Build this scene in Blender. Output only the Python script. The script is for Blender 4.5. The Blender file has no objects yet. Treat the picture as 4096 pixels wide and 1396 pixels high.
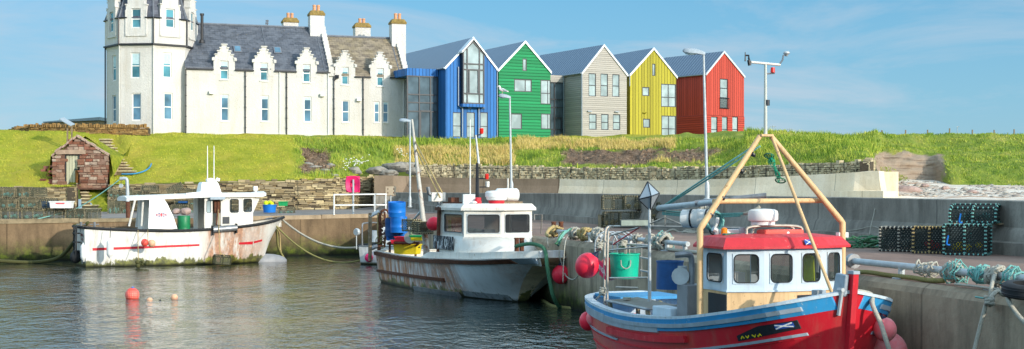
import bpy, math, random
import numpy as np
from mathutils import Vector, Matrix, noise as mnoise
random.seed(7)
R = math.radians
SC = bpy.context.scene
COL = SC.collection
F, HZ, CX, EZ = 5600.0, 775.0, 2048.0, 3.7

def P(px, py, Y):
    return Vector(((px-CX)/F*Y, Y, EZ-(py-HZ)/F*Y))
def G(px, py, z):
    Y = (EZ-z)*F/(py-HZ)
    return Vector(((px-CX)/F*Y, Y, z))
def hx(s, k=1.0):
    s = s.lstrip('#'); out = []
    for i in (0, 2, 4):
        c = int(s[i:i+2], 16)/255
        out.append(k*(c/12.92 if c <= .04045 else ((c+.055)/1.055)**2.4))
    return tuple(out)
def lerp(a, b, t): return a+(b-a)*t
def interp(x, pts):
    if x <= pts[0][0]: return pts[0][1:]
    for a, b in zip(pts, pts[1:]):
        if x <= b[0]:
            t = (x-a[0])/(b[0]-a[0])
            return tuple(lerp(p, q, t) for p, q in zip(a[1:], b[1:]))
    return pts[-1][1:]

# ------------------------------------------------------------ node helper
class NT:
    def __init__(self, name):
        self.m = bpy.data.materials.new(name); self.m.use_nodes = True
        self.t = self.m.node_tree
        self.b = self.t.nodes['Principled BSDF']
        self.out = self.t.nodes['Material Output']
    def put(self, sock, v):
        if isinstance(v, bpy.types.NodeSocket): self.t.links.new(v, sock)
        elif hasattr(sock.default_value, '__len__') and not isinstance(v, str):
            v = tuple(v)
            n = len(sock.default_value)
            if len(v) < n: v = v+(1,)*(n-len(v))
            sock.default_value = v[:n]
        else: sock.default_value = v
    def n(self, typ, ins=None, out=0, **props):
        nd = self.t.nodes.new('ShaderNode'+typ)
        for k, v in props.items(): setattr(nd, k, v)
        for k, v in (ins or {}).items(): self.put(nd.inputs[k], v)
        return nd.outputs[out]
    def uv(self): return self.n('TexCoord', out='UV')
    def obj(self): return self.n('TexCoord', out='Object')
    def pos(self): return self.n('NewGeometry', out='Position')
    def isl(self): return self.n('NewGeometry', out='Random Per Island')
    def rnd(self): return self.n('ObjectInfo', out='Random')
    def map(self, v, scale=(1, 1, 1), loc=(0, 0, 0), rot=(0, 0, 0)):
        return self.n('Mapping', {'Vector': v, 'Scale': scale, 'Location': loc, 'Rotation': rot})
    def noise(self, v, scale, detail=4, rough=.55, dist=0):
        return self.n('TexNoise', {'Vector': v, 'Scale': scale, 'Detail': detail, 'Roughness': rough, 'Distortion': dist})
    def math(self, op, a, b=0.0, c=None, clamp=False):
        ins = {0: a, 1: b}
        if c is not None: ins[2] = c
        return self.n('Math', ins, operation=op, use_clamp=clamp)
    def mr(self, v, a, b, c=0.0, d=1.0):
        return self.n('MapRange', {0: v, 1: a, 2: b, 3: c, 4: d})
    def mix(self, f, a, b, blend='MIX'):
        nd = self.t.nodes.new('ShaderNodeMix'); nd.data_type = 'RGBA'; nd.blend_type = blend
        self.put(nd.inputs[0], f); self.put(nd.inputs[6], a); self.put(nd.inputs[7], b)
        return nd.outputs[2]
    def ramp(self, f, stops, interp='LINEAR'):
        nd = self.t.nodes.new('ShaderNodeValToRGB'); cr = nd.color_ramp; cr.interpolation = interp
        while len(cr.elements) < len(stops): cr.elements.new(.5)
        for e, (p, c) in zip(cr.elements, stops):
            e.position = p; e.color = (c, c, c, 1) if isinstance(c, (int, float)) else tuple(c)+(1,)
        self.put(nd.inputs[0], f); return nd.outputs[0]
    def sep(self, v, i): return self.n('SeparateXYZ', {0: v}, out=i)
    def comb(self, x=0, y=0, z=0): return self.n('CombineXYZ', {0: x, 1: y, 2: z})
    def bump(self, h, strength=.5, dist=.02, nrm=None):
        ins = {'Height': h, 'Strength': strength, 'Distance': dist}
        if nrm is not None: ins['Normal'] = nrm
        o = self.n('Bump', ins); self.t.links.new(o, self.b.inputs['Normal']); return o
    def set(self, **k):
        nm = {'col': 'Base Color', 'rough': 'Roughness', 'metal': 'Metallic', 'spec': 'Specular IOR Level', 'ior': 'IOR',
              'alpha': 'Alpha', 'trans': 'Transmission Weight', 'coat': 'Coat Weight', 'sheen': 'Sheen Weight',
              'emc': 'Emission Color', 'ems': 'Emission Strength', 'sss': 'Subsurface Weight'}
        for a, v in k.items(): self.put(self.b.inputs[nm[a]], v)
        return self

def std(name, col, rough=.6, var=.15, scale=6, metal=0.0, spec=.4, bump=0.0, bscale=40, bd=.01, col2=None, c2=(.5, .7)):
    m = NT(name); o = m.obj()
    f = m.noise(o, scale, 5, .6)
    lo = tuple(c*(1-var) for c in col); hi = tuple(min(1, c*(1+var)) for c in col)
    c = m.ramp(f, [(.3, lo), (.7, hi)])
    if col2 is not None:
        g = m.ramp(m.noise(m.map(o, loc=(7, 3, 1)), scale*.6, 6, .7), [(c2[0], 0), (c2[1], 1)])
        c = m.mix(g, c, col2)
    m.set(col=c, rough=rough, metal=metal, spec=spec)
    if bump: m.bump(m.noise(o, bscale, 4, .6), bump, bd)
    return m.m

# ------------------------------------------------------------ mesh builder
class MB:
    def __init__(self): self.v = []; self.f = []; self.mi = []; self.cur = 0; self.T = None
    def add(self, vs, fs):
        o = len(self.v)
        if self.T is not None: vs = [self.T @ Vector(p) for p in vs]
        self.v.extend(tuple(p) for p in vs)
        for f in fs: self.f.append(tuple(o+i for i in f)); self.mi.append(self.cur)
        return self
    def poly(self, pts): return self.add(pts, [tuple(range(len(pts)))])
    def box(self, c, s, M=None, taper=1.0):
        hx_, hy, hz = s[0]/2, s[1]/2, s[2]/2; vs = []
        for z in (-1, 1):
            k = taper if z > 0 else 1
            for x, y in ((-1, -1), (1, -1), (1, 1), (-1, 1)):
                p = Vector((x*hx_*k, y*hy*k, z*hz))
                vs.append((M @ p if M is not None else p)+Vector(c))
        return self.add(vs, [(3, 2, 1, 0), (4, 5, 6, 7), (0, 1, 5, 4), (1, 2, 6, 5), (2, 3, 7, 6), (3, 0, 4, 7)])
    def bb(self, x0, x1, y0, y1, z0, z1): return self.box(((x0+x1)/2, (y0+y1)/2, (z0+z1)/2), (x1-x0, y1-y0, z1-z0))
    def tube(self, pts, r, n=6, caps=True, closed=False):
        pts = [Vector(p) for p in pts]; N = len(pts)
        rs = r if isinstance(r, (list, tuple)) else [r]*N
        rings = []; prev = None
        for i, p in enumerate(pts):
            if closed: d = pts[(i+1) % N]-pts[i-1]
            else: d = pts[min(i+1, N-1)]-pts[max(i-1, 0)]
            if d.length < 1e-9: d = Vector((0, 0, 1))
            d.normalize()
            if prev is None:
                a = Vector((0, 0, 1)) if abs(d.z) < .9 else Vector((1, 0, 0))
                u = d.cross(a).normalized()
            else:
                u = prev-d*prev.dot(d)
                u = u.normalized() if u.length > 1e-6 else d.orthogonal().normalized()
            prev = u; w = d.cross(u)
            rings.append([p+(u*math.cos(2*math.pi*k/n)+w*math.sin(2*math.pi*k/n))*rs[i] for k in range(n)])
        self.loft(rings, True, caps and not closed, closed); return self
    def loft(self, rings, ring_closed=True, caps=True, closed=False):
        n = len(rings[0]); vs = [p for r in rings for p in r]; fs = []; N = len(rings)
        for i in range(N if closed else N-1):
            j = (i+1) % N
            for k in range(n if ring_closed else n-1):
                l = (k+1) % n; fs.append((i*n+k, i*n+l, j*n+l, j*n+k))
        if caps and ring_closed:
            fs.append(tuple(range(n-1, -1, -1))); fs.append(tuple((N-1)*n+k for k in range(n)))
        return self.add(vs, fs)
    def lathe(self, c, prof, n=12, M=None, caps=True):
        rings = []
        for r, h in prof:
            ring = []
            for k in range(n):
                p = Vector((r*math.cos(2*math.pi*k/n), r*math.sin(2*math.pi*k/n), h))
                ring.append((M @ p if M is not None else p)+Vector(c))
            rings.append(ring)
        return self.loft(rings, True, caps)
    def sphere(self, c, r, n=12, m=8, s=(1, 1, 1), M=None):
        prof = []
        rings = []
        for i in range(m+1):
            a = math.pi*i/m; rr = max(.001, math.sin(a)); ring = []
            for k in range(n):
                p = Vector((rr*math.cos(2*math.pi*k/n)*s[0], rr*math.sin(2*math.pi*k/n)*s[1], -math.cos(a)*s[2]))*r
                ring.append((M @ p if M is not None else p)+Vector(c))
            rings.append(ring)
        return self.loft(rings, True, True)
    def extr(self, poly, vec):
        vec = Vector(vec); n = len(poly); vs = [Vector(p) for p in poly]+[Vector(p)+vec for p in poly]
        return self.add(vs, [tuple(range(n-1, -1, -1)), tuple(range(n, 2*n))]+[(i, (i+1) % n, n+(i+1) % n, n+i) for i in range(n)])
    def build(self, name, mats, parent=None, loc=None, smooth=None, world=False, bevel=0, kind=None):
        """world: coordinates are world ones; shift to the parent's / own origin"""
        if not isinstance(mats, (list, tuple)): mats = [mats]
        v = np.array(self.v, dtype=np.float64) if self.v else np.zeros((0, 3))
        me = bpy.data.meshes.new(name)
        uvv = v.copy()
        if world:
            if parent is not None:
                L = parent.location; q = parent
                tot = Vector((0, 0, 0))
                while q is not None: tot += q.location; q = q.parent
                v = v-np.array(tot)
            elif loc is not None: v = v-np.array(loc)
        me.from_pydata([tuple(p) for p in v], [], self.f)
        for m in mats: me.materials.append(m)
        if len(mats) > 1: me.polygons.foreach_set('material_index', self.mi)
        auto_uv(me, uvv)
        if smooth is not None:
            me.polygons.foreach_set('use_smooth', [True]*len(me.polygons))
            if smooth < 180: me.set_sharp_from_angle(angle=R(smooth))
        me.update()
        o = bpy.data.objects.new(name, me); COL.objects.link(o)
        if parent is not None: o.parent = parent
        elif loc is not None: o.location = loc
        if bevel:
            b = o.modifiers.new('bevel', 'BEVEL'); b.width = bevel; b.segments = 2; b.limit_method = 'ANGLE'; b.angle_limit = R(40)
        if kind: o['kind'] = kind
        return o

def auto_uv(me, v):
    n = len(me.polygons)
    if not n: return
    uvl = me.uv_layers.new(name='UVMap')
    nl = len(me.loops)
    vi = np.zeros(nl, dtype=np.int64); me.loops.foreach_get('vertex_index', vi)
    nr = np.zeros(n*3); me.polygons.foreach_get('normal', nr); nr = nr.reshape(-1, 3)
    lt = np.zeros(n, dtype=np.int64); me.polygons.foreach_get('loop_total', lt)
    N = np.repeat(nr, lt, axis=0)
    U = np.stack([-N[:, 1], N[:, 0], np.zeros(nl)], 1)
    ln = np.linalg.norm(U, axis=1); flat = ln < .05
    U[flat] = (1, 0, 0); ln[flat] = 1; U /= ln[:, None]
    V = np.cross(N, U)
    p = v[vi]
    uv = np.stack([(p*U).sum(1), (p*V).sum(1)], 1)
    uvl.data.foreach_set('uv', uv.ravel())

def thing(name, label, cat, loc=(0, 0, 0), rotz=0, group=None):
    o = bpy.data.objects.new(name, None); COL.objects.link(o); o.empty_display_size = .2
    o.location = loc; o.rotation_euler = (0, 0, rotz); o['label'] = label; o['category'] = cat
    if group: o['group'] = group
    return o
def tag(o, label, cat, group=None):
    o['label'] = label; o['category'] = cat
    if group: o['group'] = group
    return o
def dup(root, loc, rotz=0, label=None, group=None, scale=None, rot=None):
    r = root.copy(); COL.objects.link(r); r.location = loc; r.rotation_euler = rot if rot else (0, 0, rotz)
    if scale: r.scale = scale
    if label: r['label'] = label
    if group: r['group'] = group
    for ch in list(root.children):
        c = ch.copy(); COL.objects.link(c); c.parent = r
        for g in ch.children:
            d = g.copy(); COL.objects.link(d); d.parent = c
    return r
def Rz(a): return Matrix.Rotation(a, 3, 'Z')
def Rx(a): return Matrix.Rotation(a, 3, 'X')
def Ry(a): return Matrix.Rotation(a, 3, 'Y')
def align(d):
    return Vector(d).to_track_quat('Z', 'Y').to_matrix()

# vertical wall plane: origin (2-D), direction along the wall, outward normal (towards the camera side)
class Plane:
    def __init__(self, O, d):
        self.O = Vector((O[0], O[1])); self.d = Vector((d[0], d[1])).normalized()
        self.n = Vector((self.d.y, -self.d.x))
    def s(self, px):
        k = (px-CX)/F; return (k*self.O.y-self.O.x)/(self.d.x-k*self.d.y)
    def Y(self, s): return self.O.y+s*self.d.y
    def z(self, px, py): return EZ-(py-HZ)/F*self.Y(self.s(px))
    def pt(self, s, z, off=0.0):
        q = self.O+self.d*s+self.n*off; return Vector((q.x, q.y, z))
    def shift(self, off): return Plane(self.O+self.n*off, self.d)
    def rect(self, x0, y0, x1, y1):
        xm = (x0+x1)/2
        return (self.s(x0), self.s(x1), self.z(xm, y1), self.z(xm, y0))

def clip(poly, a, b, c):      # keep a*s+b*z<=c
    out = []
    for i in range(len(poly)):
        p, q = poly[i], poly[(i+1) % len(poly)]
        dp, dq = a*p[0]+b*p[1]-c, a*q[0]+b*q[1]-c
        if dp <= 0: out.append(p)
        if dp*dq < 0:
            t = dp/(dp-dq); out.append((lerp(p[0], q[0], t), lerp(p[1], q[1], t)))
    return out
def holed(mb, pl, top, zb, rects, reveal=.16, back=None):
    """front face of a wall under the polyline top [(s,z)..] with rectangular openings and reveals"""
    s0, s1 = top[0][0], top[-1][0]
    S = sorted(set([p[0] for p in top]+[r[i] for r in rects for i in (0, 1) if s0 < r[i] < s1]))
    for a, b in zip(S, S[1:]):
        if b-a < 1e-5: continue
        m = (a+b)/2
        for p, q in zip(top, top[1:]):
            if p[0] <= m <= q[0] and q[0] > p[0]: break
        za = lerp(p[1], q[1], (a-p[0])/(q[0]-p[0])); zc = lerp(p[1], q[1], (b-p[0])/(q[0]-p[0]))
        cuts = sorted((r[2], r[3]) for r in rects if r[0] <= m <= r[1])
        z = zb; spans = []
        for lo, hi in cuts:
            if lo > z: spans.append((z, lo))
            z = max(z, hi)
        spans.append((z, max(za, zc)+1))
        for lo, hi in spans:
            pg = [(a, lo), (b, lo), (b, hi), (a, hi)]
            k = (zc-za)/(b-a); pg = clip(pg, -k, 1, za-k*a)
            if len(pg) >= 3: mb.poly([pl.pt(x, y) for x, y in pg])
    for r in rects:
        a, b, lo, hi = r
        f, g = 0, -reveal
        mb.poly([pl.pt(a, lo, f), pl.pt(a, lo, g), pl.pt(b, lo, g), pl.pt(b, lo, f)])
        mb.poly([pl.pt(a, hi, f), pl.pt(b, hi, f), pl.pt(b, hi, g), pl.pt(a, hi, g)])
        mb.poly([pl.pt(a, lo, f), pl.pt(a, hi, f), pl.pt(a, hi, g), pl.pt(a, lo, g)])
        mb.poly([pl.pt(b, lo, f), pl.pt(b, lo, g), pl.pt(b, hi, g), pl.pt(b, hi, f)])
def pbar(mb, pl, s0, s1, z0, z1, o0, o1):     # box in plane coordinates
    q = [pl.pt(s, z, o) for o in (o0, o1) for s, z in ((s0, z0), (s1, z0), (s1, z1), (s0, z1))]
    mb.add(q, [(0, 1, 2, 3), (7, 6, 5, 4), (0, 4, 5, 1), (1, 5, 6, 2), (2, 6, 7, 3), (3, 7, 4, 0)])
def window(par, pl, r, fm, pm, fw=.07, hb=(), vb=(), off=-.1, name='window', blind=None, bw=None):
    a, b, lo, hi = r; f = MB(); o0, o1 = off-.05, off+.03
    pbar(f, pl, a, a+fw, lo, hi, o0, o1); pbar(f, pl, b-fw, b, lo, hi, o0, o1)
    pbar(f, pl, a+fw, b-fw, lo, lo+fw, o0, o1); pbar(f, pl, a+fw, b-fw, hi-fw, hi, o0, o1)
    w2 = bw or fw
    for t in hb:
        z = lerp(lo, hi, t); pbar(f, pl, a+fw, b-fw, z-w2/2, z+w2/2, o0+.004, o1-.004)
    for t in vb:
        s = lerp(a, b, t); pbar(f, pl, s-w2/2, s+w2/2, lo+fw, hi-fw, o0+.002, o1-.002)
    w = f.build(name, fm, par, world=True)
    p = MB(); p.poly([pl.pt(a+fw, lo+fw, off), pl.pt(b-fw, lo+fw, off), pl.pt(b-fw, hi-fw, off), pl.pt(a+fw, hi-fw, off)])
    p.build('pane', pm, w, world=True)
    if blind:
        g = MB(); z = lerp(hi, lo, blind); pbar(g, pl, a+fw, b-fw, z, hi-fw, off+.004, off+.008)
        g.build('blind', MT['blind'], w, world=True)
    return w
# ------------------------------------------------------------ materials
MT = {}
def mk_harl():
    m = NT('white_harling'); o = m.obj(); p = m.uv()
    big = m.noise(o, .35, 5, .6); st = m.noise(m.map(p, (1.6, .18, 1)), 1.0, 5, .65)
    c = m.ramp(big, [(.3, hx('#cbc8c2')), (.7, hx('#dcdad5'))])
    c = m.mix(m.ramp(st, [(.5, 0), (.8, .42)]), c, hx('#b3a184'))
    gr = m.noise(o, 9, 5, .7); c = m.mix(m.ramp(gr, [(.35, .25), (.6, 0)]), c, hx('#bfb9ad'))
    m.set(col=c, rough=.9, spec=.2); m.bump(m.noise(o, 7, 6, .75), .8, .06); return m.m
MT['harl'] = mk_harl()
def mk_slate(name, a, b, c2):
    m = NT(name); u = m.uv()
    br = m.t.nodes.new('ShaderNodeTexBrick'); m.put(br.inputs['Vector'], u)
    for k, v in {'Color1': a, 'Color2': b, 'Mortar': tuple(x*.35 for x in a), 'Scale': 1.0, 'Mortar Size': .018, 'Brick Width': .42, 'Row Height': .26, 'Bias': 0.0}.items(): m.put(br.inputs[k], v)
    c = br.outputs[0]
    o = m.obj()
    c = m.mix(m.ramp(m.noise(o, 1.1, 6, .7), [(.45, 0), (.75, .7)]), c, c2)
    vo = m.n('TexVoronoi', {'Vector': m.map(u, (2.4, 3.85, 1)), 'Scale': 1.0}, out='Color')
    c = m.mix(.35, c, m.ramp(m.sep(vo, 0), [(0, tuple(x*.5 for x in a)), (1, tuple(x*1.7 for x in b))]))
    li = m.noise(o, 5, 3, .6)
    c = m.mix(m.ramp(li, [(.66, 0), (.74, .6)]), c, hx('#8b7a4a'))
    m.set(col=c, rough=.55, spec=.35); m.bump(br.outputs[1], -.5, .02); return m.m
MT['slate'] = mk_slate('grey_slate', hx('#4b5059'), hx('#5d626a'), hx('#73767b'))
MT['slate_b'] = mk_slate('brown_slate', hx('#6f6457'), hx('#8b7f6c'), hx('#9a8b60'))
MT['slate_t'] = mk_slate('tower_slate', hx('#474c58'), hx('#585d69'), hx('#6d7078'))
def mk_roofmetal():
    m = NT('corrugated_roof'); u = m.uv()
    w = m.math('SINE', m.math('MULTIPLY', m.sep(u, 0), 2*math.pi/.38)); w = m.mr(w, -1, 1)
    c = m.mix(w, hx('#4c6074'), hx('#7f93a6'))
    c = m.mix(m.ramp(m.noise(m.obj(), .7, 4), [(.4, 0), (.7, .35)]), c, hx('#64788c'))
    m.set(col=c, rough=.45, metal=.3, spec=.5); m.bump(w, .6, .04); return m.m
MT['roofmetal'] = mk_roofmetal()
def mk_boards(name, col, vert=True, per=.22, var=.18, rough=.65, worn=None, line=.35):
    m = NT(name); u = m.uv()
    x = m.sep(u, 0 if vert else 1)
    t = m.math('DIVIDE', x, per); fr = m.math('FRACT', t); fl = m.math('FLOOR', t)
    rn = m.n('TexWhiteNoise', {'W': fl}, noise_dimensions='1D')
    c = m.mix(m.mr(rn, 0, 1, 0, 1), tuple(k*(1-var) for k in col), tuple(min(1, k*(1+var)) for k in col))
    gn = m.noise(m.map(u, (9, .7, 1) if vert else (.7, 9, 1)), 1.5, 5, .7)
    c = m.mix(m.ramp(gn, [(.4, 0), (.75, .35)]), c, worn or tuple(k*.6 for k in col))
    g = m.ramp(fr, [(0, 1), (.16, 1), (.2, 0), (.97, 0)])
    c = m.mix(m.math('MULTIPLY', g, 1-line), c, tuple(k*.2 for k in col))
    m.set(col=c, rough=rough, spec=.3); m.bump(m.math('SUBTRACT', 1.0, g), .8, .03); return m.m
MT['blue'] = mk_boards('blue_boards', hx('#3070b4'), True, .30)
MT['green'] = mk_boards('green_boards', hx('#188c56'), False, .26)
MT['greyw'] = mk_boards('silver_timber', hx('#b3aea6'), False, .17, .1, .8, hx('#938b82'), .62)
MT['yellow'] = mk_boards('yellow_boards', hx('#aaa02e'), True, .30)
MT['red'] = mk_boards('red_boards', hx('#bc483a'), True, .28)
MT['redh'] = mk_boards('red_boards_flat', hx('#bc483a'), False, .2)
def mk_pane(name, col, rough=.06, spec=.6, var=.4, sc=.8):
    m = NT(name); f = m.noise(m.obj(), sc, 2)
    m.set(col=m.ramp(f, [(.35, tuple(k*(1-var) for k in col)), (.65, tuple(min(1, k*(1+var)) for k in col))]), rough=rough, spec=spec)
    m.bump(m.noise(m.obj(), .7, 1), .12, .05); return m.m
MT['pane'] = mk_pane('hotel_glass', hx('#4f8795'))  # teal base paints the reflected sky into the glass
MT['pane2'] = mk_pane('hotel_glass_low', hx('#577c92'))  # greyer blue base, also a painted sky reflection
MT['paned'] = mk_pane('dark_glass', hx('#4a5a64'), spec=.8)
MT['panel'] = mk_pane('house_glass', hx('#a3b3b5'), spec=.6, var=.25)
MT['panew'] = mk_pane('boat_glass', hx('#3a3b38'), .1, .7)
MT['blind'] = std('white_blind', hx('#b9d3d8'), .7)
MT['wframe'] = std('white_frame', hx('#e6e5e0'), .5, .05)
MT['dframe'] = std('dark_frame', hx('#2b3138'), .4, .1)
MT['lead'] = std('lead_flashing', hx('#70757d'), .5, .2, 3)
MT['black'] = std('black_iron', hx('#23252a'), .45, .2)
MT['trim'] = std('pale_metal_trim', hx('#cfd6da'), .4, .06, metal=.2)
MT['gutter'] = std('grey_gutter', hx('#8d99a3'), .4, .1, metal=.3)
MT['cap'] = std('mossy_cap', hx('#8a7440'), .9, .35, 4, bump=.6, bscale=9, bd=.05)
MT['pot'] = std('clay_pot', hx('#d29a72'), .8, .15, 5)
MT['white'] = std('white_plastic', hx('#e8e8e4'), .4, .05)
MT['galv'] = std('galvanised', hx('#b4bbbd'), .5, .15, 5, metal=.2)
MT['steel'] = std('stainless', hx('#b2aca2'), .32, .2, 8, metal=.75)
MT['alu'] = std('dull_aluminium', hx('#8f9295'), .4, .25, 6, metal=.5, col2=hx('#6d6a63'))
MT['rust'] = std('rusty_iron', hx('#5e3a2a'), .85, .4, 9, bump=.5, bscale=30, col2=hx('#7a4a30'))
MT['wood'] = std('worn_wood', hx('#8b7a62'), .85, .3, 7, bump=.4, bscale=25, col2=hx('#5d4f3d'))
def worn(name, col, rough=.45, streak=.3, chip=None, sc=1.0, sk=(.5, .78), scol=None):
    m = NT(name); o = m.obj()
    c = m.ramp(m.noise(o, 1.3*sc, 5, .6), [(.3, tuple(k*.86 for k in col)), (.7, tuple(min(1, k*1.08) for k in col))])
    s = m.noise(m.map(o, (5*sc, 5*sc, .7*sc)), 1.5, 6, .72); c = m.mix(m.ramp(s, [(sk[0], 0), (sk[1], streak)]), c, scol or hx('#7a5a3c'))
    if chip: c = m.mix(m.ramp(m.noise(m.map(o, loc=(5, 2, 8)), 7*sc, 6, .75), [(.63, 0), (.66, .85)]), c, chip)
    m.set(col=c, rough=m.mr(s, .3, .7, rough-.08, rough+.2), spec=.4); m.bump(m.noise(o, 6*sc, 5, .65), .25, .012); return m.m
MT['woodp'] = std('pale_door_wood', hx('#b9b89e'), .8, .2, 5, col2=hx('#8b8a70'))
MT['tan'] = worn('tan_paint', hx('#dcb684'), .5, .45, hx('#8a6242'), 1.5)
MT['redp'] = worn('red_gloss_paint', hx('#cc2634'), .4, .35, hx('#d8686a'), 1.2, scol=hx('#6a1a1e'))
MT['redr'] = worn('red_roof_paint', hx('#c8323a'), .5, .4, hx('#d88a84'), 1.4, scol=hx('#8a2a2c'))
MT['bluep'] = worn('sky_blue_paint', hx('#2f8fc4'), .45, .5, hx('#a9b8b8'), 1.3, scol=hx('#5f7f90'))
MT['greyp'] = std('grey_paint', hx('#9aa8b2'), .55, .15, 5, col2=hx('#7d7669'), c2=(.6, .75))
MT['palep'] = worn('pale_blue_white', hx('#c6d6e0'), .42, .4, None, 1.2, scol=hx('#a08c70'))
MT['whitep'] = worn('off_white_paint', hx('#dedbd2'), .42, .5, hx('#a07a58'), .8, (.52, .8), hx('#a58058'))
MT['darkp'] = std('black_board', hx('#1c232b'), .6, .3, 20)
MT['orange'] = std('orange_buoy', hx('#ef5a4c'), .5, .12, 4, col2=hx('#e89a86'), c2=(.6, .8))
MT['buoy'] = std('red_buoy', hx('#f02f48'), .4, .1, 4, col2=hx('#f4667a'), c2=(.6, .85))
MT['buoyp'] = std('faded_buoy', hx('#ee7a80'), .55, .14, 4, col2=hx('#eeb4b0'), c2=(.4, .65))
MT['pink'] = std('pink_plastic', hx('#e8286c'), .45, .1, 5)
MT['navy'] = std('navy_rubber', hx('#1d2440'), .6)
MT['peach'] = std('peach_buoy', hx('#e2b08c'), .7, .15, 8, col2=hx('#c88a70'))
MT['tub_g'] = std('green_tub', hx('#12b08c'), .4, .12, 3)
MT['tub_d'] = std('dark_green_tub', hx('#1d7a4c'), .45, .15, 4)
MT['tub_b'] = std('blue_drum', hx('#1a72c8'), .4, .15, 3)
MT['tub_n'] = std('navy_tub', hx('#1d4f86'), .45, .2, 4)
MT['yel'] = std('yellow_crate', hx('#dcc41c'), .5, .15, 5)
MT['redc'] = std('red_crate', hx('#d8283a'), .5, .12, 5)
MT['grnc'] = std('green_crate', hx('#1f9a58'), .5, .15, 5)
MT['hivis'] = std('hi_vis', hx('#c9dc1e'), .8, .15, 8)
MT['orlamp'] = std('amber_lamp', hx('#f08a1c'), .3)
MT['rlamp'] = std('red_lamp', hx('#e03028'), .3)
MT['cloth'] = std('brown_cloth', hx('#a2917e'), .95, .2, 6, bump=.5, bscale=12)
MT['stone_g'] = std('grey_boulder', hx('#8f8a80'), .95, .3, 2.5, bump=.8, bscale=4, bd=.1, col2=hx('#5c574e'))
MT['stone_p'] = std('pink_boulder', hx('#a89086'), .95, .25, 2.5, bump=.7, bscale=4, bd=.1)
MT['rubber'] = std('black_rubber', hx('#26282a'), .75, .25, 8)
MT['gull'] = std('white_feathers', hx('#ece9e4'), .8, .05)
MT['gullw'] = std('grey_feathers', hx('#a7adb4'), .8, .08)
def rope_mat(name, col, col2):
    m = NT(name); f = m.noise(m.obj(), 25, 3, .6)
    m.set(col=m.mix(f, col, col2), rough=.9, spec=.2); m.bump(m.noise(m.obj(), 60, 2), .6, .02); return m.m
MT['rope'] = rope_mat('grey_rope', hx('#8f8c80'), hx('#c9c5b6'))
MT['ropet'] = rope_mat('tan_rope', hx('#97804f'), hx('#c9b483'))
MT['ropeg'] = rope_mat('green_rope', hx('#2f5f4a'), hx('#5f8f6c'))
MT['ropec'] = rope_mat('creel_rope', hx('#6a654e'), hx('#cfc096'))
MT['ropeq'] = rope_mat('turquoise_rope', hx('#3a8f8a'), hx('#9fd0c6'))
MT['ropew'] = rope_mat('weedy_rope', hx('#3d3d26'), hx('#66663e'))
MT['ropea'] = rope_mat('algae_rope', hx('#6c6a3e'), hx('#a39c66'))
def stone_mat(name, cols, dark=.5):
    m = NT(name); r = m.isl(); o = m.obj(); n = len(cols)
    c = m.ramp(r, [(i/max(1, n-1), k) for i, k in enumerate(cols)])
    f = m.noise(o, 7, 5, .7); c = m.mix(m.ramp(f, [(.35, dark), (.65, 0)]), c, tuple(x*.3 for x in cols[0]))
    m.set(col=c, rough=.92, spec=.2); m.bump(m.noise(o, 18, 4, .7), .7, .03); return m.m
MT['st_top'] = stone_mat('orange_dry_stone', [hx('#8d6f48'), hx('#b58d56'), hx('#6f5b40'), hx('#c4a069'), hx('#9c7a4d')])
MT['st_ret'] = stone_mat('tan_slab_stone', [hx('#b0a080'), hx('#8f8066'), hx('#cab88e'), hx('#9c8864'), hx('#766a52'), hx('#d6c49a')], .3)
MT['st_gab'] = stone_mat('gabion_stone', [hx('#d8cba8'), hx('#b3a484'), hx('#ebdcb6'), hx('#968a70'), hx('#ddcfa8')], .3)
MT['st_red'] = stone_mat('red_sandstone', [hx('#94594a'), hx('#a87060'), hx('#7c4a3c'), hx('#b98d7c'), hx('#8c6a58'), hx('#a5635a')])
MT['st_step'] = stone_mat('step_stone', [hx('#6d624e'), hx('#7f7258'), hx('#5a5042')])
MT['core'] = std('dark_joint', hx('#4a4236'), .95, .3)
def concrete(name, a, b, stain, sc=1.0, vs=.5, joints=0, algae=None, green=None, wet=None):
    m = NT(name); o = m.obj(); u = m.uv(); p = m.pos()
    c = m.ramp(m.noise(o, .5*sc, 6, .65), [(.3, a), (.7, b)])
    st = m.noise(m.map(u, (1.2*sc, .22*sc, 1)), 1.3, 6, .7, .3)
    c = m.mix(m.ramp(st, [(.45, 0), (.7, vs)]), c, stain)
    sp = m.noise(o, 14*sc, 4, .7); c = m.mix(m.ramp(sp, [(.3, .3), (.5, 0)]), c, tuple(k*.5 for k in a))
    if joints:
        fr = m.math('FRACT', m.math('DIVIDE', m.sep(u, 0), joints))
        j = m.ramp(fr, [(0, 1), (.006, 1), (.011, 0)]); c = m.mix(m.math('MULTIPLY', j, .6), c, tuple(k*.25 for k in a))
        rn = m.n('TexWhiteNoise', {'W': m.math('FLOOR', m.math('DIVIDE', m.sep(u, 0), joints))}, noise_dimensions='1D')
        c = m.mix(m.mr(rn, 0, 1, 0, .22), c, tuple(k*.6 for k in a))
    rough = .9
    if algae:
        z = m.sep(p, 2); zz = m.math('ADD', z, m.mr(m.noise(m.map(p, (1, 1, .3)), 1.4, 5, .7), 0, 1, -.5, .5))
        gm = m.ramp(m.mr(zz, algae[0], algae[1]), [(0, 1), (1, 0)])
        gc = m.ramp(m.noise(p, 2.2, 5, .7), [(.3, hx('#1a1a10')), (.5, hx('#3c4420')), (.72, hx('#6a7a20'))])
        c = m.mix(gm, c, gc)
        wm = m.ramp(m.mr(z, 0.0, .35), [(0, 1), (1, 0)]); c = m.mix(wm, c, hx('#11130d'))
    m.set(col=c, rough=rough, spec=.25); m.bump(m.noise(o, 6, 6, .7), .5, .04); return m.m
MT['quay'] = concrete('quay_concrete', hx('#6f5c46'), hx('#967e60'), hx('#40352a'), .8, .7, 8.3, (.25, 1.35))
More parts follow.
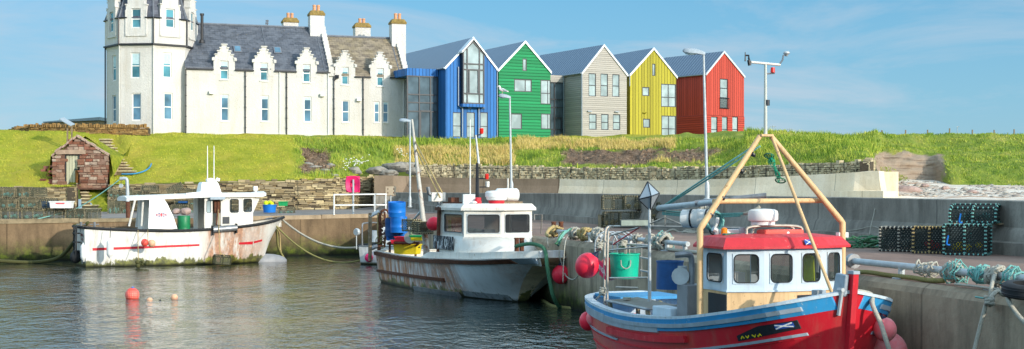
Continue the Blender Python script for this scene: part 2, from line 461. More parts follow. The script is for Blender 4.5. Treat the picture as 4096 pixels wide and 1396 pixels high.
MT['quayr'] = concrete('quay_concrete_right', hx('#a0907a'), hx('#cdbca2'), hx('#3a332c'), .45, .9, 7.1, (.2, 1.0))  # pale warm mottling paints in light reflected off the water; stains are real
MT['parap'] = concrete('grey_parapet', hx('#807b72'), hx('#a8a296'), hx('#59554e'), 1.2, .75, 7.5)
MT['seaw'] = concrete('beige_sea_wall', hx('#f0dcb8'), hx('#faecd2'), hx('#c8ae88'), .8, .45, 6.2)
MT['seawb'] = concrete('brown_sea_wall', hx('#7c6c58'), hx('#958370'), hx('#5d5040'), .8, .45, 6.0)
MT['deck'] = concrete('quay_deck', hx('#7f675c'), hx('#a08676'), hx('#685348'), .5, .5)
MT['road'] = concrete('grey_deck', hx('#817a74'), hx('#9a928a'), hx('#6c645c'), .6, .4)
MT['cop'] = concrete('deck_edge', hx('#a08c72'), hx('#bfa98c'), hx('#6c5b48'), 1.2, .6)
MT['timber'] = std('quay_timber', hx('#8f8064'), .9, .3, 3, bump=.5, bscale=14, col2=hx('#5d523f'))
# netting: strands over see-through holes
def net_mat(name, col, per=.055, th=.26, col2=None):
    m = NT(name); u = m.uv()
    x, y = m.sep(u, 0), m.sep(u, 1)
    def tri(e): return m.math('ABSOLUTE', m.math('SUBTRACT', m.math('FRACT', m.math('DIVIDE', e, per)), .5))
    a = tri(m.math('ADD', x, m.math('MULTIPLY', y, .7))); b = tri(m.math('SUBTRACT', x, m.math('MULTIPLY', y, .7)))
    mn = m.math('MINIMUM', a, b); k = m.math('LESS_THAN', mn, th*.5)
    m.set(col=m.mix(m.noise(m.obj(), 3, 3), col, col2 or tuple(c*1.8 for c in col)), rough=.9, alpha=k, spec=.2); return m.m
MT['net'] = net_mat('creel_net', hx('#2a302b'), .08, .26, hx('#7a7c66'))
MT['netk'] = net_mat('dense_creel_net', hx('#191f1f'), .075, .46, hx('#3c4644'))
MT['netg'] = net_mat('green_net', hx('#0e6a50'), .06, .3, hx('#2aa07a'))
MT['netb'] = net_mat('buoy_net', hx('#e8c8b8'), .12, .2)
def sky_world():
    w = bpy.data.worlds.new('World'); SC.world = w; w.use_nodes = True
    t = w.node_tree; nt = NT.__new__(NT); nt.t = t
    bg = t.nodes['Background']
    sky = nt.n('TexSky', sky_type='NISHITA', sun_disc=False, sun_elevation=R(SUN_EL), sun_rotation=SUN_ROT, altitude=0, air_density=1.0, dust_density=.6, ozone_density=1.6)
    d = nt.n('TexCoord', out='Generated')
    z = nt.sep(d, 2)
    q = nt.n('VectorMath', {0: d, 1: nt.comb(nt.math('ADD', z, .12), nt.math('ADD', z, .12), nt.math('ADD', z, .12))}, operation='DIVIDE')
    cl = nt.noise(nt.map(q, (.7, .7, .7), (5.3, 1.9, 0)), 1.25, 7, .62, .5)
    big = nt.noise(nt.map(q, (.5, .5, .5), (2.6, 4.2, 0)), .8, 3, .5)
    f = nt.math('MULTIPLY', nt.ramp(cl, [(.4, 0), (.66, 1)]), nt.ramp(big, [(.34, .25), (.56, 1)]))
    f = nt.math('MULTIPLY', f, .8)
    k = nt.n('HueSaturation', {'Hue': .49, 'Saturation': 1.0, 'Value': 1.0, 'Color': sky})
    g = nt.ramp(z, [(0, (.66, .98, 1.42)), (.14, (.5, .9, 1.22)), (.27, (3.4, 3.2, 2.9)), (.55, (6.4, 5.9, 5.0))])  # overhead sky raised well above the low band as added shadow fill
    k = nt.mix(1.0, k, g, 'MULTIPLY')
    lowc = nt.ramp(z, [(0, tuple(v/SKY_STR for v in (.36, .6, .76))), (.07, tuple(v/SKY_STR for v in (.27, .56, .76))), (.15, tuple(v/SKY_STR for v in (.2, .5, .76)))])
    k = nt.mix(nt.ramp(z, [(.1, .7), (.24, 0)]), k, lowc)
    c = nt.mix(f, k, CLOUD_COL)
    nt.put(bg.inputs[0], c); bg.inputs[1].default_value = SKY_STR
SUN_AZ, SUN_EL, SUN_ROT = 46.0, 17.0, R(134)
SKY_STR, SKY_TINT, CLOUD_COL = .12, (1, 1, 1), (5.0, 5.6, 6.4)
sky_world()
sl = bpy.data.lights.new('sun', 'SUN'); sl.energy = 3.6; sl.angle = R(.6); sl.color = (1, .925, .81)
so = bpy.data.objects.new('sun', sl); COL.objects.link(so)
sv = Vector((math.sin(R(SUN_AZ))*math.cos(R(SUN_EL)), -math.cos(R(SUN_AZ))*math.cos(R(SUN_EL)), math.sin(R(SUN_EL))))
so.rotation_euler = sv.to_track_quat('Z', 'Y').to_euler(); so.location = (20, -20, 30)
cam = bpy.data.cameras.new('camera'); co = bpy.data.objects.new('camera', cam); COL.objects.link(co); SC.camera = co
co.location = (0, 0, EZ); co.rotation_euler = (R(90), 0, 0)
cam.lens = 36*F/4096; cam.shift_y = 77/4096; cam.clip_start = .5; cam.clip_end = 6000
SC.view_settings.view_transform = 'Standard'; SC.view_settings.look = 'None'; SC.view_settings.exposure = 0
SC.cycles.max_bounces = 6; SC.cycles.transparent_max_bounces = 24; SC.cycles.caustics_reflective = False; SC.cycles.caustics_refractive = False
SC.cycles.use_denoising = True
# ------------------------------------------------------------ terrain
def smooth(t): return t*t*(3-2*t)
R0 = [(-2500, 750, 96), (0, 750, 94.2), (200, 748, 94.4), (306, 745, 94.6), (316, 738, 97.6), (424, 738, 97.6), (436, 738, 95.3), (800, 728, 95.7), (1180, 719, 97.2), (1340, 716, 100),
      (1480, 692, 104), (1600, 668, 106.5), (1700, 660, 106.6), (2000, 664, 104.6), (2400, 674, 101.4), (2700, 674, 98.4), (3000, 666, 94.4), (3300, 652, 90.4), (3470, 642, 88.6), (3494, 650, 89),
      (3530, 719, 108), (3740, 721, 110), (3800, 740, 104), (4100, 744, 103), (6500, 760, 100)]
R1 = [(-2500, 630, 101), (0, 630, 101.2), (120, 640, 101), (436, 650, 100.5), (800, 640, 101), (1150, 620, 103), (1250, 640, 104.5), (1400, 622, 106), (1600, 606, 109), (1700, 598, 109.5), (2000, 596, 108.5),
      (2250, 612, 107), (2900, 612, 102.5), (3000, 600, 98.5), (3300, 590, 95), (3470, 600, 92), (3500, 618, 100), (3530, 615, 112), (3620, 613, 112.5), (3700, 628, 112.5), (3740, 625, 112), (3800, 665, 108), (4100, 665, 107), (6500, 660, 106)]
R2 = [(-2500, 522, 108), (0, 521, 107.4), (300, 528, 107), (440, 540, 106.2), (600, 545, 106.4), (1000, 556, 107.5), (1200, 560, 109), (1600, 558, 112.5), (2200, 562, 112.5), (2700, 562, 110), (2960, 558, 106), (3080, 535, 104.5), (3130, 532, 104), (3240, 543, 104.5), (3400, 560, 104.5), (3500, 590, 106), (3530, 588, 116), (3740, 590, 117), (3850, 585, 116), (4100, 585, 116), (6500, 585, 116)]
R3Z = [(-2500, 8.5), (700, 8.5), (1600, 8.45), (2000, 8.42), (2900, 8.6), (3000, 8.6), (3150, 8.2), (3400, 8.1), (3530, 8.75), (4100, 8.8), (6500, 8.8)]
def rail(px):
    a = P(px, *interp(px, R0)); b = P(px, *interp(px, R1)); c = P(px, *interp(px, R2))
    z3 = interp(px, R3Z)[0]; k = (px-CX)/F
    t = [c.y+4, c.y+30, 260, 700, 2500]
    zs = [z3, z3 if px < 3100 else z3+.35, z3-.5, z3-3, -6]
    return [a, b, c]+[Vector((k*y, y, z)) for y, z in zip(t, zs)]
PXS = list(np.arange(-2500, -100, 80))+list(np.arange(-100, 4220, 9))+list(np.arange(4220, 6500, 80))
SUB = [15, 15, 5, 5, 4, 3, 3]
rows = []
HX0, HX1, HXA = P(208, 0, 95.6).x, P(432, 0, 95.6).x, P(306, 0, 95.6).x
def hut_mound(q):
    if not (93 < q.y < 109 and HX0-9 < q.x < HX1+6): return q
    dp = q.y-95.9; d = abs(q.x-HXA); lat = max(0, HX0-q.x, q.x-HX1)
    zt = 7.72-.70*min(d, 1.9)-(.36*max(0, d-1.9) if q.x < HXA else 1.3*max(0, d-1.9))
    w_ = smooth(max(0, min(1, (dp-(.5 if lat > 0 else .15))/(2.2 if lat > 0 else .3))))
    z = q.z; w_ *= 1-smooth(max(0, min(1, (q.x-HX1-.0)/.45)))
    if zt > z: z = lerp(z, zt, w_)
    # worn trench of the steps
    sx = lerp(P(491, 0, 98).x, P(412, 0, 106).x, max(0, min(1, (q.y-97.6)/8.6))); dx = q.x-sx
    if 96.4 < q.y < 107.2:
        zl = lerp(5.116, 7.857, (q.y-97.9)/8.4)-.1; w2 = smooth(max(0, min(1, (1.5-abs(dx))/.6)))*min(1, (107.2-q.y)/.8)*min(1, (q.y-96.4)/.6)
        z = lerp(z, zl, w2)
    if HX0-.3 < q.x < HX1+.5 and q.y < 96.2: z = min(z, 4.3)
    return Vector((q.x, q.y, z))
for px in PXS:
    rl = rail(px); col = []
    for i, (a, b) in enumerate(zip(rl, rl[1:])):
        n = SUB[i]
        for j in range(n+(1 if i == len(SUB)-1 else 0)):
            t = j/n; q = a.lerp(b, t)
            if i in (0, 1):       # curve through the three lower rails
                pa = rl[i-1] if i else a; pb = rl[i+2]
                m0 = (b-pa)*.5 if i else (b-a); m1 = (pb-a)*.5
                if i == 1: m1 = (b-a)*.9
                q = a*(2*t**3-3*t*t+1)+m0*(t**3-2*t*t+t)+b*(-2*t**3+3*t*t)+m1*(t**3-t*t)
            col.append(q)
    rows.append(col)
nC = len(rows[0]); tv = []; dirt = []; tall = []; sand = []
def inside(px, py, x0, x1, y0, y1, f):
    return max(0, min(1, (px-x0)/f))*max(0, min(1, (x1-px)/f))*max(0, min(1, (py-y0)/(f*.25)))*max(0, min(1, (y1-py)/(f*.25)))
def masks(p):
    px = CX+p.x/p.y*F; py = HZ-(p.z-EZ)/p.y*F
    nz = mnoise.noise((p.x*.35, p.y*.35, p.z*.9)); n2 = mnoise.noise((p.x*1.1+5, p.y*1.1, p.z*2))
    d = inside(px, py, 2190, 2640, 588, 672, 90)+inside(px, py, 2500, 2930, 600, 668, 120)*.9+inside(px, py, 2560, 2960, 585, 625, 60)*.5
    d = d+inside(px, py, 1170, 1360, 585, 705, 60)*1.05
    d = max(0, min(1, (d-.35+nz*.5+n2*.3)*2.2)) if d > 0 else 0
    s = inside(px, py, 3478, 3790, 610+26*mnoise.noise((px*.02, 3, 0)), 760, 36)
    s = max(0, min(1, (s-.3+n2*.45+nz*.35)*3)) if s > 0 else 0
    t = 0
    if 1150 < px < 3600 and py < 700 and p.y < 113.5: t = min(1, (px-1150)/80)
    if px >= 3000 and p.y < 170: t = 1
    return d, t, s
for px, col in zip(PXS, rows):
    for i, q in enumerate(col):
        d, t, s = masks(q)
        a = .12+.1*t+.12*d
        if i == 0: a = 0
        q = q+Vector((0, 0, a*(mnoise.noise((q.x*.5, q.y*.5, 0))+.6*mnoise.noise((q.x*1.4, q.y*1.4, 3))))) if q.y < 140 else q
        if d > .1: q = q+Vector((0, 0, .16*d*mnoise.noise((q.x*2.6, q.y*2.6, 9))))
        if s > .1: q = q+Vector((0, s*(.35*mnoise.noise((q.x*.9, q.z*3.2, 4))+.2*mnoise.noise((q.x*2.5, q.z*6, 8))), 0))
        q = hut_mound(q)
        tv.append(q); dirt.append(d); tall.append(t); sand.append(s)
me = bpy.data.meshes.new('grass_bank')
nR = len(rows)
me.from_pydata([tuple(v) for v in tv], [], [(i*nC+j, (i+1)*nC+j, (i+1)*nC+j+1, i*nC+j+1) for i in range(nR-1) for j in range(nC-1)])
ca = me.color_attributes.new('mask', 'FLOAT_COLOR', 'POINT')
ca.data.foreach_set('color', np.array([[d, t, s, 1] for d, t, s in zip(dirt, tall, sand)]).ravel())
me.polygons.foreach_set('use_smooth', [True]*len(me.polygons))
def mk_ground():
    m = NT('bank_ground'); p = m.pos(); at = m.n('Attribute', attribute_name='mask')
    r, g, b = (m.sep(at, i) for i in range(3))
    n1 = m.noise(p, .45, 5, .6); n2 = m.noise(p, 3.2, 5, .7); n3 = m.noise(m.map(p, (1, 1, 2.5)), 14, 3, .7)
    lawn = m.ramp(n1, [(.3, hx('#8a9628')), (.55, hx('#b2b03c')), (.75, hx('#cbbf50'))])
    lawn = m.mix(m.ramp(n2, [(.4, .45), (.62, 0)]), lawn, hx('#889026'))
    lawn = m.mix(m.ramp(n3, [(.35, .55), (.6, 0)]), lawn, hx('#74801f'))
    lawn = m.mix(m.ramp(m.noise(m.map(p, (1, .6, 1), loc=(9, 4, 0)), .33, 4, .6), [(.45, 0), (.7, .55)]), lawn, hx('#b89f45'))
    tl = m.ramp(n1, [(.3, hx('#6f8a34')), (.55, hx('#98a344')), (.75, hx('#b8ae60'))])
    tl = m.mix(m.ramp(n3, [(.35, .7), (.6, 0)]), tl, hx('#4a5a20'))
    c = m.mix(g, lawn, tl)
    di = m.ramp(n2, [(.3, hx('#59483a')), (.5, hx('#86705c')), (.7, hx('#a5907a'))])
    di = m.mix(m.ramp(n3, [(.4, .6), (.6, 0)]), di, hx('#3a2a20'))
    c = m.mix(r, c, di)
    lay = m.noise(m.map(p, (.25, .25, 3.2)), 1.6, 4, .6)
    sa = m.ramp(lay, [(.35, hx('#85725f')), (.5, hx('#a89682')), (.7, hx('#938170'))])
    sa = m.mix(m.ramp(n2, [(.3, .3), (.5, 0)]), sa, hx('#8f7a66'))
    c = m.mix(b, c, sa)
    m.set(col=c, rough=.95, spec=.15)
    h = m.math('ADD', m.noise(p, 9, 5, .75), m.math('MULTIPLY', n2, .8))
    m.bump(h, .9, .09); return m.m
MT['ground'] = mk_ground()
me.materials.append(MT['ground'])
go = bpy.data.objects.new('grass_bank', me); COL.objects.link(go); go['kind'] = 'structure'

from mathutils.bvhtree import BVHTree
BV = BVHTree.FromPolygons([tuple(v) for v in tv], [tuple(p.vertices) for p in me.polygons])
def ground(x, y, top=40):
    h = BV.ray_cast(Vector((x, y, top)), Vector((0, 0, -1)))
    return h[0].z if h[0] else None
def gpx(px, Y):
    x = (px-CX)/F*Y; z = ground(x, Y); return Vector((x, Y, z if z is not None else 8.4))

# water
def mk_water():
    m = NT('harbour_water'); p = m.pos()
    a = m.noise(m.map(p, (1, .55, 1), rot=(0, 0, .25)), 1.5, 3, .55, .3)
    b = m.noise(m.map(p, (1, .5, 1), rot=(0, 0, -.5)), 5.2, 3, .6, .2)
    l = m.noise(p, .18, 2)
    h = m.math('ADD', m.math('MULTIPLY', a, .8), m.math('MULTIPLY', b, .35))
    m.set(col=m.mix(l, hx('#18262a'), hx('#28362c')), rough=.04, spec=.5, ior=1.33)
    m.bump(h, m.mr(l, .38, .62, .32, .9), .17); return m.m
w = MB(); w.add([(-160, -40, 0), (60, -40, 0), (60, 100, 0), (-160, 100, 0)], [(0, 1, 2, 3)])
w.build('harbour_water', mk_water(), kind='structure')

# quay edges: right hand pier and left hand (inner) quay
def qx(Y): return 1.14-.2307*(Y-48.3)
QC = Vector((-7.6, 86.2))
LQ = [(-70, 56.4, 2.15), (-27.9, 76.4, 2.2), (-9.84, 85.1, 2.38), (QC.x, QC.y, 2.4)]
RQ = [(qx(y), y, z) for y, z in ((86.2, 2.4), (75, 2.3), (60, 2.2), (48, 2.2), (36, 2.2), (26, 2.2), (18, 2.2), (5, 2.2), (-20, 2.2))]
RQ[0] = (QC.x, QC.y, 2.4)
def wallface(name, pts, mat, zb=-2.5, lab=None):
    mb = MB()
    for a, b in zip(pts, pts[1:]):
        mb.poly([(a[0], a[1], zb), (b[0], b[1], zb), (b[0], b[1], b[2]), (a[0], a[1], a[2])])
    return mb
lw = wallface('q', LQ, None)
o = lw.build('quay_wall', MT['quay'], world=True); o['kind'] = 'structure'
rw = MB()
prof = [(0, -2.5), (0, 2.02), (.05, 2.12), (.16, 2.19)]
for (a, b) in zip(RQ, RQ[1:]):
    a = Vector(a); b = Vector(b); n = Vector((1, .2307, 0)).normalized()
    for (o0, z0), (o1, z1) in zip(prof, prof[1:]):
        f = lambda q, o_, z_: (q.x+n.x*o_, q.y+n.y*o_, z_ if z_ < 0 else z_+q.z-2.2)
        rw.poly([f(b, o0, z0), f(a, o0, z0), f(a, o1, z1), f(b, o1, z1)])
o = rw.build('pier_wall', MT['quayr'], world=True); o['kind'] = 'structure'
# parapet path (base of the wave wall) from near right to far left
PP = [(12.4+.2475*54, -20, 2.2), (12.4, 34, 2.2), (10.9, 42.2, 2.2), (6.3, 59, 2.2), (2.87, 72.5, 2.28), (.4, 78.6, 2.36), (-2.6, 83.5, 2.5), (-4.9, 88, 2.65), (-6.6, 93, 2.84), (-8.1, 97, 2.9)]
dk = MB()
dr = [(RQ[i], q) for i, q in enumerate([(-4.2, 86.2, 2.56), (2.3, 75, 2.3), (6.3, 60, 2.2), (9.4, 48, 2.2), (12.4, 36, 2.2), (14.8, 26, 2.2), (16.8, 18, 2.2), (20, 5, 2.2), (26, -20, 2.2)])]
for (a, b), (c, d) in zip(dr, dr[1:]):
    nn = 8
    for k in range(nn):
        t0, t1 = k/nn, (k+1)/nn; L = lambda p, q, t: tuple(lerp(p[i], q[i], t) for i in range(3))
        a_ = (a[0]+.16, a[1]+.04, a[2]-.01); c_ = (c[0]+.16, c[1]+.04, c[2]-.01)
        dk.poly([L(a_, b, t0), L(c_, d, t0), L(c_, d, t1), L(a_, b, t1)])
dk.build('pier_deck', MT['deck'], world=True, kind='structure')
rd = MB()
# left quay deck: front edge to the retaining wall foot, then the ramp behind the corner
LB = [(-80, 76, 2.4), (-33.5, 94, 2.5), (-27.5, 95.2, 2.5), (-11.2, 99, 2.62), (-9.5, 103, 2.85)]
fr = LQ[:4]
rd.poly([fr[0], fr[1], LB[1], LB[0]]); rd.poly([fr[1], fr[2], LB[2], LB[1]][:3]+[LB[1]])
rd.poly([fr[2], LB[3], LB[2]]); rd.poly([fr[2], fr[3], LB[3]])
rd.poly([fr[3], (-4.2, 86.2, 2.56), (-4.9, 88, 2.65), (-6.6, 93, 2.84), LB[3]])
rd.poly([(-6.6, 93, 2.84), (-8.1, 97, 2.9), (-8.6, 103, 3.0), LB[4], LB[3]])
rd.poly([LB[1], LB[2], (-25.5, 102, 2.56), (-34, 102, 2.56)])
rd.build('quay_road', MT['road'], world=True, kind='structure')
# coping along the left quay
cp = MB()
def strip(mb, a, b, w, h, up=.0, n=(0, 1)):
    a = Vector(a); b = Vector(b); d = (b-a); d.z = 0; d.normalize(); nn = Vector((-d.y, d.x, 0))
    q = []
    for p in (a, b):
        for off, z in ((-.04, -h), (-.04, up), (w, up), (w, -h)): q.append(p+nn*off+Vector((0, 0, z)))
    mb.add(q, [(0, 1, 2, 3), (7, 6, 5, 4), (0, 4, 5, 1), (1, 5, 6, 2), (2, 6, 7, 3), (3, 7, 4, 0)])
def along(pl, t):
    L = [math.dist(a[:2], b[:2]) for a, b in zip(pl, pl[1:])]; s = t*sum(L)
    for a, b, l in zip(pl, pl[1:], L):
        if s <= l: return tuple(lerp(a[i], b[i], s/l) for i in range(3))
        s -= l
    return pl[-1]
strip(cp, LQ[0], (-28.6, 76.06, 2.2), .3, .16, .12); strip(cp, (-28.55, 76.09, 2.2), (-24.2, 78.15, 2.24), .3, .15, .1); strip(cp, (-24.15, 78.17, 2.24), (-19.5, 80.45, 2.28), .3, .14, .06)
o = tag(cp.build('timber_beam', MT['timber'], world=True, loc=(-28, 76, 2.2)), 'worn grey timber edge beam along the left quay top', 'beam')
cp = MB(); strip(cp, (-15.6, 82.37, 2.32), (-11.5, 84.32, 2.36), .55, .18, .06); strip(cp, (-11.45, 84.34, 2.36), (-7.7, 86.13, 2.4), .5, .16, .08)
o = tag(cp.build('stone_coping', MT['cop'], world=True, loc=(-12, 84, 2.3)), 'tan stone coping on the inner quay edge below the white railing', 'kerb')

def sweep(name, path, prof, mat, mb=None):
    """prof(i)-> list of (offset towards viewer side, z) in absolute z ; path of (x,y)"""
    mb = mb or MB(); rings = []
    for i, p in enumerate(path):
        a = Vector(path[max(0, i-1)][:2]); b = Vector(path[min(len(path)-1, i+1)][:2]); d = (b-a).normalized(); n = Vector((-d.y, d.x))
        rings.append([Vector((p[0]+n.x*o_, p[1]+n.y*o_, z)) for o_, z in prof(i)])
    mb.loft(rings, True, True); mb.sw = (path, [prof(i) for i in range(len(path))]); return mb
def sweep_uv(o, mb):
    path, pr = mb.sw; n = len(pr[0]); us = [0]
    for a, b in zip(path, path[1:]): us.append(us[-1]+math.dist(a[:2], b[:2]))
    vs = [0]
    for k in range(1, n): vs.append(vs[-1]+math.dist(pr[0][k-1], pr[0][k]))
    uv = o.data.uv_layers[0].data
    for lp in o.data.loops:
        i = lp.vertex_index
        if i < len(us)*n: uv[lp.index].uv = (us[i//n], vs[i % n])
    return o
def subdiv(path, n):
    out = []
    for a, b in zip(path, path[1:]):
        for k in range(n): out.append(tuple(lerp(a[j], b[j], k/n) for j in range(3)))
    out.append(path[-1]); return out
# grey wave wall: foot step, curved face, top, back.  path runs near->far so left normal faces the harbour
PPs = subdiv(PP, 4)
def pprof(i):
    zb = PPs[i][2]; y = PPs[i][1]; zt = interp(y, [(34, 3.53), (60, 3.68), (72, 3.72), (93, 3.78), (97, 3.8)])[0]; h = zt-zb
    return [(.32, zb-.3), (.32, zb+.3), (.14, zb+.33), (.06, zb+.33+h*.2), (-.02, zb+h*.5), (-.03, zb+h*.8), (-.02, zt-.02), (-.06, zt), (-.5, zt), (-.75, zb-.3)]
mbp = sweep('p', PPs, pprof, None); o = sweep_uv(mbp.build('harbour_wall', MT['parap'], world=True, loc=(6, 59, 2.2), smooth=40), mbp)
tag(o, 'long grey concrete wave wall along the back of the pier', 'wall')

# beige and brown outer sea wall
SWP = [(P(x, HZ, y).x, y, zt, zb) for x, y, zt, zb in [(1545, 107, 5.02, 3.0), (1640, 106, 4.98, 3.2), (2000, 103.5, 4.82, 3.2), (2236, 101.5, 4.78, 3.0)]]
SWQ = [(P(x, HZ, y).x, y, zt, zb) for x, y, zt, zb in [(2239, 101.5, 4.78, 3.0), (2560, 97, 4.62, 2.9), (2900, 92.5, 4.68, 2.8), (3200, 88.5, 4.86, 2.8), (3420, 85, 5.0, 2.8), (3515, 84, 5.08, 2.8), (3536, 87, 5.1, 2.8)]]
def sw(path, name, mat, lab, loc):
    P_ = path[::-1]
    f = lambda i: [(.45, P_[i][3]-1), (.3, P_[i][3]+.4), (.05, P_[i][2]-.5), (.0, P_[i][2]), (-.6, P_[i][2]), (-.6, P_[i][3]-1)]
    m_ = sweep(name, P_, f, None); o = sweep_uv(m_.build(name, mat, world=True, loc=loc), m_); return tag(o, lab, 'wall')
sw(SWP, 'sea_wall', MT['seawb'], 'brown concrete sea wall behind the grey wave wall', (-2, 103, 3))
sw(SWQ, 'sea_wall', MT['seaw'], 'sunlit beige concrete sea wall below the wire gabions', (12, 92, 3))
st = MB(); q = [(3340, 86.0), (3440, 83.6), (3520, 82.3), (3566, 84.5), (3572, 90)]
sweep('x', [(P(a, HZ, y).x, y) for a, y in q][::-1], lambda i: [(.3, 1.5), (.3, 3.86), (-1.2, 3.9), (-1.2, 1.5)], None, st)
tag(st.build('wall_footing', MT['seaw'], world=True, loc=(23, 84, 3)), 'low beige concrete footing step at the right end of the sea wall', 'footing')
eb = MB(); eb.box(P(3556, 0, 90)*1+Vector((0, 0, 4.0-P(3556, 0, 90).z)), (.95, 2.4, 2.2), Rz(R(-10)))
tag(eb.build('wall_end_block', MT['seaw'], world=True, loc=tuple(P(3556, 740, 90))), 'beige concrete end block behind the tip of the sea wall', 'block')
# brown blocks at the left end of the sea wall
b1 = MB(); pl = Plane(P(1497, 0, 99)[:2], (1, .1)); pbar(b1, pl, 0, 1.35, 2.6, 5.0, -3, 0)
b1.add([pl.pt(1.35, 2.6, 0), pl.pt(2.7, 2.9, .5), pl.pt(2.7, 4.98, -2.6), pl.pt(1.35, 5.0, -.9), pl.pt(1.35, 2.6, -3), pl.pt(2.7, 2.9, -5), pl.pt(2.7, 4.98, -5), pl.pt(1.35, 5, -3)],
       [(0, 1, 2, 3), (3, 2, 6, 7), (4, 7, 6, 5), (1, 5, 6, 2)])
tag(b1.build('concrete_block', MT['seawb'], world=True, loc=tuple(pl.pt(1, 2.6))), 'brown concrete block with sloping wing where the slab stone wall ends', 'block')
b2 = MB(); pl2 = Plane(P(1500, 0, 96)[:2], (1, .12)); pbar(b2, pl2, -.1, 2.0, 2.4, 3.55, -2.5, 0); pbar(b2, pl2, 2.0, 2.6, 2.4, 3.1, -2.5, 0)
tag(b2.build('concrete_step', MT['parap'], world=True, loc=tuple(pl2.pt(1, 2.4))), 'low grey concrete step behind the sign board at the quay corner', 'block')

# ---------------------------------------------------------------- beach
bc = MB(); bx = list(np.arange(2900, 6600, 45)); rr = []
for px in bx:
    foot = interp(px, [(2900, 700, 112), (3530, 719, 108.6), (3740, 721, 110.6), (3800, 740, 104.6), (4100, 744, 103.6), (6600, 760, 101)])
    a = P(px, foot[0], foot[1])+Vector((0, .8, .1)); k = (px-CX)/F
    ring = []
    for t in np.linspace(0, 1, 14):
        Y = lerp(a.y, 58, t); z = lerp(a.z, 3.25, min(1, t*2.2)) if t < .45 else lerp(3.25, 1.9, (t-.45)/.55)
        z += .10*mnoise.noise((k*Y*.5, Y*.5, 0)) if t > 0.02 else 0
        ring.append((k*Y, Y, z))
    rr.append(ring)
bc.loft(rr, False, False)
def mk_beach():
    m = NT('beach_sand'); p = m.pos()
    c = m.ramp(m.noise(p, .8, 5), [(.3, hx('#d2c4b2')), (.7, hx('#ece4d6'))])
    w = m.ramp(m.noise(m.map(p, (.25, .8, 1)), .9, 6, .7), [(.52, 0), (.6, 1)])
    wc = m.ramp(m.noise(p, 5, 4, .7), [(.35, hx('#6a3c1c')), (.65, hx('#c4803e'))])
    c = m.mix(m.math('MULTIPLY', w, .85), c, wc)
    m.set(col=c, rough=.95, spec=.15); m.bump(m.noise(p, 5, 5, .7), .8, .08); return m.m
bc.build('beach', mk_beach(), smooth=180, world=True, kind='structure')
pb = MB(); rg = random.Random(3)
bvb = BVHTree.FromPolygons(bc.v, bc.f)
for i in range(850):
    px = rg.uniform(3540, 4180); 
    Y = rg.uniform(90, 107) if px < 3780 or rg.random() < .3 else rg.uniform(88, 103)
    x = (px-CX)/F*Y; h = bvb.ray_cast(Vector((x, Y, 30)), Vector((0, 0, -1)))
    if not h[0]: continue
    g = mnoise.noise((x*.3, Y*.3, 1))
    if g < -.1: continue
    s = rg.uniform(.05, .2)*(1.7 if rg.random() < .06 else 1)
    pb.sphere((x, Y, h[0].z), s, 6, 4, (1, rg.uniform(.7, 1.2), rg.uniform(.35, .6)), Rz(rg.uniform(0, 6)))
o = pb.build('beach_pebbles', stone_mat('pebble_stone', [hx('#b3a798'), hx('#9a9188'), hx('#cabfae'), hx('#87807a'), hx('#d8d0c2')], .3), smooth=60, world=True, kind='stuff')
tag(o, 'grey and pink pebbles and stones scattered over the beach sand', 'pebbles')
def rock(name, c, s, mat, lab, seed=0, grp=None, rz=0):
    mb = MB(); mb.sphere((0, 0, 0), 1, 14, 9); rg = random.Random(seed)
    vs = []
    for p in mb.v:
        v = Vector(p); n = v.normalized()
        k = 1+.35*mnoise.noise(n*1.3+Vector((seed*3.1, 0, 0)))+.15*mnoise.noise(n*3+Vector((0, seed*2.2, 0)))
        q = n*k; q = Rz(rz) @ Vector((q.x*s[0], q.y*s[1], q.z*s[2])); vs.append(tuple(q))
    mb.v = vs; o = mb.build(name, mat, loc=c, smooth=35); return tag(o, lab, 'rock', grp)
rock('boulder', P(3630, 760, 96), (1.05, .6, .3), MT['stone_p'], 'large flat brown boulder lying on the beach sand', 2)
for i, (px, py, Y, sx, sz) in enumerate([(3782, 752, 97, .32, .14), (3890, 768, 93, .4, .14), (3700, 742, 101, .3, .13)]):
    rock('boulder', P(px, py, Y), (sx, sx*.7, sz), MT['stone_p'], ['small brown stone right of the large beach boulder', 'stone among orange seaweed on the right of the beach', 'small stone behind the large flat boulder under the sand cliff'][i], 11+i)

# ---------------------------------------------------------------- stone walls
def stones(mb, pl, s0, s1, zb, zt, rowh=(.08, .16), ln=(.25, .6), th=.3, jit=.06, rg=random, gap=.012, topj=.05):
    """zb, zt: functions of s; coursed stones as small irregular blocks"""
    k = 0
    zlo = min(zb(s0), zb(s1), zb((s0+s1)/2)); zhi = max(zt(lerp(s0, s1, t)) for t in np.linspace(0, 1, 9)); z = zlo
    while z < zhi:
        h = rg.uniform(*rowh); s = s0-rg.uniform(0, .2)
        while s < s1:
            l = rg.uniform(*ln); a = max(s0, s); b = min(s1, s+l); s += l
            m = (a+b)/2
            if b-a < .04 or z+h < zb(m) or z > zt(m)-h*.4+rg.uniform(-topj, topj): continue
            o_ = rg.uniform(-jit, jit); hh = h*rg.uniform(.78, 1.0) if rg.random() < .8 else h*1.8
            q = [pl.pt(s_+rg.uniform(-.02, .02), z_+rg.uniform(-.012, .012), of) for of in (o_, -th) for s_, z_ in ((a+gap, z+gap), (b-gap, z+gap), (b-gap, z+hh-gap*.5), (a+gap, z+hh-gap*.5))]
            mb.add(q, [(0, 1, 2, 3), (7, 6, 5, 4), (0, 4, 5, 1), (1, 5, 6, 2), (2, 6, 7, 3), (3, 7, 4, 0)])
        z += h
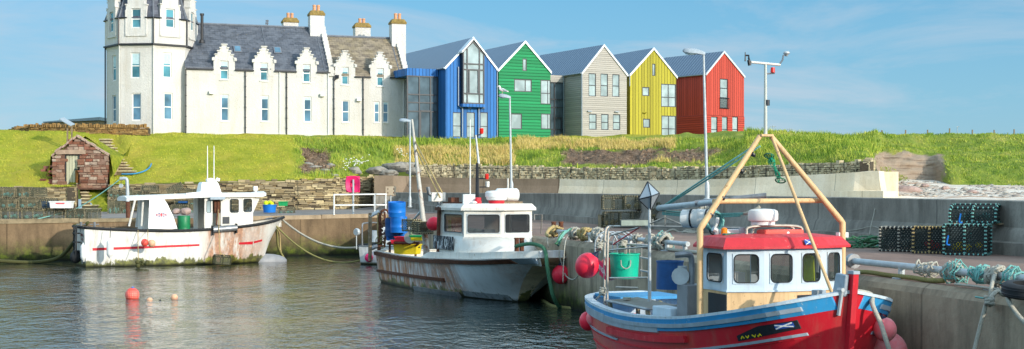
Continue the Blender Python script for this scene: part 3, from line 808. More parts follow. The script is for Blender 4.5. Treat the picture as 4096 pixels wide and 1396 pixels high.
def stone_wall(name, path, mat, lab, cat='wall', corew=.3, **kw):
    """path: [(px, Y, ytop_px, ybase_px)]"""
    rg = random.Random(len(path)*7+int(path[0][0])); mb = MB(); core = MB()
    t = thing(name, lab, cat, tuple(P(path[0][0], path[0][3], path[0][1])))
    for a, b in zip(path, path[1:]):
        A = P(a[0], a[3], a[1]); B = P(b[0], b[3], b[1]); At = P(a[0], a[2], a[1]).z; Bt = P(b[0], b[2], b[1]).z
        pl = Plane(A[:2], (B-A)[:2]); L = (B-A).to_2d().length
        zb = lambda s: lerp(A.z, B.z, s/L)-.1
        zt = lambda s: lerp(At, Bt, s/L)
        stones(mb, pl, 0, L, zb, zt, rg=rg, **kw)
        core.add([pl.pt(s, z, o_) for o_ in (-.07, -corew-.3) for s, z in ((0, A.z-.3), (L, B.z-.3), (L, Bt-.09), (0, At-.09))], [(0, 1, 2, 3), (3, 2, 6, 7), (7, 6, 5, 4), (0, 4, 5, 1), (1, 5, 6, 2), (3, 7, 4, 0)])
    mb.build('stonework', mat, t, world=True); core.build('core', MT['core'], t, world=True)
    return t
stone_wall('retaining_wall', [(-700, 92, 752, 868), (0, 94.2, 751, 864), (306, 94.7, 746, 862), (311, 97.5, 742, 862)], MT['st_ret'], 'short stretch of slab stone retaining wall behind the stacked creels at left', rowh=(.07, .14))
stone_wall('retaining_wall', [(428, 97.5, 742, 858), (434, 95.0, 740, 858), (800, 95.6, 730, 852), (1180, 97.0, 719, 846), (1345, 98.6, 716, 843), (1482, 101, 708, 838), (1500, 104, 706, 838)], MT['st_ret'], 'long slab stone retaining wall behind the white boat', rowh=(.07, .15), ln=(.3, .75), jit=.09)
t = stone_wall('gabion_wall', [(1650, 106.2, 658, 712), (1820, 105.8, 658, 712), (2000, 104.3, 662, 717), (2236, 102.5, 669, 722), (2420, 100.2, 673, 724), (2700, 97.2, 672, 724), (3000, 93.0, 664, 714), (3200, 90.3, 655, 704), (3400, 87, 645, 694), (3478, 86.2, 640, 690), (3500, 89, 640, 685)], MT['st_gab'],
               'long wire gabion wall of pale stones on top of the sea wall', rowh=(.08, .17), ln=(.12, .32), jit=.06, th=.4, topj=.02)
# gabion panel wires
gw = MB()
for px in range(1660, 3490, 52):
    Y = interp(px, [(1650, 106.2), (1820, 105.8), (2000, 104.3), (2236, 102.5), (2420, 100.2), (2700, 97.2), (3000, 93), (3200, 90.3), (3400, 87), (3490, 86.3)])[0]-.1
    yt, yb = interp(px, [(1650, 656, 712), (2000, 660, 717), (2420, 671, 724), (2700, 670, 724), (3000, 662, 714), (3200, 653, 704), (3490, 638, 688)])
    gw.tube([P(px, yt, Y), P(px, yb, Y)], .022, 4)
gw.build('wire_panel', MT['black'], t, world=True)
# walls of orange dry stone on the lawn
tw = stone_wall('drystone_wall', [(30, 128, 524, 534), (118, 109, 506, 530), (300, 107.7, 507, 532), (592, 107.3, 508, 534)], MT['st_top'], 'orange drystone wall with upright coping stones left of the hotel', rowh=(.07, .12), ln=(.2, .5), th=.35)
cg = MB(); rg = random.Random(5)
px = 52
while px < 590:
    Y = interp(px, [(30, 128), (118, 109), (300, 107.7), (592, 107.3)])[0]; yt = interp(px, [(30, 524), (118, 506), (300, 507), (592, 508)])[0]
    c = P(px, yt, Y+.15); h = rg.uniform(.2, .34)
    cg.box(c+Vector((0, 0, h/2-.06)), (rg.uniform(.08, .16), .4, h), Ry(rg.uniform(-.25, .25)))
    px += rg.uniform(7, 11)
cg.build('coping', MT['st_top'], tw, world=True)

# ---------------------------------------------------------------- store in the bank
SO = P(318, 735, 95.4)
sp = Plane(P(208, 735, 95.6)[:2], (1, .03)); stt = thing('stone_store', 'small red sandstone store with turf roof and pale wooden door set in the bank', 'stone hut', tuple(SO))
L = sp.s(432); zb0 = sp.z(318, 740); za = sp.z(306, 548)
dr_ = sp.rect(259, 617, 318, 737)
se = [sp.z(212, 628), sp.z(428, 622)]
def stop(s):
    sa = sp.s(306)
    if s < sp.s(228): return se[0]
    return lerp(se[0]+.1, za, (s-sp.s(228))/(sa-sp.s(228))) if s < sa else lerp(za, se[1], (s-sa)/(L-sa))
mb = MB(); rg = random.Random(9)
tmp = MB(); stones(tmp, sp, 0, L, lambda s: zb0-.2, stop, (.13, .24), (.25, .62), .4, .05, rg, .016, .1)
for i in range(0, len(tmp.v), 8):
    c = sum((Vector(v) for v in tmp.v[i:i+8]), Vector())/8; s_ = (Vector((c.x, c.y))-sp.O).dot(sp.d)
    if dr_[0]-.06 < s_ < dr_[1]+.06 and c.z < dr_[3]+.14: continue
    mb.add(tmp.v[i:i+8], [(0, 1, 2, 3), (7, 6, 5, 4), (0, 4, 5, 1), (1, 5, 6, 2), (2, 6, 7, 3), (3, 7, 4, 0)])
MT['st_lime'] = stone_mat('limed_sandstone', [hx('#8a5a44'), hx('#b8a08a'), hx('#7a5040'), hx('#cbb9a4'), hx('#94705a'), hx('#9c604c'), hx('#ab927c')], .5)
mb.build('stonework', MT['st_lime'], stt, world=True)
cr = MB(); poly = [(0.05, zb0-.3), (L-.05, zb0-.3), (L-.05, se[1]-.06), (sp.s(306), za-.12), (.3, se[0]), (.05, se[0]-.06)]
def dedupe(tp): return tp
holed(cr, sp.shift(-.05), [(.05, se[0]-.1), (sp.s(306), za-.14), (L-.05, se[1]-.08)], zb0-.3, [dr_], .25)
MT['joint'] = std('lime_mortar', hx('#6b4f42'), .95, .25, 5)
for s_ in (.05, L-.05):
    cr.poly([sp.pt(s_, zb0-.3, -.05), sp.pt(s_, zb0-.3, -3.4), sp.pt(s_, se[0 if s_ < 1 else 1]-.06, -3.4), sp.pt(s_, se[0 if s_ < 1 else 1]-.06, -.05)])
cr.build('wall', MT['joint'], stt, world=True)
d = MB(); pbar(d, sp, dr_[0]+.06, dr_[1]-.06, dr_[2], dr_[3]-.05, -.26, -.2)
MT['doorw'] = mk_boards('door_boards', hx('#c2c0a4'), True, .2, .14, .85, hx('#8a8c70'), .5)
do = d.build('door', MT['doorw'], stt, world=True)
pm = MB(); pbar(pm, sp, dr_[1]-.34, dr_[1]-.08, dr_[2]+.1, dr_[2]+.95, -.2, -.185); pm.build('patch_board', std('rusty_patch', hx('#9a6a38'), .85, .25, 8), do, world=True)
la = MB(); pbar(la, sp, dr_[1]-.4, dr_[1]-.02, dr_[2]+.97, dr_[2]+1.04, -.2, -.16); la.build('latch', MT['black'], do, world=True)
df = MB(); pbar(df, sp, dr_[0]-.02, dr_[0]+.06, dr_[2], dr_[3], -.3, -.06); pbar(df, sp, dr_[1]-.06, dr_[1]+.04, dr_[2], dr_[3], -.3, -.06); pbar(df, sp, dr_[0]+.06, dr_[1]-.06, dr_[3]-.05, dr_[3], -.3, -.06)
df.build('door_frame', MT['black'], stt, world=True)
ln_ = MB(); pbar(ln_, sp, dr_[0]-.6, dr_[1]+.42, dr_[3]+.01, dr_[3]+.3, -.3, .06); ln_.build('lintel', std('lintel_stone', hx('#a8907a'), .9, .2, 4, bump=.5), stt, world=True)
sk = MB()
for a, b in (((-.05, se[0]+.1), (sp.s(306), za+.06)), ((sp.s(306), za+.06), (L+.05, se[1]+.05))):
    n_ = 7
    for i in range(n_):
        t0, t1 = i/n_+.01, (i+1)/n_-.012; s0, s1 = lerp(a[0], b[0], t0), lerp(a[0], b[0], t1); z0, z1 = lerp(a[1], b[1], t0), lerp(a[1], b[1], t1); j = rg.uniform(-.03, .05)
        sk.add([sp.pt(s, z+dz+j, o_) for o_ in (.06+j, -.45) for s, z, dz in ((s0, z0, -.06), (s1, z1, -.06), (s1, z1, .08), (s0, z0, .08))], [(0, 1, 2, 3), (7, 6, 5, 4), (0, 4, 5, 1), (1, 5, 6, 2), (2, 6, 7, 3), (3, 7, 4, 0)])
sk.build('skew_stones', std('skew_stone', hx('#b09684'), .9, .25, 4, bump=.5), stt, world=True)
# turf roof mound running back into the bank
rf = MB(); rings = []
for i in range(9):
    off = -.1-.62*i; ring = []
    for j in range(13):
        s = lerp(-.12, L+.12, j/12); z = (stop(min(max(s, .02), L-.02))+.04)
        z += .08*mnoise.noise((s*1.3, off*1.3, 2)); p = sp.pt(s, z, off); 
        if i > 0: p.x += .06*mnoise.noise((s, off, 5))
        ring.append(p)
    a0 = sp.pt(-.35, zb0+.6+i*.3, off); a1 = sp.pt(L+.35, zb0+.6+i*.3, off)
    rings.append([a0]+ring+[a1])
rf.loft(rings, False, False)
def mk_turf():
    m = NT('turf'); p = m.pos()
    c = m.ramp(m.noise(p, 3, 5, .7), [(.35, hx('#5f7020')), (.65, hx('#a0a036'))]); m.set(col=c, rough=.95, spec=.1); m.bump(m.noise(p, 12, 5, .7), .9, .06); return m.m
MT['turf'] = mk_turf()
rf.build('turf_roof', MT['turf'], stt, world=True, smooth=60)
# dark hollow flank left of the store : a recessed stone cheek
ck = MB(); rg = random.Random(4)
for i in range(12):
    s = rg.uniform(-.75, -.1); z = rg.uniform(zb0, se[0]-.3); ck.box(sp.pt(s, z, rg.uniform(-.7, -.3)), (rg.uniform(.2, .45), .3, rg.uniform(.1, .22)), Rz(rg.uniform(-.3, .3)))
ck.build('flank_stones', MT['st_red'], stt, world=True)
# steps
MT['st_tread'] = std('worn_lit_tread', hx('#c2b28e'), .9, .2, 3, bump=.4, bscale=9, col2=hx('#8f8a52'), c2=(.5, .7))  # treads lightened against darker risers, painting in their light and shade
def hit(px, py):
    o_ = Vector((0, 0, EZ)); d = P(px, py, 100)-o_; r = BV.ray_cast(o_, d.normalized()); return r[0] if r[0] else P(px, py, 100)
def steps(name, lab, path, grp=None):
    """path: [(px_left, px_right, py_front, Y)] from bottom to top"""
    t = thing(name, lab, 'steps', tuple(P(path[0][0], path[0][2], path[0][3]))); rg = random.Random(2)
    for a, b in zip(path, path[1:]):
        l0 = P(a[0], a[2], a[3]); r0 = P(a[1], a[2], a[3]); Zt = P(b[0], b[2], a[3]).z
        dy = max(.5, b[3]-a[3]+.25); mb = MB()
        x0, x1 = l0.x+rg.uniform(-.06, .06), r0.x+rg.uniform(-.08, .08)
        zt_ = Zt+.03+rg.uniform(-.015, .015); mb.bb(x0, x1, a[3], a[3]+dy, zt_-.09, zt_); mb.build('tread', MT['st_tread'], t, world=True, bevel=.02)
        mb = MB(); mb.bb(x0+.03, x1-.04, a[3]+.07, a[3]+dy, l0.z-.25, zt_-.092); mb.build('riser', MT['st_step'], t, world=True)
    return t
up = []
for i in range(13):
    k = i/12; xa, xb, yy = lerp(448, 378, k), lerp(535, 440, k)-14*math.sin(k*3.1), lerp(694, 556, k); up.append((xa+8, xb-6, yy, lerp(97.75, 106.15, k)))
steps('upper_steps', 'upper flight of worn stone steps climbing the lawn right of the store', up)
lo = []
for i in range(10):
    k = i/9; lo.append((lerp(328, 316, k), lerp(398 if i < 3 else 352, 350, k), lerp(861, 741, k), lerp(93.2, 96.9, k)))
steps('lower_steps', 'lower flight of dark stone steps between the two retaining walls', lo)
# heap of stones between the two flights, grassy wedge beside the lower flight
wd = MB(); q = [P(352, 752, 96.8), P(430, 745, 96.8), P(440, 862, 94.2), P(402, 862, 93.6), P(356, 800, 95.4)]
wd.poly([q[4], q[3], q[2], q[1], q[0]][::-1])
wd.poly([q[0], q[1], P(430, 735, 98), P(352, 738, 98)])
wd.build('grass_wedge', MT['turf'], world=True, kind='structure')
lg = thing('landing_stones', 'stacked slab stones forming a landing beside the lower steps', 'stone landing', tuple(P(390, 740, 96.4)))
lm = MB(); pls = Plane(P(352, 740, 96.2)[:2], (1, 0)); stones(lm, pls, 0, pls.s(436), lambda s: pls.z(390, 748), lambda s: lerp(pls.z(390, 728), pls.z(390, 690), s/pls.s(436)), (.09, .16), (.3, .8), 1.2, .08, rg)
lm.build('slabs', MT['st_ret'], lg, world=True)
bk = MB(); pbar(bk, Plane(P(418, 690, 97.4)[:2], (1, 0)), 0, .72, P(418, 700, 97.4).z, P(418, 666, 97.4).z, -.9, 0)
tag(bk.build('stone_block', MT['cop'], world=True, loc=tuple(P(430, 690, 97)), bevel=.03), 'square cut tan stone block right of the store at the foot of the upper steps', 'stone block')

# boulders where the bank meets the wall
for i, (px, py, Y, sx, sz, lab) in enumerate([(1508, 682, 103.4, .8, .3, 'rounded grey boulder at the left end of the group above the brown block'), (1590, 668, 105.2, 1.15, .38, 'largest pale grey boulder above the brown sea wall end'), (1655, 684, 105.2, .6, .3, 'small grey boulder wedged against the gabion wall'),
        (1418, 684, 102.8, .5, .32, 'pale boulder left of the white flowers'), (1552, 694, 103.2, .8, .3, 'flat dark boulder below the largest boulder'), (1640, 660, 106.4, .6, .22, 'grey boulder behind and above the gabion end')]):
    rock('boulder', P(px, py, Y), (sx, sx*.7, sz), MT['stone_g'], lab, 21+i)
for i, (px, py) in enumerate([(1262, 668), (1300, 676), (1322, 655), (1285, 690), (1330, 690), (1232, 655)]):
    p = gpx(px, interp(py, [(600, 105.5), (715, 100)])[0]); rock('rock_slab', p, (random.uniform(.35, .7), .3, random.uniform(.1, .18)), MT['stone_g'], 'small slab of rock poking out of the eroded patch of bank', 41+i, 'rock slabs in the eroded bank', random.uniform(-.6, .6))
# ---------------------------------------------------------------- vegetation: blades as one stuff object per stand
def blades(name, pts, hr, wr, mat, lab, lean=.35, per=4, seed=1):
    rg = np.random.RandomState(seed); V = []; Fc = []
    for p, hs in pts:
        for k in range(per):
            a = rg.uniform(0, 6.28); h = rg.uniform(*hr)*hs; w_ = rg.uniform(*wr); o_ = rg.normal(0, .1, 2)
            b = (p[0]+o_[0], p[1]+o_[1], p[2]-.03); dx, dy = math.cos(a)*w_, math.sin(a)*w_
            l = rg.normal(0, lean, 2)*h+np.array([-.12*h, 0])
            i = len(V)
            V += [(b[0]-dx, b[1]-dy, b[2]), (b[0]+dx, b[1]+dy, b[2]), (b[0]+dx*.6+l[0]*.4, b[1]+dy*.6+l[1]*.4, b[2]+h*.6), (b[0]-dx*.6+l[0]*.4, b[1]-dy*.6+l[1]*.4, b[2]+h*.6), (b[0]+l[0], b[1]+l[1], b[2]+h)]
            Fc += [(i, i+1, i+2, i+3), (i+3, i+2, i+4)]
    mb = MB(); mb.v = V; mb.f = Fc; mb.mi = [0]*len(Fc)
    o = mb.build(name, mat, kind='stuff'); tag(o, lab, 'grass'); return o
def blade_mat(name, cols):
    m = NT(name); r = m.isl(); p = m.pos()
    g = m.noise(p, .45, 4, .65); f = m.math('ADD', m.math('MULTIPLY', r, .5), m.math('MULTIPLY', m.math('SUBTRACT', g, .5), 1.6)); f = m.math('ADD', f, .25)
    c = m.ramp(f, [(.15+.7*i/(len(cols)-1), k) for i, k in enumerate(cols)])
    m.set(col=c, rough=.8, spec=.2); return m.m
BM_G = blade_mat('green_blades', [hx('#5a7a28'), hx('#7f9a34'), hx('#a0ad42'), hx('#bfbd58')])
BM_D = blade_mat('dry_blades', [hx('#a8a850'), hx('#cdb568'), hx('#dcc282'), hx('#c2b45c')])
BM_L = blade_mat('lawn_blades', [hx('#98a32e'), hx('#b4b440'), hx('#c8bc50')])
rg = random.Random(12)
def scatter(n, x0, x1, y0, y1, test=None):
    out = []; c = 0
    while len(out) < n and c < n*6:
        c += 1; px = rg.uniform(x0, x1); Y = rg.uniform(y0, y1); x = (px-CX)/F*Y; z = ground(x, Y)
        if z is None: continue
        p = Vector((x, Y, z)); py = HZ-(z-EZ)/Y*F
        d, t, s = masks(p)
        if d > .45 or s > .35: continue
        k = test(px, py, p) if test else 1
        if k: out.append((p, k))
    return out
def dry(px, py):    # where straw-coloured grass stands
    return (1580 < px < 2060 and py > 590) or (2060 < px < 2700 and 560 < py < 600 and mnoise.noise((px*.012, py*.03, 0)) > -.25) or (2520 < px < 2800 and 610 < py < 650)
def clump(p): return .75+.9*max(-.3, mnoise.noise((p.x*.55, p.y*.55, 3)))
blades('tall_grass', scatter(7500, 1180, 3510, 88, 113, lambda px, py, p: 0 if dry(px, py) or py < 556 and px < 2980 else clump(p)*(1 if py < 620 or px > 2900 else .8)*(1.35 if 1240 < px < 1640 else 1)), (.18, .5), (.012, .03), BM_G, 'tall green grass and weeds on the bank below the coloured houses', .28, 4, 3)
blades('dry_grass', scatter(4200, 1560, 2800, 98, 113.5, lambda px, py, p: clump(p) if dry(px, py) else 0), (.3, .65), (.01, .025), BM_D, 'straw coloured tall grass along the bank top', .25, 4, 4)
blades('dune_grass', scatter(9000, 3480, 4200, 100, 150, lambda px, py, p: clump(p)), (.1, .3), (.015, .035), BM_G, 'rough green grass on the dune above the beach', .35, 4, 5)
blades('lawn_tufts', scatter(5000, -100, 1400, 94.5, 111, lambda px, py, p: .5+.5*clump(p)), (.06, .14), (.012, .03), BM_L, 'short yellow green grass of the sloping lawn', .4, 4, 6)
ec = MB(); rge = random.Random(19); k_ = 0
for i in range(9000):
    if k_ > 900: break
    px = rge.uniform(1180, 2960) if rge.random() > .15 else rge.uniform(1190, 1350); Y = rge.uniform(98, 113); x = (px-CX)/F*Y; z = ground(x, Y)
    if z is None: continue
    d, t, s = masks(Vector((x, Y, z)))
    if d < .5: continue
    k_ += 1; s = rge.uniform(.05, .16)*(2 if rge.random() < .08 else 1)
    ec.box((x, Y, z), (s*rge.uniform(.8, 1.8), s, s*rge.uniform(.5, 1)), Rz(rge.uniform(0, 6)) @ Rx(rge.uniform(-.5, .5)), .6)
tag(ec.build('earth_clods', stone_mat('earth_clod', [hx('#77624f'), hx('#927c66'), hx('#5c4a3a'), hx('#a89078')], .4), kind='stuff'), 'reddish brown clods and stones in the bare earth scar', 'earth')
# daisies by the boulders
fl = MB(); rg2 = random.Random(8)
fs = MB()
for i in range(70):
    px = rg2.choice([rg2.gauss(1385, 12), rg2.gauss(1425, 16), rg2.gauss(1440, 14), rg2.gauss(1605, 12)]); Y = interp(px, R0)[1]+rg2.uniform(.3, 1.6)
    p = gpx(px, Y); h = rg2.uniform(.35, .75); fl.sphere(p+Vector((0, -.1, h)), .055, 6, 4, (1, 1, .6)); fs.tube([p, p+Vector((0, -.1, h))], .012, 3)
o = tag(fl.build('wild_daisies', MT['white'], kind='stuff'), 'white wild daisies flowering beside the grey boulders', 'flowers')
fs.build('stem', BM_G, o)
# leafy weeds
def shrub(c, r, h, lab, seed, n=260):
    rg = random.Random(seed); mb = MB(); t = thing('leafy_weed', lab, 'plant', tuple(c)); stm = MB()
    for i in range(n):
        a = rg.uniform(0, 6.28); q = r*math.sqrt(rg.random()); z = h*rg.random()*(1-.5*(q/r)**2)
        p = Vector((math.cos(a)*q, math.sin(a)*q*.8, z)); s = rg.uniform(.05, .12); M = Rz(rg.uniform(0, 6.28)) @ Rx(rg.uniform(-1, 1))
        mb.poly([p+M @ Vector(v)*s for v in ((-.5, 0, 0), (0, -.4, .1), (.9, 0, 0), (0, .4, .1))])
    for i in range(9):
        a = rg.uniform(0, 6.28); stm.tube([(0, 0, -.1), (math.cos(a)*r*.6, math.sin(a)*r*.5, h*.8)], .012, 3)
    mb.build('leaves', BM_G, t); stm.build('stems', BM_G, t)
shrub(gpx(1283, 106.5), .8, .7, 'dark leafy weed clump at the left end of the tall grass', 1)
shrub(gpx(2582, 108.5), .3, .35, 'small round green weed growing in the bare earth', 2, 120)
shrub(gpx(2618, 108.5), .32, .4, 'larger round green weed beside the bare earth scar', 6, 140)
shrub(P(3545, 705, 104), .8, .85, 'leafy weeds at the left foot of the sand cliff', 3, 320)
shrub(P(3590, 725, 100), .8, .6, 'low weeds growing by the end of the sea wall', 4, 300)
# fence of thin posts along the field
for i, px in enumerate([3340, 3438, 3527, 3622, 3710, 3798, 3889, 3976, 4056]):
    Y = 128; x = (px-CX)/F*Y; z = ground(x, Y) or 8.9; m = MB(); m.tube([(0, 0, -.3), (.02, 0, .62+.06*(i % 3))], .07, 5)
    tag(m.build('fence_post', MT['wood'], loc=(x, Y, z)), 'thin weathered wooden fence post on the field skyline', 'fence post', 'posts of the field fence')
for i, (px, s) in enumerate([(3500, .5), (3560, .35), (3645, .5), (3838, .4)]):
    x = (px-CX)/F*140; rock('field_rock', (x, 140, (ground(x, 140) or 9)+.1), (s*1.4, s, s*.5), MT['stone_g'], ['low field rock left of the second skyline fence post from the left', 'smallest rock on the field skyline', 'long field rock near the middle of the fence line', 'pale field rock beside the thin aerial pole'][i], 70+i)
ap = MB(); x = (3829-CX)/F*140; z = ground(x, 140) or 9; ap.tube([(0, 0, 0), (0, 0, 1.35)], .03, 4); ap.tube([(-.06, 0, 1.35), (.2, 0, 1.35)], .03, 4)
tag(ap.build('aerial_pole', MT['galv'], loc=(x, 140, z)), 'thin pole with a short crossbar on the field skyline', 'pole')
# ---------------------------------------------------------------- hotel
A0 = P(744, 532, 110.6); B0 = P(1629, 544, 116.4)
hp = Plane(A0[:2], (B0-A0)[:2]); GZ = 8.35
hot = thing('hotel', 'large white harled hotel with octagonal corner tower, crow-stepped dormers and slate roofs', 'hotel', (A0.x, A0.y, 8.45))
s1 = hp.s(1335); sE = hp.s(1637); EV1 = 13.62; EV2 = 13.35
D1, D2 = 3.9, 3.45; RZ1 = EV1+D1; RZ2 = EV2+3.5
w1u = [hp.rect(880, 243, 914, 318), hp.rect(1040, 251, 1072, 323), hp.rect(1211, 257, 1242, 329)]
w1l = [hp.rect(883, 377, 916, 484), hp.rect(1044, 382, 1076, 486), hp.rect(1215, 386, 1246, 488)]
w2u = [hp.rect(1366, 268, 1395, 339), hp.rect(1507, 273, 1535, 344)]
w2l = [hp.rect(1368, 401, 1397, 489), hp.rect(1496, 406, 1518, 490), hp.rect(1531, 406, 1554, 490)]
mb = MB(); holed(mb, hp, [(-.05, EV1), (s1, EV1)], GZ-.6, w1u+w1l, .17)
holed(mb, hp, [(s1, EV2), (sE, EV2)], GZ-.6, w2u+w2l, .17)
# gable ends and back
back = [hp.pt(s, z, o_) for s, z, o_ in ((sE, GZ-.6, 0), (sE, GZ-.6, -2*D2), (sE, EV2, -2*D2), (sE, RZ2, -D2), (sE, EV2, 0))]
mb.poly(back)
mb.poly([hp.pt(s1, EV2-.6, -.2), hp.pt(s1, EV2-.6, -2*D1), hp.pt(s1, EV1, -2*D1), hp.pt(s1, RZ1, -D1), hp.pt(s1, EV1, -.2)])
mb.poly([hp.pt(-.05, GZ-.6, -2*D1), hp.pt(sE, GZ-.6, -2*D1), hp.pt(sE, EV2, -2*D1), hp.pt(-.05, EV1, -2*D1)])
mb.poly([hp.pt(-.05, GZ-.6, 0), hp.pt(-.05, GZ-.6, -2*D1), hp.pt(-.05, EV1, -2*D1), hp.pt(-.05, RZ1, -D1), hp.pt(-.05, EV1, 0)])
mb.build('wall', MT['harl'], hot, world=True)
pl_ = MB(); pbar(pl_, hp, -.0, sE+.03, GZ-.6, GZ+.22, .0, .05); pl_.build('plinth', MT['harl'], hot, world=True)
# slate roofs
def roofslab(mb, pl, sa, sb, ze, zr, D, ov=.0, th=.1, sides=(True, True)):
    k = (zr-ze)/D
    for sgn in ((0, 1) if sides[1] else (0,)):
        e0 = ov if sgn == 0 else -2*D-ov
        q = [pl.pt(sa, ze-ov*k, e0), pl.pt(sb, ze-ov*k, e0), pl.pt(sb, zr, -D), pl.pt(sa, zr, -D)]
        up = [p+Vector((0, 0, th)) for p in q]
        o = (0, 1, 2, 3) if sgn == 0 else (3, 2, 1, 0)
        mb.add(q+up, [tuple(o[::-1]), tuple(4+i for i in o), (0, 1, 5, 4), (1, 2, 6, 5), (2, 3, 7, 6), (3, 0, 4, 7)])
rf = MB(); roofslab(rf, hp, -.08, s1-.28, EV1+.02, RZ1, D1); rf.build('roof', MT['slate'], hot, world=True)
rf = MB(); roofslab(rf, hp, s1+.1, sE-.3, EV2+.02, RZ2, D2); rf.build('roof', MT['slate_b'], hot, world=True)
rg_ = MB()
rg_.tube([hp.pt(-.08, RZ1+.13, -D1), hp.pt(s1-.3, RZ1+.13, -D1)], .1, 6); rg_.tube([hp.pt(s1+.1, RZ2+.13, -D2), hp.pt(sE-.3, RZ2+.13, -D2)], .1, 6)
rg_.build('ridge', MT['lead'], hot, world=True)
va = MB(); sx = hp.s(1075)   # raised lead joint down the slope
for q in ([hp.pt(sx+.15, EV1+.1, .05), hp.pt(sx-.02, RZ1+.14, -D1)], [hp.pt(s1-.75, EV1+.12, .02), hp.pt(s1-.75, RZ1+.1, -D1)], [hp.pt(sE-.75, EV2+.12, .02), hp.pt(sE-.75, RZ2+.1, -D2)]):
    va = MB(); va.tube(q, .045, 4); va.build('lead_joint', MT['lead'], hot, world=True)
ga = MB()
segs = [(0, w1u[0][0]-.5), (w1u[0][1]+.5, w1u[1][0]-.5), (w1u[1][1]+.5, w1u[2][0]-.5), (w1u[2][1]+.5, s1-.3)]
for a, b in segs: ga = MB(); pbar(ga, hp, a, b, EV1-.1, EV1, .02, .16); ga.build('eaves_gutter', MT['black'], hot, world=True)
for a, b in ((s1+.05, w2u[0][0]-.5), (w2u[0][1]+.5, w2u[1][0]-.5), (w2u[1][1]+.5, sE-.3)): ga = MB(); pbar(ga, hp, a, b, EV2-.1, EV2, .02, .16); ga.build('eaves_gutter', MT['black'], hot, world=True)
# crow-stepped gables
def crow(s, D, ze, zr, w=.38, n=11, both=True):
    cb = MB()
    for sd in ((1, -1) if both else (1,)):
        for i in range(n):
            t0, t1 = i/n, (i+1)/n
            o0 = -D+D*(1-t0)*sd; o1 = -D+D*(1-t1)*sd
            zt = lerp(ze, zr, t1)+.2
            lo, hi = min(o0, o1), max(o0, o1)
            pbar(cb, hp, s-w+.004*(i % 2), s+.006*(i % 2), ze-.35, zt, lo, hi)
    return cb
c = crow(s1+.02, D1, EV1-.05, RZ1+.05, .42, 12); c.build('crow_steps', MT['harl'], hot, world=True)
c = crow(sE+.02, D2, EV2-.05, RZ2+.05, .42, 11); c.build('crow_steps', MT['harl'], hot, world=True)
for s in (s1, sE):
    k = MB(); pbar(k, hp, s-.44, s+.05, (EV1 if s == s1 else EV2)-.32, (EV1 if s == s1 else EV2)+.16, -.3, .14); k.build('skew_block', MT['harl'], hot, world=True)
# dormers
def dormer(r, ev, k):
    a, b, lo, hi = r; m = (a+b)/2; hw = .84
    d = thing  # noqa
    zt = hi
    steps_ = [(hw, ev-.02, zt+.22), (hw-.12, zt+.22, zt+.5), (hw-.32, zt+.5, zt+.78), (hw-.5, zt+.78, zt+1.04), (hw-.64, zt+1.04, zt+1.3)]
    top = [(m-hw, steps_[0][2])]
    for w_, z0, z1 in steps_: pass
    prof = []
    for w_, z0, z1 in steps_: prof.append((m-w_, z1))
    tp = []; 
    for i, (w_, z0, z1) in enumerate(steps_):
        nx = steps_[i+1][0] if i+1 < len(steps_) else None
        tp.append((m-w_, z1)); 
        if nx is not None: tp.append((m-nx-1e-4, z1))
    tp += [(2*m-s, z) for s, z in tp[::-1]]
    f = MB(); holed(f, hp.shift(.015), tp, ev-.45, [r], .18)
    # thickness of the stepped head and cheeks
    outl = []
    for i, (w_, z0, z1) in enumerate(steps_):
        outl += [(m-w_, z0 if i else ev-.5), (m-w_, z1)]
    outl = outl+[(2*m-s, z) for s, z in outl[::-1]]
    for p, q in zip(outl, outl[1:]):
        f.poly([hp.pt(p[0], p[1], .015), hp.pt(p[0], p[1], -.3), hp.pt(q[0], q[1], -.3), hp.pt(q[0], q[1], .015)])
    f.poly([hp.pt(s, z, -.3) for s, z in outl[::-1]])
    # cope stones on the steps
    for i, (w_, z0, z1) in enumerate(steps_):
        for sg in (-1, 1):
            x0, x1 = m+sg*w_, m+sg*(steps_[i+1][0] if i+1 < len(steps_) else 0)
            pbar(f, hp, min(x0, x1)-(.05 if sg < 0 else -.0), max(x0, x1)+(.05 if sg > 0 else 0), z1-.03, z1+.05, -.34, .1)
    # little skew corbels
    for sg in (-1, 1): f.box(hp.pt(m+sg*(hw+.03), zt+.12, .03), (.2, .2, .24), Rz(math.atan2(hp.d.y, hp.d.x)))
    o = f.build('dormer', MT['harl'], hot, world=True)
    g = MB(); zc = zt+.62
    for sg in (-1, 1):
        q = [hp.pt(m+sg*hw, zt+.05, -.3), hp.pt(m+sg*hw, zt+.05, -(zt-ev)-.6), hp.pt(m, zc+.25, -(zc-ev)-.8), hp.pt(m, zc+.25, -.3)]
        g.poly(q)
        g.poly([hp.pt(m+sg*(hw-.02), ev-.1, -.28), hp.pt(m+sg*(hw-.02), zt+.05, -.28), hp.pt(m+sg*(hw-.02), zt+.05, -(zt-ev)-.4), hp.pt(m+sg*(hw-.02), ev-.1, -.3)])
    g.build('dormer_roof', MT['slate'] if ev == EV1 else MT['slate_b'], o, world=True)
    return o
for r in w1u: dormer(r, EV1, 0)
for r in w2u: dormer(r, EV2, 1)
for r in w1u+w2u: window(hot, hp, r, MT['wframe'], MT['pane'], .08, (.5,), (), -.1, blind=.28)
for i, r in enumerate(w1l+w2l): window(hot, hp, r, MT['wframe'], MT['pane2'], .08, (.48,), (), -.1, blind=.14 if i != 3 else None)
for r in w1u+w1l+w2u+w2l: sl_ = MB(); pbar(sl_, hp, r[0]-.03, r[1]+.03, r[2]-.07, r[2], -.1, .06 if r not in w1u+w2u else .09); sl_.build('window_sill', MT['white'], hot, world=True)
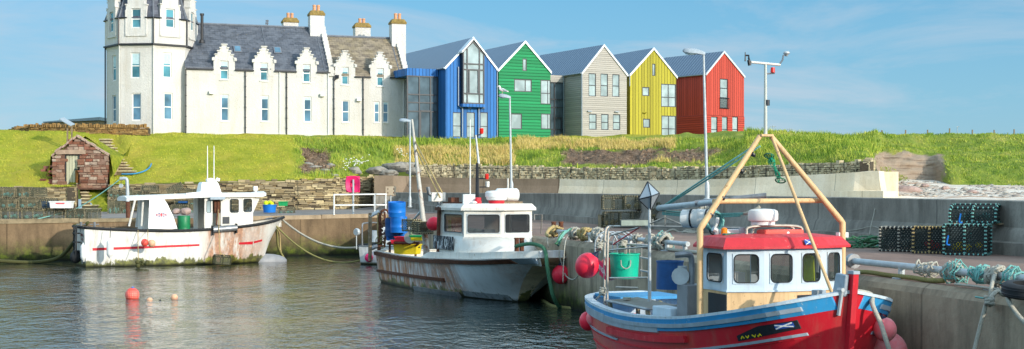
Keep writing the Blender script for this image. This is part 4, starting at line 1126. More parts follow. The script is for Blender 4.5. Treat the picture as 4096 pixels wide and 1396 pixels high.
# down pipes
for px, bl in ((743, 1), (981, 1), (1146, 1), (1335, 1), (1452, 1), (1631, 1), (1118, 0), (1312, 0), (1613, 0)):
    s = hp.s(px); ev = EV1 if px < 1340 else EV2
    m = MB(); m.tube([hp.pt(s, GZ, .1), hp.pt(s, ev-.05, .1)], .05 if bl else .035, 6)
    if bl:
        for k in range(6): m.tube([hp.pt(s, GZ+.6+k*.82, .1), hp.pt(s, GZ+.68+k*.82, .1)], .075, 6)
    if px == 1335:
        m.box(hp.pt(s+.25, ev-.35, .12), (.3, .2, .26)); m.tube([hp.pt(s+.25, ev-.45, .12), hp.pt(s, ev-.7, .1)], .05, 6)
    m.build('drainpipe', MT['black'] if bl else MT['wframe'], hot, world=True)
for px, py in ((845, 372), (1288, 382), (1434, 401)):
    s = hp.s(px); z = hp.z(px, py); m = MB(); pbar(m, hp, s-.19, s+.19, z-.1, z+.17, 0, .3)
    m.build('wall_vent', MT['white'], hot, world=True, bevel=.04)
for px, py in ((961, 220), (1123, 227)):
    s = hp.s(px); t = .42; o_ = -D1*t; c = hp.pt(s, EV1+D1*t+.17, o_); M = Rz(math.atan2(hp.d.y, hp.d.x)) @ Rx(R(45))
    m = MB(); m.box(c, (.62, .8, .12), M); w_ = m.build('skylight', MT['lead'], hot, world=True)
    m = MB(); m.box(c+Vector((-hp.d.y*0, 0, 0))+M @ Vector((0, 0, .05)), (.44, .6, .06), M); m.build('pane', MT['pane2'], w_, world=True)
# chimneys
def chimney(px, wpx, ytop, ycap, D, zb, off, pots=2):
    pl = hp.shift(off); s = pl.s(px); w_ = wpx/F*pl.Y(s)/hp.d.x/2*.97; zt = pl.z(px, ycap); zp = pl.z(px, ytop)
    m = MB(); pbar(m, pl, s-w_, s+w_, zb, zt, -.5, .5); o = m.build('chimney', MT['harl'], hot, world=True)
    m = MB(); pbar(m, pl, s-w_-.06, s+w_+.06, zt, zt+.16, -.56, .56)
    q = [pl.pt(s+a, z, b) for z, k in ((zt+.16, 1), (zt+.42, .72)) for a, b in ((-w_*k-.05, -.55*k), (w_*k+.05, -.55*k), (w_*k+.05, .55*k), (-w_*k-.05, .55*k))]
    m.add(q, [(4, 5, 6, 7), (0, 1, 5, 4), (1, 2, 6, 5), (2, 3, 7, 6), (3, 0, 4, 7)]); m.build('cap', MT['cap'], o, world=True)
    for i in range(pots):
        x = s+(i-(pots-1)/2)*.34
        for pv in ((0,),):
            m = MB(); c = pl.pt(x, zt+.3, 0); m.lathe(c, [(.15, 0), (.13, (zp-zt-.3)*.8), (.155, (zp-zt-.3)*.82), (.14, zp-zt-.3)], 10); m.build('chimney_pot', MT['pot'], o, world=True, smooth=40)
chimney(1265, 56, 20, 64, 0, EV1+1.5, -D1+.25); chimney(1590, 56, 54, 98, 0, EV2+1.3, -D2+.25)
chimney(1160, 58, 52, 92, 0, RZ1-1.5, -D1*2.2); chimney(1447, 60, 74, 112, 0, RZ2-1.5, -D2*2.3)
ae = MB(); ae.tube([hp.pt(hp.s(1127), RZ1+.1, -D1*1.9), hp.pt(hp.s(1127), RZ1+1.1, -D1*1.9)], .03, 4)
for k in range(3): ae.box(hp.pt(hp.s(1124)+.02*k, RZ1+.6+.2*k, -D1*1.9), (.25, .1, .15))
ae.build('roof_aerial', MT['lead'], hot, world=True)
# black flue at the tower
fl_ = MB(); pf = hp.shift(-1.6); s = pf.s(808); fl_.tube([pf.pt(s, pf.z(808, 168), 0), pf.pt(s, pf.z(808, 58), 0)], .12, 8); fl_.lathe(pf.pt(s, pf.z(808, 62), 0), [(.17, 0), (.17, .16)], 8); fl_.lathe(pf.pt(s, pf.z(808, 172), 0), [(.26, 0), (.2, .25), (.13, .3)], 8)
fl_.build('flue_pipe', MT['black'], hot, world=True)

# tower: octagon with a corner towards the camera
TV = P(607, 530, 109.4); u = Vector((TV.x, TV.y)).normalized(); RAD = 3.5
TC = Vector((TV.x, TV.y))+u*RAD
ang0 = math.atan2(-u.y, -u.x)+R(2)
def tring(r, z): return [Vector((TC.x+r*math.cos(ang0+k*math.pi/4), TC.y+r*math.sin(ang0+k*math.pi/4), z)) for k in range(8)]
ZB1 = EZ-(178-HZ)/F*109.4; ZB2 = EZ-(70-HZ)/F*109.4
def facet(r, k): q = tring(r, 0); return Plane(q[k][:2], (q[(k+1) % 8]-q[k])[:2])     # direction counter-clockwise
fp = []
for k in range(8): fp.append(facet(RAD, k))
# facets counter-clockwise seen from above run left to right in the picture: 7 = left of the corner, 0 = right of it
wins = {7: [(532-4, 210, 560-4, 312), (530, 372, 562, 482)], 0: [(651, 210, 687, 311), (656, 372, 690, 479)], 6: [(458, 220, 467, 322), (459, 380, 469, 488)]}
tw_ = MB()
def frects(k, pl, L):
    out = []
    for x0, y0, x1, y1 in wins.get(k, []):
        r = list(pl.rect(x0, y0, x1, y1)); m = (r[0]+r[1])/2
        if k == 6: m = L*.55
        r[0], r[1] = m-.37, m+.37; out.append(tuple(r))
    return out
Ls = (tring(RAD, 0)[1]-tring(RAD, 0)[0]).length
for k in range(8): holed(tw_, fp[k], [(0, ZB1), (Ls, ZB1)], GZ-.6, frects(k, fp[k], Ls), .17)
R2_ = RAD+.13; fp2 = [facet(R2_, k) for k in range(8)]; L2 = (tring(R2_, 0)[1]-tring(R2_, 0)[0]).length
wu = {7: (527, 34, 556, 112), 0: (649, 34, 683, 110), 6: (455, 45, 464, 125), 1: (757, 48, 770, 122)}
rects2 = {}
tw_.loft([tring(RAD, ZB1-.25), tring(RAD+.06, ZB1-.1), tring(RAD+.06, ZB1)], True, False)
for k in range(8):
    r = []
    if k in wu:
        q = list(fp2[k].rect(*wu[k])); m = L2*.5
        q[0], q[1] = m-.38, m+.38; r = [tuple(q)]; rects2[k] = r[0]
    holed(tw_, fp2[k], [(0, ZB2), (L2, ZB2)], ZB1, r, .18)
tw_.build('tower_wall', MT['harl'], hot, world=True)
bd = MB(); bd.loft([tring(RAD+.02, ZB1-.06), tring(R2_+.13, ZB1-.02), tring(R2_+.13, ZB1+.09), tring(R2_-.02, ZB1+.12)], True, False); bd.build('tower_band', MT['black'], hot, world=True)
tr = MB(); tr.loft([tring(R2_-.03, ZB2-.03), tring(R2_-.03, ZB2+.02), tring(R2_-.55, ZB2+1.4), tring(R2_-1.15, ZB2+4.2), tring(.05, ZB2+9.5)], True, True)
tr.build('tower_roof', MT['slate_t'], hot, world=True)
tgm = MB()
for k in range(8): 
    q = [tring(R2_+.0, ZB2+.03)[k], tring(R2_-.53, ZB2+1.45)[k], tring(R2_-1.13, ZB2+4.25)[k], tring(.1, ZB2+9.5)[k]]; tgm.tube(q, .07, 5)
tgm.build('hip_roll', MT['lead'], hot, world=True)
ge = MB()
q = tring(R2_+.08, ZB2-.0)
for k in range(8):
    a, b, c = q[k-1], q[k], q[(k+1) % 8]; ge = MB(); ge.tube([b.lerp(a, .24), b, b.lerp(c, .24)], .06, 5); ge.build('tower_gutter', MT['black'], hot, world=True)
for k in (7, 0, 6, 1, 5, 2):
    pl = fp2[k].shift(.05); m = L2/2; hw = .82; zt = rects2[k][3] if k in rects2 else ZB2+.6
    r = rects2.get(k, (m-.36, m+.36, ZB1+1.1, zt))
    st_ = [(hw, zt+.3), (hw-.14, zt+.95), (hw-.3, zt+1.55), (hw-.46, zt+2.1), (hw-.62, zt+2.6)]
    tp = []; ol = [(m-hw, ZB1+.75)]
    for i, (w_, z1) in enumerate(st_):
        tp.append((m-w_, z1)); ol.append((m-w_, ol[-1][1])); ol.append((m-w_, z1))
        if i+1 < len(st_): tp.append((m-st_[i+1][0]-1e-4, z1))
    tp += [(2*m-a, z) for a, z in tp[::-1]]; ol += [(2*m-a, z) for a, z in ol[::-1]]
    f = MB(); holed(f, pl, tp, ZB1+.75, [r], .23)
    for a, b in zip(ol, ol[1:]+ol[:1]): f.poly([pl.pt(a[0], a[1], 0), pl.pt(a[0], a[1], -.5), pl.pt(b[0], b[1], -.5), pl.pt(b[0], b[1], 0)])
    f.poly([pl.pt(a, z, -.5) for a, z in ol[::-1]])
    for i, (w_, z1) in enumerate(st_):
        for sg in (-1, 1):
            x0, x1 = m+sg*w_, m+sg*(st_[i+1][0] if i+1 < len(st_) else 0)
            pbar(f, pl, min(x0, x1)-(.06 if sg < 0 else 0), max(x0, x1)+(.06 if sg > 0 else 0), z1-.03, z1+.06, -.5, .06)
    # apron moulding
    for sg in (-1, 1): pbar(f, pl, m+sg*(hw+.0)-.05, m+sg*(hw+.0)+.05, ZB1+.7, zt-.1, -.06, .03)
    pbar(f, pl, m-hw-.05, m+hw+.05, ZB1+.66, ZB1+.76, -.06, .03)
    o = f.build('tower_dormer', MT['harl'], hot, world=True)
    g = MB()
    for sg in (-1, 1):
        g.poly([pl.pt(m+sg*hw, zt+.1, -.5), pl.pt(m+sg*hw, zt+.1, -1.6), pl.pt(m, zt+1.9, -2.2), pl.pt(m, zt+1.9, -.5)]); g.poly([pl.pt(m+sg*hw*.99, ZB2, -.49), pl.pt(m+sg*hw*.99, zt+.1, -.49), pl.pt(m+sg*hw*.99, zt+.1, -1.6), pl.pt(m+sg*hw*.99, ZB2, -1.2)])
    g.build('dormer_roof', MT['slate_t'], o, world=True)
    if k in rects2: window(hot, fp2[k].shift(.05), r, MT['wframe'], MT['pane'], .08, (.46,), (), -.12)
for k in (7, 0, 6):
    for i, r in enumerate(frects(k, fp[k], Ls)): window(hot, fp[k], r, MT['wframe'], MT['pane'] if i == 0 else MT['pane2'], .08, (.48,), (), -.1, blind=.45 if i == 0 else None)
for k, q in ((7, tring(RAD+.1, 0)[7]), (0, tring(RAD+.1, 0)[0]), (1, tring(RAD+.1, 0)[1]), (6, tring(RAD+.1, 0)[6])):
    if k in (7, 6): m = MB(); m.tube([(q.x, q.y, GZ), (q.x, q.y, ZB1)], .055, 6); m.build('drainpipe', MT['black'] if k == 6 else MT['harl'], hot, world=True)
q2 = tring(R2_+.08, 0)
for k in (7, 0, 1): m = MB(); m.tube([(q2[k].x, q2[k].y, ZB1), (q2[k].x, q2[k].y, ZB2)], .06, 6); m.build('drainpipe', MT['black'], hot, world=True)
q3 = tring(RAD+.07, 0)
m = MB(); m.tube([(q3[0].x, q3[0].y, GZ), (q3[0].x, q3[0].y, ZB1)], .05, 6); m.build('drainpipe', MT['harl'], hot, world=True)
# small shed behind and interpretive board
pb_ = Plane(P(177, 500, 124)[:2], (1, .1)); sh = thing('long_shed', 'low shed with grey sloping roof behind the drystone wall', 'shed', tuple(P(290, 500, 124)))
L = pb_.s(394); z0 = pb_.z(280, 530); m = MB(); m.extr([pb_.pt(0, z0), pb_.pt(L, z0), pb_.pt(L, pb_.z(394, 480)), pb_.pt(0, pb_.z(177, 491))], (.2, 4, 0)); m.build('wall', MT['wood'], sh, world=True)
m = MB(); m.extr([pb_.pt(-.1, pb_.z(177, 491), .15), pb_.pt(L+.12, pb_.z(394, 481), .15), pb_.pt(L+.12, pb_.z(394, 468), .15), pb_.pt(-.1, pb_.z(177, 487), .15)], (.2, 4.3, 0)); m.build('roof', MT['gutter'], sh, world=True)
ib = thing('information_board', 'slanted grey information board on two posts on the lawn above the store', 'information board', tuple(gpx(276, 103)))
zb = gpx(276, 103); m = MB(); M = Ry(R(-28+54)) 
for dx in (-.1, .22): 
    p = MB(); p.bb(zb.x+dx-.05, zb.x+dx+.05, zb.y-.1, zb.y, zb.z-.3, EZ-(500-HZ)/F*103); p.build('post', MT['wood'], ib, world=True)
c = P(268, 487, 103); m.box(c, (1.0, .75, .06), Ry(R(30)) @ Rx(R(14))); m.build('panel', MT['greyp'], ib, world=True)

# ---------------------------------------------------------------- coloured houses
def gable_house(name, label, wallmat, x0, x1, ax, ay, yb, ye, Y, th, far, zb=None, sidemat=None):
    O = P(x0, yb, Y); d = (math.cos(R(th)), math.sin(R(th))); pl = Plane(O[:2], d); w_ = pl.s(x1)
    h = thing(name, label, 'house', (O.x, O.y, O.z-.05)); ze = pl.z(x0, ye); za = pl.z(ax, ay); sa = pl.s(ax)
    b = -pl.n      # back direction
    k = (far[0]-CX)/F; R_ = pl.pt(sa, za); D = (k*R_.y-R_.x)/(b.x-k*b.y)
    return h, pl, w_, ze, za, sa, O.z, D
def house_shell(h, pl, w_, ze, za, sa, zb, D, wm, rects, sidemat=None, ov=.06, ze2=None):
    ze2 = ze2 or ze
    mb = MB(); holed(mb, pl, [(0, ze), (sa, za), (w_, ze2)], zb-.8, rects, .12); mb.build('gable_wall', wm, h, world=True)
    sd = MB()
    sd.poly([pl.pt(0, zb-.8, 0), pl.pt(0, ze, 0), pl.pt(0, ze, -D), pl.pt(0, zb-.8, -D)]); sd.poly([pl.pt(w_, zb-.8, 0), pl.pt(w_, zb-.8, -D), pl.pt(w_, ze2, -D), pl.pt(w_, ze2, 0)])
    sd.poly([pl.pt(0, zb-.8, -D), pl.pt(0, ze, -D), pl.pt(sa, za, -D), pl.pt(w_, ze2, -D), pl.pt(w_, zb-.8, -D)])
    sd.build('side_wall', sidemat or wm, h, world=True)
    rf = MB()
    for s_, z_, sg in ((0, ze, -1), (w_, ze2, 1)):
        k = (za-z_)/abs(sa-s_); e = ov
        q = [pl.pt(s_+sg*e, z_-k*e+.03, .07), pl.pt(s_+sg*e, z_-k*e+.03, -D-.07), pl.pt(sa, za+.03, -D-.07), pl.pt(sa, za+.03, .07)]
        u_ = [p+Vector((0, 0, .09)) for p in q]
        rf.add(q+u_, [(0, 1, 2, 3), (7, 6, 5, 4), (0, 4, 5, 1), (1, 5, 6, 2), (2, 6, 7, 3), (3, 7, 4, 0)])
    rf.build('roof', MT['roofmetal'], h, world=True)
    tr = MB()
    for s_, z_, sg in ((0, ze, -1), (w_, ze2, 1)):
        k = (za-z_)/abs(sa-s_)
        q = [pl.pt(s_+sg*(ov+.02), z_-k*ov-.1, .1), pl.pt(sa, za-.05, .1), pl.pt(sa, za+.16, .1), pl.pt(s_+sg*(ov+.02), z_-k*ov+.12, .1)]
        tr.extr(q if sg < 0 else q[::-1], (-pl.n.x*.06, -pl.n.y*.06, 0))
    tr.build('verge_trim', MT['trim'], h, world=True)
    g = MB(); g.tube([pl.pt(-ov-.08, ze-.04, .05), pl.pt(-ov-.08, ze-.04, -D)], .075, 6); g.build('gutter', MT['gutter'], h, world=True)
def hwin(h, pl, px, hb=(), vb=(), fm='dframe', pm='panel', fw=.075, off=-.06, blind=None):
    r = pl.rect(*px); window(h, pl, r, MT[fm], MT[pm], fw, hb, vb, off, blind=blind); return r
def q3(x, y): return 1600+x*.7974, 100+y*.7974
def c3(a, b, c, d): return q3(a, b)+q3(c, d)
def c4(a, b, c, d): return (2400+a*.7974, 100+b*.7974, 2400+c*.7974, 100+d*.7974)
def pipe(h, pl, px, y0, y1, off=.1, r=.05, extra=None):
    s = pl.s(px); m = MB(); m.tube([pl.pt(s, pl.z(px, y1), off), pl.pt(s, pl.z(px, y0), off)]+(extra or []), r, 6); m.build('drainpipe', MT['gutter'], h, world=True)

# blue
h, pl, w_, ze, za, sa, zb, D = gable_house('blue_house', 'bright blue boarded house with tall glazed bay in its gable', MT['blue'], 1783, 1985, 1892, 155, 550, 270, 113.5, 26, (1606, 215))
wr = [pl.rect(*c3(265, 438, 308, 562)), pl.rect(*c3(334, 438, 376, 565)), pl.rect(*c3(402, 438, 441, 566))]
house_shell(h, pl, w_, ze, za, sa, zb, D, MT['blue'], wr, ze2=pl.z(1985, 275))
for r in wr: window(h, pl, r, MT['dframe'], MT['panel'], .06, (.45,), (), -.06)
bay = pl.shift(.55); x0, x1 = bay.s(q3(316, 0)[0]), bay.s(q3(424, 0)[0]); zb_ = bay.z(*q3(370, 390)); zl, zr_ = bay.z(*q3(316, 135)), bay.z(*q3(424, 148)); xm = bay.s(q3(368, 0)[0]); zm = bay.z(*q3(368, 84))
m = MB()
pg = [(x0, zb_), (x1, zb_), (x1, zr_), (xm, zm), (x0, zl)]
m.poly([bay.pt(s, z, -.06) for s, z in pg]); m.poly([bay.pt(x0+.02, zb_, -.06), bay.pt(x0+.02, zl, -.06), bay.pt(x0+.02, zl, -.6), bay.pt(x0+.02, zb_, -.6)]); m.poly([bay.pt(x1-.02, zb_, -.6), bay.pt(x1-.02, zr_, -.6), bay.pt(x1-.02, zr_, -.06), bay.pt(x1-.02, zb_, -.06)])
f = MB(); fw = .1
pbar(f, bay, x0, x0+fw, zb_, zl, -.55, 0); pbar(f, bay, x1-fw, x1, zb_, zr_, -.55, 0); pbar(f, bay, x0, x1, zb_-.1, zb_, -.55, .03)
for x in (lerp(x0, x1, .2), lerp(x0, x1, .77)): pbar(f, bay, x-.045, x+.045, zb_, lerp(zl, zm, .35), -.1, .01)
for t in (.4, .655, .77): 
    z = lerp(zb_, zl, t-.22) if t < .5 else lerp(zb_, zl, t); 
    pbar(f, bay, x0+fw, x1-fw, z-.05, z+.05, -.1, .012)
pbar(f, bay, lerp(x0, x1, .26), lerp(x0, x1, .31), lerp(zb_, zl, .2), lerp(zb_, zl, .645), -.1, .016); pbar(f, bay, lerp(x0, x1, .69), lerp(x0, x1, .74), lerp(zb_, zl, .2), lerp(zb_, zl, .645), -.1, .016)
for (a, b), (c, e) in (((x0, zl), (xm, zm)), ((xm, zm), (x1, zr_))):
    f.extr([bay.pt(a, b-.07, .0), bay.pt(c, e-.07, .0), bay.pt(c, e+.06, .0), bay.pt(a, b+.06, .0)], (-pl.n.x*.55, -pl.n.y*.55, 0))
bo = f.build('glazed_bay', MT['dframe'], h, world=True); m.build('pane', MT['panel'], bo, world=True)
pr = MB()
for (a, b), (c, e) in (((x0-.12, zl-.08), (xm, zm+.18)), ((xm, zm+.18), (x1+.12, zr_-.08))):
    pr.extr([bay.pt(a, b, .12), bay.pt(c, e, .12), bay.pt(c, e+.14, .12), bay.pt(a, b+.14, .12)], (-pl.n.x*.8, -pl.n.y*.8, 0))
pr.build('bay_roof', MT['trim'], bo, world=True)
bs = MB(); pbar(bs, bay, x0-.06, x1+.06, zb_-.34, zb_-.1, -.58, .04); bs.build('bay_base', MT['blue'], bo, world=True)
for px in (q3(310, 0)[0], q3(392, 0)[0]): pipe(h, pl, px, 425, 549, .14)
m = MB(); m.tube([pl.pt(pl.s(q3(290, 0)[0]), ze+.1, .12), pl.pt(pl.s(q3(290, 0)[0]), pl.z(*q3(290, 405)), .12), pl.pt(pl.s(q3(310, 0)[0]), pl.z(*q3(310, 418)), .14)], .05, 6); m.build('drainpipe', MT['gutter'], h, world=True)
for px in (q3(347, 0)[0], q3(415, 0)[0]):
    m = MB(); s = pl.s(px); z = pl.z(px, 432); m.box(pl.pt(s, z, .1), (.3, .12, .1)); m.build('wall_light', MT['gutter'], h, world=True)
BLUE = (pl, D)
# glazed link left of the blue house
def link(name, label, pl0, pxa, pxb, ytop, yfas, ybase, depth, hb, vb, fasmat, door=None, glass='paned'):
    lp = pl0.shift(-depth); a, b = lp.s(pxa), lp.s(pxb); zt = lp.z(pxb, ytop); zf = lp.z(pxb, yfas); zb = lp.z(pxb, ybase)-.5
    t = thing(name, label, 'glazed link', tuple(lp.pt((a+b)/2, zb+.4)))
    m = MB(); pbar(m, lp, a, b, zf, zt, -3, .04); m.build('fascia', MT[fasmat], t, world=True)
    f = MB(); pbar(f, lp, a, a+.09, zb, zf, -.1, .02); pbar(f, lp, b-.09, b, zb, zf, -.1, .02); pbar(f, lp, a+.09, b-.09, zf-.09, zf-.004, -.1, .02)
    for v in vb: s = lp.s(v); pbar(f, lp, s-.045, s+.045, zb, zf-.09, -.1, .018)
    for y in hb: z = lp.z(pxb, y); pbar(f, lp, a+.09, b-.09, z-.045, z+.045, -.1, .014)
    if door:
        x0, x1, y0, y1 = door; s0, s1_, z0, z1 = lp.s(x0), lp.s(x1), lp.z(x1, y1), lp.z(x1, y0)
        for q in ((s0-.06, s0+.06, z0, z1), (s1_-.06, s1_+.06, z0, z1), (s0, s1_, z1-.07, z1+.05)): pbar(f, lp, *q, -.1, .03)
    fo = f.build('frame', MT['dframe'], t, world=True)
    g = MB(); g.poly([lp.pt(a, zb, -.05), lp.pt(b, zb, -.05), lp.pt(b, zf, -.05), lp.pt(a, zf, -.05)]); g.build('pane', MT[glass], fo, world=True)
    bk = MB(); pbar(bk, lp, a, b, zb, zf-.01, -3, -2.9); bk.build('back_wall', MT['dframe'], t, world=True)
lk = (BLUE[0].Y(0)); 
link('glazed_link', 'glazed stair link with blue fascia between hotel and blue house', BLUE[0], 1628, 1752, 277, 306, 546, 1.4, [q3(0, 352)[1], q3(0, 392)[1], q3(0, 436)[1]], [q3(97, 0)[0], q3(153, 0)[0]], 'blue', (q3(102, 0)[0], q3(155, 0)[0], q3(0, 432)[1], 546))
# green
h, pl, w_, ze, za, sa, zb, D = gable_house('green_house', 'emerald green house clad in horizontal boards', MT['green'], 1995, 2202, 2100, 170, 552, 280, 116, 26, (1937, 205))
rc = [c3(615, 168, 636, 231), c3(573, 272, 661, 335), c3(556, 444, 612, 523)]
rs = [pl.rect(*r) for r in rc]
e0 = pl.s(q3(705, 0)[0]); cr_ = [pl.rect(*c3(705, 276, 750, 397)), pl.rect(*c3(707, 445, 752, 522))]
cr_ = [(r[0], w_+.02, r[2], r[3]) for r in cr_]
house_shell(h, pl, w_, ze, za, sa, zb, D, MT['green'], rs+cr_, ze2=ze)
for r, vb in zip(rs, ((), (.64,), ())): window(h, pl, r, MT['dframe'], MT['panel'], .075, (), vb, -.05)
for r in cr_:
    r = (r[0], w_-.01, r[2], r[3]); window(h, pl, r, MT['dframe'], MT['panel'], .06, (.45,) if r[3]-r[2] > 2 else (), (.74,), -.02)
pipe(h, pl.shift(-.0), 1992, 285, 548, -.15)
GREEN = pl
# grey
h, pl, w_, ze, za, sa, zb, D = gable_house('grey_house', 'grey silvered timber house with six windows in its gable', MT['greyw'], 2330, 2507, 2415, 184, 552, 291, 119, 30, (2163, 226))
up = [c3(946, 242, 983, 358), c3(1006, 244, 1043, 359), c3(1065, 247, 1101, 360)]; lo = [c3(948, 446, 986, 525), c3(1009, 447, 1046, 526), c3(1068, 448, 1105, 526)]
rs = [pl.rect(*r) for r in up+lo]
house_shell(h, pl, w_, ze, za, sa, zb, D, MT['greyw'], rs, ze2=ze)
for r in rs: window(h, pl, r, MT['dframe'], MT['panel'], .065, (.58,) if r[3]-r[2] > 2 else (.48,), (), -.05)
for a, b in ((948, 433), (1085, 436)): x, y = q3(a, b); m = MB(); m.box(pl.pt(pl.s(x), pl.z(x, y), .1), (.42, .16, .08), Rz(R(30))); m.build('wall_light', MT['gutter'], h, world=True)
pipe(h, pl, 2326, 294, 549, .05); pipe(h, pl.shift(-2.9), q3(818, 0)[0], 300, 549, .1)
GREY = pl
link('glazed_link', 'dark glazed link with timber fascia between green and grey houses', GREY, 2190, 2262, 303, 330, 552, 2.9, [q3(0, 375)[1], q3(0, 415)[1], q3(0, 525)[1]], [q3(775, 0)[0]], 'greyw', (q3(776, 0)[0], q3(810, 0)[0], q3(0, 465)[1], 528))
# yellow
h, pl, w_, ze, za, sa, zb, D = gable_house('yellow_house', 'mustard yellow house clad in vertical boards', MT['yellow'], 2520, 2705, 2614, 197, 553, 300, 122, 27, (2455, 225))
rc = [c4(262, 194, 278, 255), c4(212, 311, 248, 356), c4(216, 470, 251, 515)]; rs = [pl.rect(*r) for r in rc]
cr_ = [pl.rect(*c4(306, 296, 374, 411)), pl.rect(*c4(308, 455, 377, 568))]; cr_ = [(r[0], w_+.02, r[2], r[3]) for r in cr_]
house_shell(h, pl, w_, ze, za, sa, zb, D, MT['yellow'], rs+cr_, ze2=ze)
for r in rs: window(h, pl, r, MT['dframe'], MT['panel'], .075, (), (), -.05)
for r in cr_: r = (r[0], w_-.01, r[2], r[3]); window(h, pl, r, MT['dframe'], MT['panel'], .065, (.42,), (.48, .94), -.02)
x, y = c4(222, 440, 0, 0)[:2]; m = MB(); m.box(pl.pt(pl.s(x), pl.z(x, y), .1), (.3, .16, .08)); m.build('wall_light', MT['yellow'], h, world=True)
pipe(h, pl, 2517, 302, 345, .08)
YEL = pl
# dark timber link between grey and yellow
lp = YEL.shift(-1.2); a, b = lp.s(2500), lp.s(2528); t = thing('timber_link', 'narrow dark timber link between grey and yellow houses', 'link', tuple(lp.pt(a, 8.5)))
m = MB(); pbar(m, lp, a, b+.5, 8, lp.z(2515, 330), -3, 0); m.build('wall', MT['greyw'], t, world=True)
# red
h, pl, w_, ze, za, sa, zb, D = gable_house('red_house', 'red boarded house with balcony window, rightmost of the coloured row', MT['red'], 2825, 2976, 2895, 210, 555, 296, 127, 38, (2660, 243))
zs = pl.z(2900, 464)
rc = [c4(602, 270, 641, 418), c4(557, 460, 588, 570), c4(611, 460, 639, 570), c4(663, 460, 691, 570)]; rs = [pl.rect(*r) for r in rc]
house_shell(h, pl, w_, ze, za, sa, zb, D, MT['red'], rs, ze2=ze)
window(h, pl, rs[0], MT['dframe'], MT['panel'], .07, (.36, .68), (), -.05)
for r in rs[1:]: window(h, pl, r, MT['dframe'], MT['panel'], .06, (.42,), (), -.05)
rl = MB(); r = rs[0]; zl_ = r[2]; zh = pl.z(2900, 393)
for k in range(11): x = lerp(r[0]-.1, r[1]+.1, k/10); rl.tube([pl.pt(x, zl_, .1), pl.pt(x, zh, .1)], .018, 4)
rl.tube([pl.pt(r[0]-.1, zh, .1), pl.pt(r[1]+.1, zh, .1)], .03, 4); rl.tube([pl.pt(r[0]-.1, zl_, .1), pl.pt(r[1]+.1, zl_, .1)], .03, 4); rl.build('balcony_railing', MT['black'], h, world=True)
# lower storey: flat boards set forward a hair
lb = MB(); holed(lb, pl.shift(.03), [(-.03, zs), (w_+.03, zs)], zb-.8, rs[1:], .1)
lb.poly([pl.pt(-.03, zb-.8, .03), pl.pt(-.03, zs, .03), pl.pt(-.03, zs, -D), pl.pt(-.03, zb-.8, -D)]); lb.poly([pl.pt(-.03, zs, .03), pl.pt(w_+.03, zs, .03), pl.pt(w_, zs+.04, 0), pl.pt(0, zs+.04, 0)]); lb.poly([pl.pt(-.03, zs, -D), pl.pt(-.03, zs, .03), pl.pt(0, zs+.04, 0), pl.pt(0, zs+.04, -D)])
lb.build('lower_wall', MT['redh'], h, world=True)
p_ = MB(); q = P(2989, 548, 118); p_.bb(-.1, .1, -.1, .1, -.5, .5); tag(p_.build('timber_post', MT['rust'], loc=tuple(q), bevel=.02), 'short red brown timber post right of the red house', 'post')
